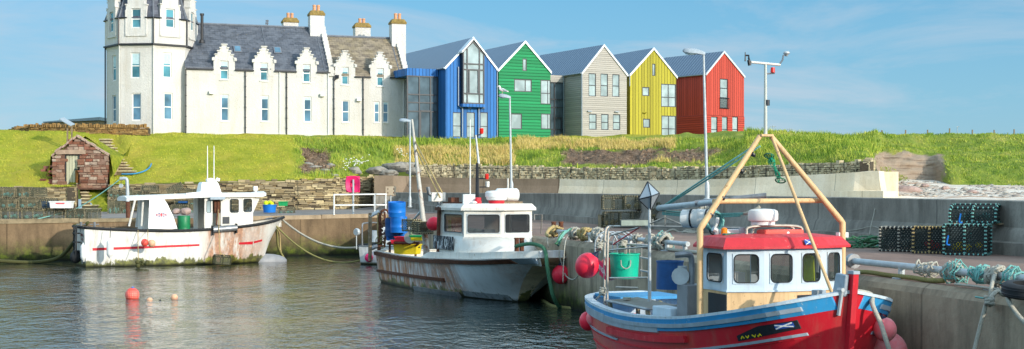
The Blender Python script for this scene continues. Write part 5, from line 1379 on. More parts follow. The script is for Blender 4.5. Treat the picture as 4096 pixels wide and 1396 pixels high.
# ---------------------------------------------------------------- boats
def cr_(a, b, c, d, t):
    return tuple(.5*(2*b[i]+(c[i]-a[i])*t+(2*a[i]-5*b[i]+4*c[i]-d[i])*t*t+(3*b[i]-a[i]-3*c[i]+d[i])*t**3) for i in range(len(a)))
def resample(rows, n):
    N = len(rows); out = []
    for i in range(n+1):
        f = i/n*(N-1); k = min(int(f), N-2); t = f-k
        a = rows[max(k-1, 0)]; b = rows[k]; c = rows[k+1]; d = rows[min(k+2, N-1)]
        out.append([cr_(p, q, r, s, t) for p, q, r, s in zip(a, b, c, d)])
    return out
class Boat:
    def __init__(s, name, label, O, h, secs, nx=40, nz=14):
        l = math.hypot(*h); s.h = (h[0]/l, h[1]/l); s.O = O
        s.t = thing(name, label, 'fishing boat', (O[0], O[1], 0), math.atan2(s.h[1], s.h[0]))
        g = resample(secs, nx); gt = list(map(list, zip(*g))); g = list(map(list, zip(*resample(gt, nz))))
        s.g = [[Vector((p[0], max(0, p[1]), p[2])) for p in r] for r in g]
    def L(s, px, py, y):
        hx_, hy = s.h; ox = s.O[0]-hy*y; oy = s.O[1]+hx_*y; k = (px-CX)/F
        t = (k*oy-ox)/(hx_-k*hy); return Vector((t, y, EZ-(py-HZ)/F*(oy+t*hy)))
    def LX(s, px, py, x):
        hx_, hy = s.h; ox = s.O[0]+hx_*x; oy = s.O[1]+hy*x; k = (px-CX)/F
        y = (k*oy-ox)/(-hy-k*hx_); return Vector((x, y, EZ-(py-HZ)/F*(oy+hx_*y)))
    def W(s, p):
        return Vector((s.O[0]+s.h[0]*p[0]-s.h[1]*p[1], s.O[1]+s.h[1]*p[0]+s.h[0]*p[1], p[2]))
    def rz(s): return math.atan2(s.h[1], s.h[0])
    def at(s, x, z):     # half breadth of the hull
        sec = []
        for k in range(len(s.g[0])):
            row = [r[k] for r in s.g]
            if x <= row[0].x: q = row[0]
            else:
                q = row[-1]
                for a, b in zip(row, row[1:]):
                    if a.x <= x <= b.x: q = a.lerp(b, (x-a.x)/max(1e-6, b.x-a.x)); break
            sec.append(q)
        if z >= sec[-1].z: return sec[-1].y
        for a, b in zip(sec[::-1], sec[-2::-1]):
            if (a.z-z)*(b.z-z) <= 0 and abs(a.z-b.z) > 1e-6: return lerp(a.y, b.y, (z-a.z)/(b.z-a.z))
        return sec[0].y
    def sheer(s, x):
        P_ = [r[-1] for r in s.g]
        if x <= P_[0].x: return P_[0]
        for a, b in zip(P_, P_[1:]):
            if a.x <= x <= b.x: return a.lerp(b, (x-a.x)/max(1e-6, b.x-a.x))
        return P_[-1]
    def shell(s, mat, deckmat, inmat, zd, cap=None, capmat=None, capw=.13, caph=.05, bul=.07, sol=None):
        mb = MB(); g = s.g
        rings = [[Vector((p.x, p.y, p.z)) for p in r[::-1]]+[Vector((p.x, -p.y, p.z)) for p in r[1:]] for r in g]
        mb.loft(rings, False, False); mb.poly(rings[0]); s.hull = mb.build('hull', mat, s.t, smooth=50)
        d = MB(); b = MB()
        ins = []
        for r in g:
            p = r[-1]; y = max(.0, p.y-bul); z = zd(p.x) if callable(zd) else zd; z = min(z, p.z-.05)
            ins.append((p.x-(.12 if p.y < .3 else 0), y, p.z, z, max(0, min(y, s.at(p.x, z)-bul))))
        for a, c in zip(ins, ins[1:]):
            d.poly([(a[0], -a[4], a[3]), (c[0], -c[4], c[3]), (c[0], c[4], c[3]), (a[0], a[4], a[3])])
            for sg in (-1, 1): b.poly([(a[0], sg*a[4], a[3]), (c[0], sg*c[4], c[3]), (c[0], sg*c[1], c[2]), (a[0], sg*a[1], a[2])])
        a = ins[0]; b.poly([(a[0]+bul, -a[4], a[3]), (a[0]+bul, a[4], a[3]), (a[0]+bul, a[1], a[2]), (a[0]+bul, -a[1], a[2])])
        d.build('deck', deckmat, s.t); b.build('bulwark', inmat, s.t)
        if capmat:
            c = MB(); P_ = [r[-1] for r in g]
            path = [Vector((p.x, -p.y, p.z)) for p in P_]+[Vector((p.x, p.y, p.z)) for p in P_[::-1]]
            rings = []
            for i, p in enumerate(path):
                q = path[(i+1) % len(path)]-path[i-1]; q.z = 0; q.normalize(); n = Vector((q.y, -q.x, 0))    # outwards
                rings.append([p+n*.03, p+n*.03+Vector((0, 0, caph)), p-n*capw+Vector((0, 0, caph)), p-n*capw])
            c.loft(rings, True, True, True); c.build('cap_rail', capmat, s.t)
        return s
    def strip(s, name, mat, x0, x1, lo, hi, side=-1, off=.012, n=30, th=.0):
        """band on the hull between lo(x) and hi(x); th gives it thickness"""
        mb = MB(); rings = []
        for i in range(n+1):
            x = lerp(x0, x1, i/n); a, b = lo(x), hi(x); ya, yb = s.at(x, a)+off, s.at(x, b)+off
            if th: rings.append([(x, side*(ya-off), a), (x, side*(ya+th), a), (x, side*(yb+th), b), (x, side*(yb-off), b)])
            else: rings.append([(x, side*ya, a), (x, side*yb, b)])
        mb.loft(rings, bool(th), bool(th)); return mb.build(name, mat, s.t)
def hull_mat(name, base, algae=None, rust=None, scuff=None, boot=None, rough=.45, grime=.5):
    m = NT(name); o = m.obj(); x, y, z = (m.sep(o, i) for i in range(3))
    c = m.ramp(m.noise(o, .9, 4), [(.3, tuple(k*.88 for k in base)), (.7, base)])
    c = m.mix(m.ramp(m.noise(m.map(o, (2.2, 2.2, .45)), 1.6, 6, .72), [(.5, 0), (.78, grime)]), c, hx('#8a7c66'))
    if scuff: c = m.mix(m.ramp(m.noise(m.map(o, loc=(3, 1, 4)), 2.2, 7, .75), [(.58, 0), (.62, 1)]), c, scuff)
    if rust:
        st = m.noise(m.map(o, (2.6, 2.6, .22)), 1.5, 6, .7)
        for (xa, xb, w_, k) in rust:
            msk = m.math('MULTIPLY', m.mr(x, xa-w_, xa), m.mr(x, xb, xb+w_, 1, 0))
            msk = m.math('MULTIPLY', m.math('MULTIPLY', msk, m.ramp(st, [(.32, 0), (.52, 1)])), k)
            c = m.mix(msk, c, m.ramp(m.noise(o, 6, 4, .7), [(.3, hx('#70421f')), (.55, hx('#ad6a34')), (.75, hx('#cfa070'))]))
    if boot: c = m.mix(m.ramp(m.mr(m.math('ADD', z, m.mr(m.noise(o, 3, 4), 0, 1, -.06, .06)), boot[0]-.02, boot[0]+.02), [(0, 1), (1, 0)]), c, boot[1])
    if algae:
        zz = m.math('ADD', z, m.mr(m.noise(m.map(o, (1.1, 1.1, .5)), 1.5, 6, .75), .2, .8, -algae[1], algae[1]))
        gm = m.ramp(m.mr(zz, algae[0]-.04, algae[0]+.05), [(0, 1), (1, 0)])
        c = m.mix(m.math('MULTIPLY', gm, .92), c, m.ramp(m.noise(o, 2.8, 6, .75), [(.33, hx('#26281a')), (.48, hx('#565a22')), (.62, hx('#8a8c34')), (.75, hx('#a8a464'))]))
    c = m.mix(m.ramp(m.mr(z, .02, .16), [(0, .95), (1, 0)]), c, hx('#15170f'))
    m.set(col=c, rough=rough, spec=.45); m.bump(m.noise(o, 3, 5, .6), .15, .03); return m.m
MT['hullA'] = hull_mat('white_hull', hx('#e4e2da'), (.32, .5), [(6.3, 8.0, .5, .8), (8.6, 9.2, .5, .5)], None, None, .45, .75)
MT['hullB'] = hull_mat('rusty_hull', hx('#eef3f5'), (.2, .42), [(-1, 5.2, 1.2, .95), (6, 9.5, 1.0, .8), (13.4, 16, .6, .3)], None, None, .45, .35)
MT['hullC'] = hull_mat('red_hull', hx('#c8202f'), None, [(1, 2.2, .4, .25), (5, 5.6, .3, .25)], None, None, .36, .35)
def see_glass(name, col, alpha=.5):
    m = NT(name); m.set(col=col, rough=.05, spec=.7, alpha=alpha); return m.m
MT['cglass'] = see_glass('cabin_glass', hx('#3c4540'), .38)
MT['bglass'] = see_glass('wheelhouse_glass', hx('#2a2f33'), .72)
def rwin(par, pl, r, fm, pm, rad=.1, fw=.05, off=.004, name='window', seal=True, th=.03):
    """window with rounded corners: ring frame from a rectangle to a rounded rectangle, then the pane"""
    a, b, lo, hi = r; inn = []; out = []
    cs = [(b-fw-rad, hi-fw-rad, 0), (a+fw+rad, hi-fw-rad, 90), (a+fw+rad, lo+fw+rad, 180), (b-fw-rad, lo+fw+rad, 270)]
    oc = [(b, hi), (a, hi), (a, lo), (b, lo)]
    for (cx, cz, a0), q in zip(cs, oc):
        for k in range(5):
            t = R(a0+90*k/4); inn.append((cx+rad*math.cos(t), cz+rad*math.sin(t)))
            out.append(q)
    mb = MB(); n = len(inn)
    vs = [pl.pt(s, z, off) for s, z in out]+[pl.pt(s, z, off) for s, z in inn]+[pl.pt(s, z, off-th) for s, z in inn]
    mb.add(vs, [(i, (i+1) % n, n+(i+1) % n, n+i) for i in range(n)]+[(n+i, n+(i+1) % n, 2*n+(i+1) % n, 2*n+i) for i in range(n)])
    w = mb.build(name, fm, par)
    p = MB(); p.poly([pl.pt(s, z, off-th*.7) for s, z in inn]); p.build('pane', pm, w)
    if seal:
        e = MB(); e.tube([pl.pt(s, z, off) for s, z in inn], .012, 4, closed=True); e.build('seal', MT['rubber'], w)
    return w
def wall_box(par, name, mat, base, top, zb, zt, rects):
    """walls between two plan polygons (bottom/top) with window holes given per side: rects[i] = [(s0,s1,z0,z1)]"""
    mb = MB()
    for i in range(len(base)):
        pl = Plane(base[i], (Vector(base[(i+1) % len(base)])-Vector(base[i])))
        Ls = (Vector(base[(i+1) % len(base)])-Vector(base[i])).length
        holed(mb, pl, [(0, zt), (Ls, zt)], zb, rects.get(i, []), .03)
    return mb.build(name, mat, par)
def rope(pts, r, mat, label, cat='rope', name='mooring_rope', grp=None, n=5):
    pts = [Vector(p) for p in pts]; c = pts[0].copy(); mb = MB(); mb.tube([p-c for p in pts], r, n)
    return tag(mb.build(name, mat, loc=tuple(c), smooth=180), label, cat, grp)
def sag(a, b, s, n=14):
    a, b = Vector(a), Vector(b); return [a.lerp(b, i/n)-Vector((0, 0, s*4*(i/n)*(1-i/n))) for i in range(n+1)]
def curve(pts, n=6):
    P_ = [tuple(p) for p in pts]; out = resample([[p] for p in P_], n*(len(P_)-1)); return [Vector(r[0]) for r in out]
def text_mesh(name, s, size, mat, parent, M):
    cu = bpy.data.curves.new(name, 'FONT'); cu.body = s; cu.size = size; cu.align_x = 'CENTER'; cu.align_y = 'CENTER'; cu.extrude = .002
    o = bpy.data.objects.new(name, cu); COL.objects.link(o); bpy.context.view_layer.update()
    me = bpy.data.meshes.new_from_object(o.evaluated_get(bpy.context.evaluated_depsgraph_get())); bpy.data.objects.remove(o); bpy.data.curves.remove(cu)
    me.name = name; me.materials.clear(); me.materials.append(mat); me.transform(M)
    q = bpy.data.objects.new(name, me); COL.objects.link(q); q.parent = parent; return q
def faceM(p, u, v):     # text plane: x axis u, y axis v
    u = Vector(u).normalized(); v = Vector(v).normalized(); w_ = u.cross(v)
    M = Matrix(((u.x, v.x, w_.x, p[0]), (u.y, v.y, w_.y, p[1]), (u.z, v.z, w_.z, p[2]), (0, 0, 0, 1))); return M
MT['union_blue'] = std('flag_blue', hx('#1c2c74'), .6, .05); MT['flag_red'] = std('flag_red', hx('#c02038'), .6, .05); MT['flag_blue'] = std('saltire_blue', hx('#1f4fa0'), .6, .05)
MT['txt_red'] = std('red_lettering', hx('#7a3a4a'), .6); MT['txt_white'] = std('white_lettering', hx('#dfe2e0'), .6); MT['txt_yel'] = std('yellow_lettering', hx('#e6d020'), .6)

# ---------------------------------------------------------- A: white boat by the inner quay
A = Boat('fishing_boat', 'white fishing boat with red stripe and flag panel moored along the inner quay', (-22.1, 71.6), (.891, .454), [
    [(.12, 0, -.5), (.1, 1.1, -.35), (.04, 1.46, .05), (.0, 1.5, 1.0), (-.05, 1.54, 2.04)],
    [(2, 0, -.6), (2, 1.2, -.4), (2, 1.58, .05), (2, 1.64, .95), (2, 1.66, 1.9)],
    [(4.6, 0, -.7), (4.6, 1.2, -.4), (4.6, 1.6, .1), (4.6, 1.68, .95), (4.6, 1.72, 1.83)],
    [(7, 0, -.7), (7, .9, -.4), (7, 1.4, .15), (7, 1.58, 1.0), (7.05, 1.68, 1.93)],
    [(8.7, 0, -.7), (8.7, .45, -.3), (8.75, .85, .2), (8.8, 1.15, 1.1), (8.9, 1.42, 2.1)],
    [(9.55, 0, -.6), (9.5, .1, -.25), (9.55, .32, .3), (9.75, .62, 1.25), (10.0, .95, 2.28)],
    [(9.7, 0, -.5), (9.72, .0, -.1), (9.78, .0, .5), (10.15, .0, 1.4), (10.8, .0, 2.45)]])
A.shell(MT['hullA'], MT['greyp'], MT['whitep'], lambda x: 1.25 if x < 8.6 else 1.9, True, MT['wood'], .16, .03)
gun = MB()
for sg in (-1, 1): gun.tube([Vector((r[-1].x, sg*(r[-1].y+.03), r[-1].z-.03)) for r in A.g], .075, 6)
gun.tube([(-.08, -1.54, 2.01), (-.08, 1.54, 2.01)], .075, 6); gun.build('rubber_fendering', MT['rubber'], A.t, smooth=180)
zA = lambda px, py: A.L(px, py, -1.65).z
xA = lambda px: A.L(px, 950, -1.65).x
A.strip('red_stripe', MT['redp'], xA(372), xA(797), lambda x: lerp(.84, .99, (x-.4)/5.4), lambda x: lerp(.97, 1.09, (x-.4)/5.4))
A.strip('red_stripe', MT['redp'], 7.9, 8.72, lambda x: lerp(1.02, 1.0, x-7.9), lambda x: lerp(1.13, 1.17, x-7.9))
A.strip('red_stripe', MT['redp'], 8.78, 9.3, lambda x: lerp(1.05, 1.15, (x-8.78)/.5), lambda x: lerp(1.17, 1.26, (x-8.78)/.5))
# bulbous foot
bb_ = MB(); bb_.sphere((9.85, 0, .02), 1, 14, 9, (1.15, .5, .42)); bb_.build('bulb', std('grey_bulb', hx('#8d8f92'), .5, .15, 3), A.t, smooth=180)
# wheelhouse
x0, x1 = A.L(818, 850, -1.15).x, A.L(1012, 850, -1.15).x; plS = Plane((0, -1.15), (1, 0))
zr0 = A.L(900, 800, -1.15).z; zt_ = zr0+.12
W1 = (A.L(917, 0, -1.15).x, A.L(957, 0, -1.15).x, A.L(930, 853, -1.15).z, A.L(930, 794, -1.15).z); W2 = (A.L(971, 0, -1.15).x, A.L(1010, 0, -1.15).x, A.L(990, 850, -1.15).z, A.L(990, 793, -1.15).z)
dO = (A.L(850, 0, -1.15).x, A.L(884, 0, -1.15).x, 1.3, A.L(860, 800, -1.15).z); dW = (A.L(824, 0, -1.15).x, A.L(846, 0, -1.15).x, A.L(835, 853, -1.15).z, A.L(835, 800, -1.15).z)
wh = MB(); holed(wh, plS, [(x0, zt_), (x1, zt_)], 1.25, [W1, W2, dO, dW], .04)
tri = [(x1, -1.15, A.L(1000, 852, -1.15).z), (x1+.42, -1.02, zt_), (x1, -1.15, zt_)]; wh.poly(tri); wh.poly([(p[0], -p[1], p[2]) for p in tri])
fr_ = [(x1, -1.15, 1.25), (x1, 1.15, 1.25), (x1, 1.15, tri[0][2]), (x1, -1.15, tri[0][2])]; wh.poly(fr_)
for yy in ((-1.15, -1.0), (-.08, .08), (1.0, 1.15)):
    wh.poly([(x1, yy[0], tri[0][2]), (x1, yy[1], tri[0][2]), (x1+.42, yy[1]*.9, zt_), (x1+.42, yy[0]*.9, zt_)])
holed(wh, Plane((0, 1.15), (1, 0)), [(x0, zt_), (x1, zt_)], 1.25, [W1, W2], .04)
wh.poly([(x0, .2, 1.25), (x0, 1.15, 1.25), (x0, 1.15, zt_), (x0, .2, zt_)])
who = wh.build('wheelhouse', MT['whitep'], A.t)
for y0_, y1_ in ((-1.0, -.08), (.08, 1.0)):
    g = MB(); g.poly([(x1+.01, y0_, tri[0][2]), (x1+.01, y1_, tri[0][2]), (x1+.41, y1_*.9, zt_), (x1+.41, y0_*.9, zt_)]); g.build('windscreen', MT['bglass'], A.t)
for r in (W1, W2): rwin(A.t, plS, r, MT['wframe'], MT['cglass'], .09, .035, .02)
for r in (W1, W2): rwin(A.t, Plane((1, 1.15), (1, 0)), (r[0]-1, r[1]-1, r[2], r[3]), MT['wframe'], MT['cglass'], .09, .035, .02)
rwin(A.t, plS, dW, MT['wframe'], MT['panel'], .06, .03, .02)
vt = MB(); vt.box((A.L(905, 0, -1.2).x, -1.165, A.L(905, 881, -1.15).z), (.36, .03, .36)); vt.build('vent_grille', MT['dframe'], A.t)
# roof and shelter
xa, xb = A.L(508, 785, -1.3).x, A.L(1066, 785, -1.25).x; rf = MB()
zr1 = A.L(1050, 783, -1.3).z; zra = A.L(520, 800, -1.3).z
rf.loft([[(x, y, z+dz) for y, dz in ((-w_, -.09), (-w_-.02, .06), (-w_*.6, .15), (w_*.6, .15), (w_+.02, .06), (w_, -.09))] for x, w_, z in ((xa, 1.15, zra+.04), (xa+.3, 1.3, zra+.07), (x0-.4, 1.32, zr1-.02), (x0+.2, 1.34, zr1), (xb-.25, 1.32, zr1+.03), (xb, 1.2, zr1+.09))], True, True)
rf.build('roof', MT['white'], A.t)
sd = MB(); q = [A.L(px, py, -1.5) for px, py in ((592, 914), (708, 914), (695, 868), (672, 815), (655, 790), (602, 790))]
q2 = [Vector((p.x, lerp(-1.56, -1.3, min(1, (p.z-1.9)/1.6)), p.z)) for p in q]; sd.extr(q2, (0, .06, 0)); sd.build('shelter_panel', MT['white'], A.t)
sd = MB(); sd.extr([Vector((p.x, -p.y, p.z)) for p in q2], (0, -.06, 0)); sd.build('shelter_panel', MT['white'], A.t)
for px0, px1, yy in ((516, 540, -1.25), (566, 572, -.9), (516, 540, 1.25), (560, 566, .3)):
    p = MB(); a = A.L(px0, 905, yy); b = A.L(px1, 800, yy); p.tube([a, b], .055, 6); p.build('shelter_post', MT['whitep'], A.t)
fb = MB(); fb.box((A.L(640, 800, 0).x-.4, .7, 2.6), (1.0, 1.0, 1.5)); fb.build('shelter_locker', MT['whitep'], A.t)
# flag of the union on the side panel
p0 = A.L(624, 867, -1.5); p1 = A.L(668, 852, -1.5); yy = -1.49; u0, u1, v0, v1 = p0.x, p1.x, p0.z, p1.z
fl = MB(); FQ = lambda pts, o_: [(lerp(u0, u1, a), -lerp(1.56, 1.3, (lerp(v0, v1, b)-1.9)/1.6)-o_, lerp(v0, v1, b)) for a, b in pts]
fl.poly(FQ([(0, 0), (1, 0), (1, 1), (0, 1)], .006)); flo = fl.build('union_flag', MT['union_blue'], A.t)
wx = MB(); rx = MB()
for (a, b, c, d) in ((0, 0, 1, 1), (0, 1, 1, 0)):
    wx.poly(FQ([(a, b+(.13 if b == 0 else -.13)), (a, b), (a+.07, b), (c, d-(.13 if d == 1 else -.13)), (c, d), (c-.07, d)], .008+.001*b)); rx.poly(FQ([(a, b), (a+.03, b), (c, d), (c-.03, d)], .010+.001*b))
wx.poly(FQ([(.4, 0), (.6, 0), (.6, 1), (.4, 1)], .012)); wx.poly(FQ([(0, .34), (1, .34), (1, .66), (0, .66)], .0125))
rx.poly(FQ([(.44, 0), (.56, 0), (.56, 1), (.44, 1)], .014)); rx.poly(FQ([(0, .4), (1, .4), (1, .6), (0, .6)], .0145))
wx.build('white_crosses', MT['txt_white'], flo); rx.build('red_crosses', MT['flag_red'], flo)
text_mesh('name_lettering', 'ANDREA C', .17, MT['txt_red'], A.t, faceM((-.06-.012, -1.0, 1.62), (0, -1, 0), (0, 0, 1)))
text_mesh('port_lettering', 'WICK', .17, MT['txt_red'], A.t, faceM((-.05-.012, -1.0, 1.38), (0, -1, 0), (0, 0, 1)))
# mast housing, radar, aerials
a = A.L(800, 785, -.5); b = A.L(891, 785, -.5); zt2 = A.L(840, 728, -.5).z; mh = MB()
mh.loft([[(a.x, -.55, a.z-.05), (b.x, -.55, a.z-.05), (b.x, .55, a.z-.05), (a.x, .55, a.z-.05)], [(a.x+.12, -.38, zt2-.1), (b.x-.18, -.38, zt2-.1), (b.x-.18, .38, zt2-.1), (a.x+.12, .38, zt2-.1)], [(a.x+.18, -.32, zt2), (b.x-.24, -.32, zt2), (b.x-.24, .32, zt2), (a.x+.18, .32, zt2)]], True, True)
mh.build('mast_housing', MT['white'], A.t, bevel=.02)
rd_ = MB(); c = A.L(842, 722, 0); rd_.lathe((c.x, 0, zt2), [(.2, 0), (.26, .06), (.26, .14), (.18, .2), (.05, .22)], 14); rd_.build('radar_dome', MT['white'], A.t, smooth=50)
cm = MB(); c = A.L(871, 718, 0); cm.box(c, (.18, .16, .16), Ry(.3)); cm.box(c+Vector((-.12, 0, -.12)), (.08, .1, .12)); cm.build('camera_housing', MT['white'], A.t)
for px, yt in ((830, 583), (856, 583)):
    c = A.L(px, yt, -.2); d = A.L(px, 725, -.2); m = MB(); m.tube([d, c], [.032, .02], 5); m.build('aerial', MT['white'], A.t)
sl2 = MB(); c = A.L(1022, 754, -.6); sl2.box(c, (.22, .16, .22)); sl2.tube([c, c-Vector((0, 0, .25))], .05, 6); sl2.build('searchlight', MT['white'], A.t, bevel=.02)
bar = MB(); bar.tube([A.L(745, 776, -1.1), A.L(817, 769, -1.0)], .05, 8); bar.build('strip_light', MT['white'], A.t)
fl2 = MB(); p = A.L(870, 793, -1.36); fl2.box(p, (.8, .1, .16)); fl2.build('flood_light', MT['greyp'], A.t, bevel=.02)
# roller tube at the rail
nh = MB(); a, b = A.L(851, 919, -1.78), A.L(946, 911, -1.72); nh.tube([a, b], .17, 12); nh.build('hauling_roller', MT['alu'], A.t, smooth=50)
for p in (a, b): e = MB(); e.box(p+Vector((0, .06, -.03)), (.06, .3, .5)); e.build('roller_bracket', MT['rubber'], A.t)
hp_ = MB(); hp_.tube([A.L(866, 900, -1.3), A.L(872, 830, -1.1), A.L(872, 806, -1.1)], .04, 6); hp_.box(A.L(866, 826, -.9), (.3, .3, .7)); hp_.build('hauler', MT['rust'], A.t)
for px in (378, 324): m = MB(); c = A.L(px, 888, -1.35 if px == 378 else -.4); m.tube([c, c-Vector((0, 0, .5))], .06, 8); m.tube([c+Vector((-.22, 0, -.12)), c+Vector((.22, 0, -.12))], .025, 5); m.build('bollard', MT['alu'], A.t)
an = MB(); a = A.L(1062, 875, -.9); an.tube([a, a+Vector((.4, .1, .06))], .03, 5); an.build('bow_cleat', MT['alu'], A.t)
# transom ladder/boarding frame
lf = MB()
for yy in (-.9, -.3): lf.bb(-.38, -.3, yy-.04, yy+.04, .45, 2.05)
for z in (.8, 1.25, 1.7): lf.bb(-.42, -.12, -.9, -.3, z-.03, z+.03)
lf.build('stern_platform', MT['rubber'], A.t)
ex = MB(); ex.sphere((-.3, -.6, .5), .3, 10, 7, (1, 1, 1.1)); ex.build('outboard_guard', MT['rubber'], A.t, smooth=180)

# ---------------------------------------------------------- B: rusty white boat alongside the pier
B = Boat('fishing_boat', 'rust streaked white fishing boat with wheelhouse forward and green algae along its waterline', (-4.145, 59.46), (.363, -.932), [
    [(.2, 0, -.5), (.2, 1.0, -.4), (.1, 1.5, .0), (.02, 1.62, .6), (-.05, 1.7, 1.3)],
    [(3, 0, -.7), (3, 1.2, -.45), (3, 1.62, .0), (3, 1.7, .6), (3, 1.76, 1.26)],
    [(6.5, 0, -.8), (6.5, 1.15, -.5), (6.5, 1.55, .05), (6.5, 1.68, .65), (6.5, 1.78, 1.28)],
    [(9.5, 0, -.8), (9.5, .7, -.45), (9.5, 1.15, .1), (9.6, 1.5, .75), (9.7, 1.77, 1.38)],
    [(11.3, 0, -.7), (11.3, .35, -.35), (11.4, .72, .15), (11.8, 1.3, .85), (12.2, 1.7, 1.46)],
    [(12.1, 0, -.6), (12.15, .16, -.3), (12.3, .36, .15), (13.0, .95, .85), (13.8, 1.42, 1.55)],
    [(12.3, 0, -.6), (12.35, .1, -.25), (12.5, .2, .15), (13.5, .36, .9), (15.05, .5, 1.62)]])
B.shell(MT['hullB'], MT['wood'], MT['whitep'], lambda x: .75 if x < 7 else 1.35, True, MT['whitep'], .12, .03)
bwf = MB(); r = B.g[-1]     # flat raked bow plate
bwf.loft([[Vector((p.x, -p.y, p.z)) for p in r], [Vector((p.x+.004, p.y, p.z)) for p in r]], False, False); bwf.build('bow_plate', hull_mat('sun_tinted_bow', hx('#fff2d0'), (.3, .5), [(13, 16, .4, .2)], None, None, .5, .5), B.t)  # cream base paints sunlight onto the bow plate, under real algae and rust
sh_ = lambda x: B.sheer(x).z
B.strip('rub_rail', MT['rust'], -.02, 14.2, lambda x: sh_(x)-.17, lambda x: sh_(x)-.03, th=.09, off=0, n=40)
B.strip('rub_rail', MT['rust'], -.02, 14.2, lambda x: sh_(x)-.17, lambda x: sh_(x)-.03, side=1, th=.09, off=0, n=40)
B.strip('rail_end', MT['greyp'], 14.25, 15.0, lambda x: sh_(x)-.19, lambda x: sh_(x)-.0, th=.05, off=0, n=6)
B.strip('lower_rubbing_bar', MT['rust'], .1, 8.6, lambda x: lerp(.42, .5, x/8), lambda x: lerp(.53, .62, x/8), th=.09, off=0)
B.strip('bilge_plate', MT['alu'], 5.5, 9.3, lambda x: -.02, lambda x: .16, th=.14, off=0, n=14)
B.strip('worn_boot_top', std('flaked_grey_paint', hx('#8f979b'), .6, .3, 5, col2=hx('#4c4a3c')), 9.6, 12.25, lambda x: .04, lambda x: .24, n=14)
# white raised bulwark forward
bf = MB(); rings = []
for i in range(25):
    x = lerp(6.0, 14.95, i/24); p = B.sheer(x); h_ = .24*min(1, (x-5.98)/1.0); y = p.y-.12
    rings.append([(x, -y, p.z), (x, -y+.02, p.z+h_), (x, -y+.12, p.z+h_), (x, -y+.12, p.z)])
bf.loft(rings, True, True); bf.build('raised_bulwark', MT['whitep'], B.t)
bf = MB(); bf.loft([[(p[0], -p[1], p[2]) for p in r] for r in rings], True, True); bf.build('raised_bulwark', MT['whitep'], B.t)
bf = MB(); bf.bb(14.8, 15.02, -.42, .42, 1.62, 1.85); bf.build('bow_bulwark', MT['hullB'], B.t)
# wheelhouse
zb_, zs_ = 2.35, B.L(2010, 842, 0).z
vx = B.L(2010, 850, 0).x; cx_ = vx-.42; ax_ = B.LX(1762, 900, 7.4).x; hw = 1.27
tk = MB()
plan = [(ax_, -1.42), (cx_+.1, -1.45), (cx_+1.3, -1.0), (cx_+1.75, 0), (cx_+1.3, 1.0), (cx_+.1, 1.45), (ax_, 1.42)]
plan2 = [(ax_, -1.34), (cx_, -1.32), (vx+.02, 0), (vx+.02, 0), (vx+.02, 0), (cx_, 1.32), (ax_, 1.34)]
plan_m = [(a[0]*.55+b[0]*.45, a[1]*.6+b[1]*.4) for a, b in zip(plan, plan2)]
zt_ = B.L(1940, 947, -.6).z
tk.loft([[(x, y, 1.1) for x, y in plan], [(x, y, lerp(1.3, zt_, .45)) for x, y in plan], [(x, y, lerp(1.3, zt_, .85)) for x, y in plan_m], [(x, y, zt_) for x, y in plan2]], True, True)
tk.build('cabin_trunk', MT['whitep'], B.t, smooth=50)
def pside(p, q): return Plane(p, (q[0]-p[0], q[1]-p[1]))
bs = [(ax_, -1.32), (cx_, -1.3), (vx, 0), (cx_, 1.3), (ax_, 1.32)]
L01 = math.dist(bs[0], bs[1]); L12 = math.dist(bs[1], bs[2]); zlo = B.L(1940, 935, -.6).z; zhi = B.L(1940, 855, -.6).z
ws = [(lerp(0, L01, .2), L01*.95, zlo, zhi)]; wf1 = (.09, L12-.07, zlo, zhi); wf2 = (.08, L12-.1, zlo, zhi)
wb = MB()
planes = [pside(bs[i], bs[i+1]) for i in range(4)]; rc_ = [ws, [wf1], [wf2], [(L01*.05, L01*.8, zlo, zhi)]]
for pl, r, L_ in zip(planes, rc_, (L01, L12, L12, L01)): holed(wb, pl, [(0, zs_), (L_, zs_)], zt_-.02, r, .05)
wb.poly([(ax_, -1.32, 1.2), (ax_, -.3, 1.2), (ax_, -.3, zs_), (ax_, -1.32, zs_)]); wb.poly([(ax_, .45, 1.2), (ax_, 1.32, 1.2), (ax_, 1.32, zs_), (ax_, .45, zs_)])
wb.build('wheelhouse', MT['whitep'], B.t)
for pl, r in zip(planes, rc_): rwin(B.t, pl, r[0], MT['galv'], MT['bglass'], .07, .04, .015)
wi = MB(); wi.bb(ax_+.1, cx_-.1, -1.2, 1.2, 1.2, zlo-.12); wi.build('console', MT['darkp'], B.t)
wi = MB(); wi.box((ax_+.9, -.95, zlo+.25), (.5, .3, .6)); wi.build('hanging_jacket', MT['orange'], B.t); 
wi = MB(); wi.box((ax_+.55, -1.0, zlo+.2), (.3, .25, .5)); wi.build('hanging_jacket', MT['hivis'], B.t)
wi = MB(); wi.box((vx-.5, -.35, zlo+.06), (.3, .4, .16)); wi.build('plotter', MT['galv'], B.t)
rfp = [(ax_-.12, -1.44), (cx_+.06, -1.44), (vx+.17, 0), (cx_+.06, 1.44), (ax_-.12, 1.44)]; rfo = MB()
rfo.loft([[(x, y, zs_) for x, y in rfp], [(x, y, zs_+.09) for x, y in rfp], [(lerp(x, 9, .05), y*.9, zs_+.24) for x, y in rfp]], True, True); rfo.build('wheelhouse_roof', MT['whitep'], B.t)
ra = MB(); ra.bb(ax_-.14, ax_+.5, -1.47, -1.3, zs_-.02, zs_+.1); ra.build('rusty_roof_edge', MT['rust'], B.t)
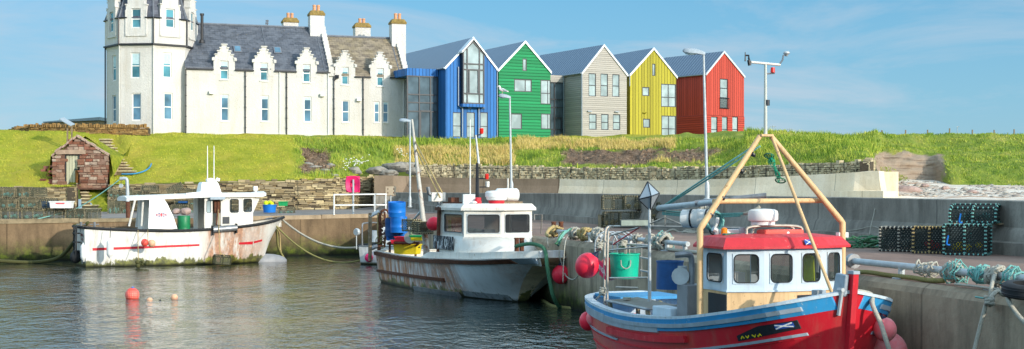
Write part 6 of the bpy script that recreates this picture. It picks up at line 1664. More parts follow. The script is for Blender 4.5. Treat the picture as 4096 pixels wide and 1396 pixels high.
# number board
zb1, zb2 = B.L(1800, 1000, -1.46).z, B.L(1800, 946, -1.46).z; nb = MB(); bx0, bx1 = B.L(1737, 970, -1.46).x, B.L(1814, 970, -1.46).x
NBX0, NBX1 = 5.6, 9.0
pa, pb = B.LX(1737, 970, NBX0), B.LX(1816, 970, 7.75)
nbp = Plane((bx0, -1.5), (1, 0)); Ln = bx1-bx0; z0, z1 = zb1, zb2
pbar(nb, nbp, 0, Ln, z0, z1, -.04, 0)
def flake():
    m = NT('flaked_black_board'); o = m.obj(); f = m.noise(m.map(o, (3, 3, 1.2)), 3.2, 6, .75)
    m.set(col=m.mix(m.ramp(f, [(.52, 0), (.58, 1)]), hx('#1b2129'), hx('#c9cdd0')), rough=.7); return m.m
nbo = nb.build('number_board', flake(), B.t)
text_mesh('lettering', 'U', .42, MT['txt_white'], nbo, faceM(nbp.pt(Ln*.66, (z0+z1)/2-.02, .008), (nbp.d.x, nbp.d.y, 0), (0, 0, 1)))
gw_ = MB(); gw_.bb(6.0, ax_, -.95, -.8, .75, 2.2); gw_.build('rusty_shelter', MT['rust'], B.t)
# bitts
for px in (2067, 2087): m = MB(); c = B.LX(px, 985, 13.2); m.tube([(c.x, c.y, 1.35), (c.x, c.y, B.LX(px, 953, 13.2).z)], .085, 8); m.lathe((c.x, c.y, B.LX(px, 956, 13.2).z), [(.1, 0), (.1, .04)], 8); m.build('bitt', MT['rust'], B.t)
# roof gear
zR = zs_+.22
def onroof(px, py, x): return B.LX(px, py, x)
m = MB(); a = onroof(1909, 825, 9.2); m.tube([(a.x, a.y, zR-.05), (a.x, a.y, B.LX(1915, 652, 9.2).z)], [.075, .055], 8); m.build('mast', MT['black'], B.t)
m = MB(); m.bb(a.x-.12, a.x+.12, a.y-.12, a.y+.12, zR-.1, B.LX(1913, 790, 9.2).z); m.build('mast_foot', MT['redp'], B.t)
m = MB(); q = [B.LX(1915, 655, 9.2), B.LX(1903, 540, 9.2)]; m.tube(q, [.05, .035], 6); m.build('top_mast', MT['galv'], B.t)
for px, py, mt, r_ in ((1926, 525, 'rlamp', .075), (1947, 707, 'rlamp', .07), (1950, 738, 'whitep', .075)):
    m = MB(); c = B.LX(px, py, 9.2); m.lathe(c-Vector((0, 0, .09)), [(r_*.8, 0), (r_*.9, .03), (r_, .05), (r_, .16), (r_*1.1, .17), (r_*.9, .2)], 10); m.build('navigation_light', MT[mt], B.t, smooth=50)
m = MB(); m.tube([B.LX(1903, 545, 9.2), B.LX(1926, 535, 9.2)], .02, 4); m.tube([B.LX(1916, 715, 9.2), B.LX(1947, 715, 9.2)], .02, 4); m.tube([B.LX(1918, 748, 9.2), B.LX(1950, 748, 9.2)], .02, 4); m.build('light_bracket', MT['black'], B.t)
m = MB(); c = B.LX(1986, 795, 9.5); zc = c.z; m.lathe((c.x, c.y, zR-.06), [(.27, 0), (.3, zc-zR-.0)], 14); m.build('radar_base', MT['redp'], B.t, smooth=40)
m = MB(); m.lathe((c.x, c.y, zc-.05), [(.34, 0), (.38, .05), (.38, .1), (.42, .12), (.42, .27), (.36, .33), (.1, .35)], 18); ro_ = m.build('radar_dome', MT['white'], B.t, smooth=40)
text_mesh('lettering', 'RC', .2, MT['txt_red'], ro_, faceM((c.x+.02-.3, c.y-.31, zc+.14), (.7, -.7, 0), (0, 0, 1)))
lr = MB(); c = B.LX(2028, 780, 8.9); lr.lathe(c-Vector((.0, 0, .0)), [(.2, -.42), (.25, -.36), (.25, -.02), (.265, -.02), (.265, .02), (.25, .02), (.25, .36), (.2, .42)], 14, Ry(R(90)) @ Rx(R(0)) if False else align((.1, 1, 0)))
lr.build('liferaft_canister', MT['white'], B.t, smooth=40)
cr2 = MB(); cr2.bb(c.x-.25, c.x+.25, c.y-.4, c.y+.4, zR-.06, c.z-.22); cr2.build('raft_cradle', MT['rust'], B.t)
m = MB(); c = B.LX(1875, 799, 9.4); m.box(c, (.1, .46, .4)); m.build('flood_light', MT['galv'], B.t); m = MB(); m.box(c+Vector((.055, 0, 0)), (.012, .38, .32)); m.build('flood_lens', MT['white'], B.t)
m = MB(); c = B.LX(1881, 740, 9.0); m.tube([(c.x, c.y, zR-.05), (c.x, c.y, B.LX(1878, 478, 9.0).z)], [.03, .018], 5); m.build('whip_aerial', MT['white'], B.t)
m = MB(); c = B.LX(1908, 805, 9.6); m.sphere(c, .11, 10, 7, (1, .8, 1.3)); m.build('horn', MT['redp'], B.t, smooth=180)
m = MB(); c = B.LX(1897, 812, 9.6); m.lathe(c-Vector((0, 0, .08)), [(.06, 0), (.06, .06), (.12, .08), (.12, .12), (.04, .15)], 10); m.build('gps_dome', MT['white'], B.t, smooth=60)
m = MB(); a = B.LX(1795, 830, 8.0); m.bb(7.6, 9.0, a.y-.1, a.y+.5, zR-.02, zR+.07); m.bb(7.9, 8.3, a.y, a.y+.3, zR+.05, zR+.24); m.build('roof_rack', MT['rust'], B.t)
m = MB(); m.bb(8.6, 9.3, .5, 1.25, zR-.02, zR+.09); m.build('roof_hatch', MT['wood'], B.t)
m = MB(); m.tube([B.LX(1757, 820, 7.6), B.LX(1753, 800, 7.6), B.LX(1735, 783, 7.6), B.LX(1716, 775, 7.6), B.LX(1712, 748, 7.6)], .075, 7); m.build('exhaust_bend', MT['alu'], B.t, smooth=60)
m = MB(); a = B.LX(1752, 822, 7.6); m.tube([(a.x, a.y, 1.0), B.LX(1757, 826, 7.6)], .075, 7); m.build('exhaust_stack', MT['rust'], B.t)
m = MB(); m.box(B.LX(1748, 788, 7.5), (.4, .55, .34)); m.build('gear_box', MT['whitep'], B.t, bevel=.02)
# leaning mast, gallows, derrick struts
m = MB(); a = B.LX(1706, 1000, 4.8); b = B.LX(1684, 800, 4.4); c = B.LX(1648, 478, 3.6); m.tube([Vector((a.x, a.y, .75)), a, b, c], [.14, .13, .095, .045], 9); m.build('leaning_mast', std('peeling_mast', hx('#b9b6ac'), .5, .15, 3, col2=hx('#8a5a3c'), c2=(.52, .62)), B.t, smooth=60)
m = MB(); m.tube([B.LX(1690, 838, 4.5), B.LX(1645, 890, 4.0), B.LX(1705, 905, 4.7)], .055, 6); m.build('derrick_strut', MT['galv'], B.t)
m = MB(); c = B.LX(1703, 915, 4.8); m.lathe(c, [(.22, -.05), (.22, .05)], 10); m.build('mast_collar', MT['rust'], B.t)
for px in (1480, 1516): m = MB(); c = B.LX(px, 1000, .15); m.tube([(c.x, c.y, .9), B.LX(px+1, 852, .15)], .08, 7); m.build('gallows_post', MT['wood'] if px == 1480 else MT['rust'], B.t)
m = MB(); m.tube([B.LX(1478, 866, .15), B.LX(1516, 846, .15)], .08, 7); m.build('gallows_bar', MT['galv'], B.t)
m = MB(); m.tube([B.LX(1476, 998, .1), B.LX(1512, 984, .1)], .09, 7); m.build('stern_roller', MT['alu'], B.t)
m = MB()       # rusty tray frame over the rail
q = [B.LX(1551, 975, 1.2), B.LX(1665, 982, 2.2), B.LX(1676, 972, 2.8), B.LX(1560, 970, 1.8)]
for i in range(4): m.tube([q[i], q[(i+1) % 4]], .05, 6)
for t in (.25, .5, .75): m.tube([q[0].lerp(q[1], t), q[3].lerp(q[2], t)], .035, 5)
m.tube([q[1]+Vector((-.1, 0, 0)), Vector((q[1].x-.1, q[1].y, .9))], .05, 6); m.tube([q[0]+Vector((.3, 0, 0)), Vector((q[0].x+.3, q[0].y, .9))], .05, 6)
m.build('shooting_table', MT['rust'], B.t)
m = MB(); c = B.LX(1640, 950, 2.6); m.lathe(c, [(.24, -.05), (.1, -.02), (.1, .02), (.24, .05)], 14, align((1, -.4, 0))); m.box(c+Vector((.05, .05, .15)), (.12, .12, .45), Ry(.3)); m.build('pot_hauler', MT['steel'], B.t, smooth=40)
m = MB(); c = B.LX(2140, 850, 8.2); m.tube([B.LX(2138, 880, 8.6), B.LX(2138, 858, 8.6), B.LX(2168, 858, 8.8), B.LX(2164, 935, 8.8)], .03, 5); m.build('handrail', MT['steel'], B.t)

# ---------------------------------------------------------- C: red boat in front
C = Boat('fishing_boat', 'red wooden fishing boat with white and tan wheelhouse and tan tripod mast in the foreground', (2.523, 30.317), (.35, -.937), [
    [(-.1, 0, .2), (-.15, .05, .4), (-.25, .25, .7), (-.3, .4, 1.1), (-.36, .5, 1.52)],
    [(.25, 0, -.3), (.2, .35, -.05), (.1, .75, .4), (.05, .92, .95), (0, 1.0, 1.46)],
    [(1.4, 0, -.7), (1.4, .65, -.35), (1.4, 1.1, .2), (1.4, 1.28, .8), (1.4, 1.34, 1.38)],
    [(3.2, 0, -.9), (3.2, .8, -.5), (3.2, 1.3, .1), (3.2, 1.48, .8), (3.2, 1.54, 1.36)],
    [(5.2, 0, -.95), (5.2, .75, -.5), (5.2, 1.25, .15), (5.2, 1.48, .9), (5.2, 1.58, 1.47)],
    [(6.7, 0, -.95), (6.7, .5, -.5), (6.7, .95, .2), (6.75, 1.28, 1.0), (6.8, 1.48, 1.68)],
    [(7.7, 0, -.9), (7.7, .2, -.5), (7.75, .48, .25), (7.8, .8, 1.1), (7.9, 1.08, 1.9)],
    [(8.1, 0, -.9), (8.12, .04, -.4), (8.16, .045, .3), (8.24, .05, 1.2), (8.36, .06, 2.1)]], 48, 16)
C.shell(MT['hullC'], MT['bluep'], MT['palep'], lambda x: .95 if x < 6.9 else 1.45, True, worn('pale_cap', hx('#c3d2da'), .5, .6, hx('#8f8676'), 1.6, scol=hx('#8f8676')), .14, .05)
shc = lambda x: C.sheer(x).z
for sd_ in (-1, 1):
    C.strip('blue_band', MT['bluep'], -.3, 8.28, lambda x: shc(x)-.215, lambda x: shc(x)+.0, side=sd_, th=.035, off=.0, n=44)
    C.strip('grey_band', MT['greyp'], 2.0, 8.1, lambda x: shc(x)-.155, lambda x: shc(x)-.085, side=sd_, th=.06, off=0, n=34)
    C.strip('grey_band', MT['greyp'], -.2, 1.92, lambda x: shc(x)-.235, lambda x: shc(x)-.07, side=sd_, th=.05, off=0, n=14)
C.strip('rubbing_plank', MT['greyp'], 1.6, 4.6, lambda x: shc(x)-.245, lambda x: shc(x)-.1, th=.045, off=0, n=20)
C.strip('sponson', MT['redp'], 2.1, 5.6, lambda x: shc(x)-.42, lambda x: shc(x)-.3, th=.07, off=0, n=20)
def rise(x): return .0+.055*max(0, x-3)**1.25
for d_, t_ in ((.55, .022), (.78, .022), (1.0, .022)):
    for sd_ in (-1, 1): C.strip('plank_edge', MT['redp'], .4, 8.12, lambda x: shc(x)-d_-.022, lambda x: shc(x)-d_, side=sd_, th=t_, off=0, n=40)
C.strip('grey_moulding', MT['greyp'], 5.0, 8.05, lambda x: shc(x)-.535-.05*(8-x)/3, lambda x: shc(x)-.49-.05*(8-x)/3, th=.03, off=0, n=24)
C.strip('grey_moulding', MT['greyp'], .2, 2.6, lambda x: shc(x)-.52, lambda x: shc(x)-.48, th=.03, off=0, n=14)
C.strip('grey_moulding', MT['greyp'], 6.6, 8.05, lambda x: shc(x)-.555, lambda x: shc(x)-.51, side=1, th=.03, off=0, n=14)
C.strip('name_board', MT['darkp'], 7.02, 8.02, lambda x: shc(x)-lerp(.47, .41, (x-7.02)), lambda x: shc(x)-(.27 if x > 7.5 else lerp(.38, .27, (x-7.02)/.48)), th=.016, off=0, n=20)
C.strip('name_board', MT['darkp'], 7.3, 7.95, lambda x: shc(x)-.45, lambda x: shc(x)-.27, side=1, th=.016, off=0, n=12)
C.strip('saltire_flag', MT['flag_blue'], 7.76, 7.98, lambda x: shc(x)-.37, lambda x: shc(x)-.29, th=.02, off=0, n=4)
C.strip('white_cross', MT['txt_white'], 7.77, 7.97, lambda x: shc(x)-lerp(.37, .31, (x-7.77)/.2), lambda x: shc(x)-lerp(.35, .29, (x-7.77)/.2), th=.024, off=0, n=6)
C.strip('white_cross', MT['txt_white'], 7.77, 7.97, lambda x: shc(x)-lerp(.31, .37, (x-7.77)/.2), lambda x: shc(x)-lerp(.29, .35, (x-7.77)/.2), th=.024, off=0, n=6)
for i, x in enumerate((7.1, 7.21, 7.34, 7.44)): C.strip('yellow_mark', MT['txt_yel'], x, x+.07, lambda x: shc(x)-.43+.015*math.sin(x*90), lambda x: shc(x)-.405+.015*math.sin(x*90), th=.02, off=0, n=6)
# stem post
sp_ = MB(); zt_ = 2.42
prof = [(8.05, -.9), (8.2, -.9), (8.28, .3), (8.37, 1.3), (8.5, zt_), (8.36, zt_), (8.22, 2.0), (8.12, 1.0), (8.06, .2)]
sp_.extr([Vector((x, -.05, z)) for x, z in prof], (0, .1, 0)); sp_.build('stem_post', MT['redp'], C.t)
cpm = MB(); cpm.box((8.43, 0, zt_+.02), (.17, .12, .05)); cpm.build('stem_cap', MT['greyp'], C.t)
kn = MB(); kn.extr([Vector((x, -.15, z)) for x, z in ((8.02, 2.02), (8.36, 2.05), (8.42, 2.4), (8.14, 2.42))], (0, .08, 0)); kn.build('stem_cheek', MT['greyp'], C.t, bevel=.02)
ir = MB(); ir.tube([(8.36, -.175, 2.15), (8.3, -.2, 1.75)], .035, 6); ir.tube([(8.27, -.18, 2.16), (8.4, -.18, 2.16)], .035, 6); ir.build('stem_iron', MT['galv'], C.t)
# wheelhouse
zw0, zw1, zw2 = 2.04, 2.78, 2.78
plan = [(5.5, -1.2), (6.42, -1.24), (6.72, -.72), (6.84, 0), (6.74, .68), (6.46, 1.2), (5.5, 1.2)]
plan = [(5.5, -1.16)]+[(6.5, -1.22), (6.68, -.6), (6.72, .02), (6.62, .62), (6.36, 1.16)]+[(5.5, 1.16)]
zl, zh = C.L(3000, 1126, -.5).z, C.L(3000, 1007, -.5).z
lw_ = MB(); lw_.loft([[(x, y, .95) for x, y in plan], [(x, y, zw0) for x, y in plan]], True, False); lw_.build('lower_cabin', MT['tan'], C.t)
up_ = MB(); rr = {}
for i in range(5):
    pl = pside(plan[i], plan[i+1]); L_ = math.dist(plan[i], plan[i+1]); m0 = .2 if i == 0 else .1
    r = (m0, L_-(.2 if i == 0 else .08), zl, zh); rr[i] = (pl, r)
    if i == 0: r = (.22, .86, zl, zh); rr[i] = (pl, r)
    holed(up_, pl, [(0, zw1), (L_, zw1)], zw0, [r], .03)
pl = pside(plan[5], plan[6]); L_ = math.dist(plan[5], plan[6]); r = (.2, .75, zl, zh); holed(up_, pl, [(0, zw1), (L_, zw1)], zw0, [r], .03); rr[5] = (pl, r)
pl = pside(plan[6], plan[0]); L_ = math.dist(plan[6], plan[0]); r = (.5, 1.0, zl-.1, zh); r2 = (1.35, 1.95, 1.0, zh); holed(up_, pl, [(0, zw1), (L_, zw1)], .95, [r, r2], .03); rr[6] = (pl, r)
up_.build('upper_cabin', MT['palep'], C.t)
for i, (pl, r) in rr.items(): rwin(C.t, pl, r, MT['palep'], MT['cglass'], .085, .02, .014, th=.03)
mo = MB(); mo.tube([(x, y, zw0) for x, y in [(a*1.003, b*1.01) for a, b in plan]], .02, 5, closed=True); mo.build('cabin_moulding', MT['palep'], C.t)
inn_ = MB(); inn_.poly([(x, y, 1.6) for x, y in [(lerp(a, 6, .03), b*.97) for a, b in plan]]); inn_.build('cabin_floor', MT['wood'], C.t)
jk = MB(); c = C.L(3252, 1060, .55); c.x = 6.2; 
for k, (dz, w_, d_) in enumerate(((0, .1, .06), (-.1, .2, .1), (-.3, .22, .12), (-.55, .24, .13))): pass
jk.loft([[(6.25+d_*math.cos(a_), .53+w_*math.sin(a_), 2.66+dz) for a_ in np.linspace(0, 5.5, 8)] for dz, w_, d_ in ((0, .05, .04), (-.08, .13, .07), (-.3, .14, .08), (-.62, .16, .1))], True, True); 
jko = tag(jk.build('yellow_jacket', MT['hivis'], C.t, smooth=60), 'x', 'y'); del jko['label'], jko['category']
jk2 = MB(); jk2.box((6.3, .82, 2.26), (.16, .2, .1)); jk2.build('instrument', MT['black'], C.t)
jk2 = MB(); jk2.box((6.1, -.85, 2.25), (.3, .25, .18)); jk2.build('chart_box', MT['white'], C.t)
rf = MB(); ro1 = [(x+(.1 if x > 6 else -.12), y*1.1) for x, y in plan]; ro2 = [(x*.995, y*1.0) for x, y in plan]
rf.loft([[(x, y, zw2-.02) for x, y in ro1], [(x, y, zw2+.02) for x, y in ro1], [(x, y, zw2+.17) for x, y in ro2], [(lerp(x, 6.0, .3), y*.6, zw2+.22) for x, y in ro2]], True, True); rf.build('cabin_roof', MT['redr'], C.t)
# boards on the tan front
def onp(i, s, z, o): return rr[i][0].pt(s, z, o)
bd_ = MB(); pbar(bd_, rr[0][0], .28, 1.0, 1.3, 1.98, .0, .015); bd_.build('rubber_board', MT['darkp'], C.t)
bd_ = MB(); pbar(bd_, pside(plan[3], plan[4]), .0, .55, 1.62, 1.96, .0, .02); bd_.build('name_panel', MT['darkp'], C.t, bevel=.01)
bd_ = MB(); pbar(bd_, pside(plan[3], plan[4]), -.02, .12, 1.6, 1.74, .02, .03); bd_.build('blue_patch', MT['bluep'], C.t)
bl = MB(); bl.box((7.5, -.05, 1.85), (.18, .18, .5)); bl.build('samson_post', MT['greyp'], C.t, bevel=.015)
sf = MB(); pl = pside(ro1[3], ro1[4]); sf.extr([pl.pt(.1, zw2+.05, .01), pl.pt(.3, zw2+.05, .01), pl.pt(.32, zw2+.13, -.05), pl.pt(.12, zw2+.13, -.05)], (.01, -.003, .004)); sfo = sf.build('saltire_flag', MT['flag_blue'], C.t)
sx_ = MB()
for a, b in (((.11, .05), (.31, .13)), ((.29, .05), (.13, .13))): sx_.tube([pl.pt(a[0], zw2+a[1], .022), pl.pt(b[0], zw2+b[1], -.036)], .009, 4)
sx_.build('white_cross', MT['txt_white'], sfo)
# tripod
ap_ = Vector((5.71, 0, 4.72)); tr = MB()
for px1, py1, px2, py2, yy, sg in ((2800, 1268, 2790, 915, -1.45, -1), (3370, 940, 3360, 890, 1.4, 1)):
    m = MB(); a = C.L(px1, py1, yy); b = C.L(px2, py2, yy); b.x = a.x
    m.tube([Vector((a.x, a.y, max(a.z-(.1 if sg < 0 else 1.3), 1.2))), b, b.lerp(ap_+Vector((0, sg*.1, 0)), .03), ap_+Vector((0, sg*.12, 0))], [.056, .056, .058, .046], 10); m.build('tripod_leg', MT['tan'], C.t, smooth=60)
a, b = C.L(2872, 806, -1.1), C.L(3300, 802, 1.1); m = MB(); m.tube([Vector((5.8, a.y, a.z)), Vector((5.8, b.y, b.z))], .047, 10); m.build('cross_bar', MT['tan'], C.t, smooth=60)
a = C.L(3338, 1170, -.1); m = MB(); m.tube([ap_+Vector((.05, .12, -.05)), Vector((7.9, .0, 1.95))], .03, 8); m.build('front_stay', MT['tan'], C.t, smooth=60)
m = MB(); m.box(ap_+Vector((0, 0, .02)), (.16, .24, .04)); m.build('masthead_plate', MT['tan'], C.t)
pf_ = MB(); pf_.box((5.98, 1.42, 2.96), (.1, .2, .09)); pf_.build('leg_foot', MT['white'], C.t)
a0 = C.L(2790, 915, -1.45); a0.x = 5.97
for t in (.15, .33, .62, .8): c = a0.lerp(ap_, t); d = (ap_-a0).normalized(); bn = MB(); bn.tube([c-d*.015, c+d*.015], .059-.004*t, 10); bn.build('tape_band', MT['black'], C.t)
zm0, zm1 = 4.74, C.L(3060, 258, 0).z; m = MB(); m.tube([(5.71, 0, zm0), (5.71, 0, zm1)], [.034, .024], 9); m.build('instrument_mast', std('grey_mast', hx('#c0c4ba'), .5, .08), C.t, smooth=60)
zy = C.L(3060, 251, 0).z; ya = C.LX(3004, 250, 5.71).y; yb = C.LX(3120, 250, 5.71).y
m = MB(); m.tube([(5.71, ya, zy), (5.71, yb, zy-.03)], .023, 8); m.build('yard', MT['whitep'], C.t, smooth=60)
m = MB(); m.tube([C.LX(3000, 252, 5.71), C.LX(2995, 232, 5.71), C.LX(2995, 222, 5.71), C.LX(2982, 222, 5.71)], .018, 5); m.tube([C.LX(2981, 245, 5.71), C.LX(2981, 208, 5.71)], [.016, .008], 6); m.tube([C.LX(2995, 240, 5.71), C.LX(2999, 262, 5.71)], .035, 6); m.build('wind_sensor', MT['black'], C.t)
m = MB(); m.tube([C.LX(3120, 254, 5.71), C.LX(3130, 240, 5.71), C.LX(3133, 222, 5.71), C.LX(3146, 218, 5.71)], .016, 6); m.build('sensor_arm', MT['alu'], C.t, smooth=60)
m = MB(); c = C.LX(3146, 214, 5.71); m.lathe(c, [(.02, -.05), (.035, -.02), (.062, 0), (.062, .02), (.04, .04)], 10); m.build('gps_sensor', MT['galv'], C.t, smooth=50)
m = MB(); m.tube([C.LX(3064, 295, 5.71), C.LX(3098, 293, 5.71)], .014, 4); m.build('lamp_arm', MT['alu'], C.t)
m = MB(); c = C.LX(3091, 290, 5.71); m.lathe(c, [(.042, 0), (.04, .03), (.036, .09)], 10); m.build('red_lamp', MT['rlamp'], C.t, smooth=40)
m = MB(); c = C.LX(3068, 411, 5.71); m.lathe(c, [(.05, -.05), (.05, .05)], 10); m.build('deck_light', MT['dframe'], C.t, smooth=40)
# radar on hoops
for px0, px1, dx in ((2984, 3210, 0), (3008, 3180, -.25)):
    m = MB(); a = C.LX(px0, 950, 6.1+dx); b = C.LX(px1, 950, 6.1+dx); zt = C.LX(3080, 905, 6.1+dx).z
    m.tube(curve([Vector((a.x, a.y, 2.9)), Vector((a.x, a.y+.01, zt-.12)), Vector((a.x, a.y+.12, zt)), Vector((a.x, b.y-.12, zt)), Vector((a.x, b.y-.01, zt-.12)), Vector((a.x, b.y, 2.9))], 4), .025, 6); m.build('roof_hoop', MT['steel'], C.t)
c = C.LX(3052, 895, 6.0); m = MB(); m.lathe((c.x, c.y, c.z-.02), [(.21, 0), (.21, .06), (.255, .075), (.265, .1), (.265, .2), (.25, .25), (.2, .275), (.08, .285)], 20); m.build('radar_dome', MT['white'], C.t, smooth=40)
m = MB(); c = C.LX(3130, 945, 6.0); m.bb(c.x-.15, c.x+.15, c.y-.45, c.y+.35, zw2+.17, zw2+.29); m.build('orange_roof_box', MT['orange'], C.t, bevel=.03)
m = MB(); c = C.LX(3147, 932, 6.1); m.sphere(c, .06, 10, 7); m.tube([c, c-Vector((0, 0, .12))], .02, 5); m.build('gps_dome', MT['white'], C.t, smooth=180)
m = MB(); c = C.LX(2897, 935, 5.6); m.lathe((c.x, c.y, zw2+.1), [(.05, 0), (.06, .1), (.055, .2), (.03, .22)], 10); m.build('amber_lamp', MT['orlamp'], C.t, smooth=40)
m = MB(); c = C.LX(2930, 945, 5.5); m.box((c.x, c.y, zw2+.2), (.2, .45, .18)); m.build('lamp_box', MT['white'], C.t, bevel=.02)
m = MB(); c = C.LX(2927, 955, 5.9); m.box((c.x, c.y, zw2+.18), (.1, .34, .1)); m.build('green_light', std('green_lens', hx('#1f5a44'), .3), C.t, bevel=.02)
m = MB(); c = C.LX(2868, 955, 5.5); m.tube(curve([Vector((c.x, c.y, 2.8)), Vector((c.x, c.y, 3.02)), Vector((c.x, c.y-.08, 3.08))], 4), .05, 7); m.build('vent_pipe', MT['galv'], C.t)
m = MB(); c = C.LX(2968, 935, 5.6); m.tube([(c.x, c.y, 2.85), (c.x, c.y, 3.1)], .06, 8); m.build('vent_pipe', MT['galv'], C.t)
# aft gantry of pipes
GX = 1.1
def cp2(px, py, x): return C.LX(px, py, x)
for px0, x_ in ((2418, .7), (2430, 1.2)):
    m = MB(); a = cp2(px0, 1190, x_); t_ = cp2(px0+4, 925, x_); e = cp2(px0+24, 905, x_)
    m.tube(curve([Vector((a.x, a.y, 1.3)), Vector((a.x, a.y, lerp(1.3, t_.z, .6))), t_, e], 4), .025, 6); m.build('gantry_post', MT['steel'], C.t)
top0, top1 = cp2(2440, 905, .9), cp2(2960, 912, 3.6)
m = MB(); m.tube([top0, cp2(2600, 905, 2.0), top1], .024, 6); m.build('gantry_rail', MT['steel'], C.t)
for q in ((2440, 1000, 2600, 985), (2440, 1112, 2590, 1110)): m = MB(); m.tube([cp2(q[0], q[1], 1.0), cp2(q[2], q[3], 2.0)], .02, 6); m.build('guard_rail', MT['steel'], C.t)
m = MB(); m.tube([cp2(2452, 978, .8), cp2(2560, 908, 1.6)], .016, 5); m.build('red_strut', MT['redp'], C.t)
m = MB(); m.tube([cp2(2436, 944, .9), cp2(2560, 908, 1.6)], .016, 5); m.build('strut', MT['steel'], C.t)
for px in (2500, 2566, 2540): m = MB(); a = cp2(px, 1112, .4); m.tube([a, cp2(px, 975, .4)], .02, 5); m.build('guard_post', MT['steel'], C.t)
for q in ((2500, 975, 2600, 980), (2560, 1028, 2600, 1035), (2560, 1080, 2600, 1088)): m = MB(); m.tube([cp2(q[0], q[1], .4), cp2(q[2], q[3], .5)], .02, 5); m.build('guard_rail', MT['steel'], C.t)
mp = MB(); a = cp2(2599, 1185, 2.6); mp.tube([Vector((a.x, a.y, 1.0)), cp2(2598, 822, 2.6)], [.04, .028], 7); mp.build('reflector_mast', MT['galv'], C.t, smooth=60)
rr_ = MB(); c = cp2(2596, 785, 2.6); s_ = .2
ctr = c; axx = [Vector((.0, s_*1.15, .06)), Vector((s_*1.0, -.05, .0)), Vector((0, -.03, s_*1.45))]
pts = [ctr+axx[0], ctr-axx[0], ctr+axx[1], ctr-axx[1], ctr+axx[2], ctr-axx[2]]
rr_.add(pts, [(4, 0, 2), (4, 2, 1), (4, 1, 3), (4, 3, 0), (5, 2, 0), (5, 1, 2), (5, 3, 1), (5, 0, 3)]); rro = rr_.build('radar_reflector', std('reflector_metal', hx('#aab4ba'), .35, .1, 3, metal=.5), C.t)
re_ = MB()
for i, j in ((4, 0), (4, 1), (4, 2), (5, 0), (5, 1), (5, 2), (0, 2), (2, 1)): re_.tube([pts[i], pts[j]], .012, 4)
re_.build('edge_tape', MT['black'], rro)
fx = MB(); c = cp2(2545, 888, 1.7); M = Rz(-C.rz()) ; e = cp2(2608, 890, 2.0)-cp2(2480, 890, 1.4); 
q0, q1 = cp2(2481, 892, 1.5), cp2(2608, 892, 2.0); d = (q1-q0); n_ = Vector((d.y, -d.x, 0)).normalized(); n_ = n_ if (C.W(n_)-C.W((0, 0, 0))).dot(-C.W(q0)) > 0 else -n_
fx.loft([[q0+Vector((0, 0, .075)), q0+Vector((0, 0, -.075)), q0-n_*.1+Vector((0, 0, -.075)), q0-n_*.1+Vector((0, 0, .075))], [q1+Vector((0, 0, .08)), q1+Vector((0, 0, -.07)), q1-n_*.1+Vector((0, 0, -.07)), q1-n_*.1+Vector((0, 0, .08))]], True, True); fxo = fx.build('work_light', std('light_case', hx('#6c6f6a'), .5), C.t)
fl_ = MB(); cl_ = C.t.matrix_world.inverted() if False else None
fl_.poly([q0.lerp(q1, .04)+n_*.01+Vector((0, 0, -.055)), q0.lerp(q1, .96)+n_*.01+Vector((0, 0, -.05)), q0.lerp(q1, .96)+n_*.01+Vector((0, 0, .06)), q0.lerp(q1, .04)+n_*.01+Vector((0, 0, .055))]); fl_.build('lens', std('light_lens', hx('#d2d6c0'), .3), fxo)
m = MB(); m.tube([cp2(2660, 905, 3.0), cp2(2660, 835, 3.0)], .018, 5); m.tube([cp2(2600, 895, 2.6), cp2(2660, 870, 3.0), cp2(2745, 905, 3.3)], .018, 5); m.build('gantry_brace', MT['steel'], C.t)
# winch post, haulers
m = MB(); a, b = C.LX(2767, 1240, 5.0), C.LX(2767, 1137, 5.0); m.bb(4.8, 5.2, a.y-.2, a.y+.2, .95, b.z); m.build('winch_column', std('grey_box', hx('#85878a'), .6, .12, 4), C.t, bevel=.015)
m = MB(); c = C.LX(2766, 1060, 5.0); m.tube(curve([Vector((c.x, c.y, b.z)), Vector((c.x, c.y, b.z+.45)), C.LX(2750, 1018, 5.0), C.LX(2700, 1021, 4.9)], 4), .055, 8); m.build('davit', MT['alu'], C.t, smooth=60)
m = MB(); c = C.LX(2722, 1105, 4.9); m.lathe(c, [(.16, -.07), (.07, -.02), (.07, .02), (.16, .07)], 14, align((.9, -.5, .1))); m.box(c+Vector((-.06, .07, 0)), (.1, .14, .36)); m.build('rope_hauler', MT['galv'], C.t, smooth=40)
m = MB(); m.tube([C.LX(2508, 1200, 2.0)*1, Vector((C.LX(2508, 1130, 2.0).x, C.LX(2508, 1130, 2.0).y, 1.62))], .085, 10); c = C.LX(2508, 1150, 2.0); m.tube([c+Vector((-.2, -.15, 0)), c+Vector((.2, .15, 0))], .025, 6); m.build('stern_bollard', MT['steel'], C.t, smooth=60)
m = MB(); q = [C.L(2434, 1208, -1.0), C.L(2560, 1245, -1.25), C.L(2625, 1228, -.9), C.L(2490, 1195, -.6)]; z_ = 1.5
q = [Vector((1.5, -1.12, 1.5)), Vector((3.6, -1.3, 1.5)), Vector((3.8, -.75, 1.55)), Vector((1.6, -.55, 1.55))]; m.add(q+[p+Vector((0, 0, .04)) for p in q], [(0, 1, 2, 3), (7, 6, 5, 4), (0, 4, 5, 1), (1, 5, 6, 2), (2, 6, 7, 3), (3, 7, 4, 0)])
m.build('sorting_table', std('grey_table', hx('#77746c'), .7, .3, 4), C.t)
for p in q: l = MB(); l.tube([Vector((p.x, p.y*.96, .95)), p], .05, 6); l.build('table_leg', MT['wood'], C.t)
m = MB(); m.tube([q[0]+Vector((-.1, -.03, .02)), q[1]+Vector((.05, -.03, .02)), q[2]+Vector((.1, 0, .02))], .03, 6); m.build('table_rim', MT['alu'], C.t)
m = MB(); m.bb(4.0, 4.75, -1.4, -1.1, 1.0, 1.62); m.build('deck_locker', MT['palep'], C.t, bevel=.02)
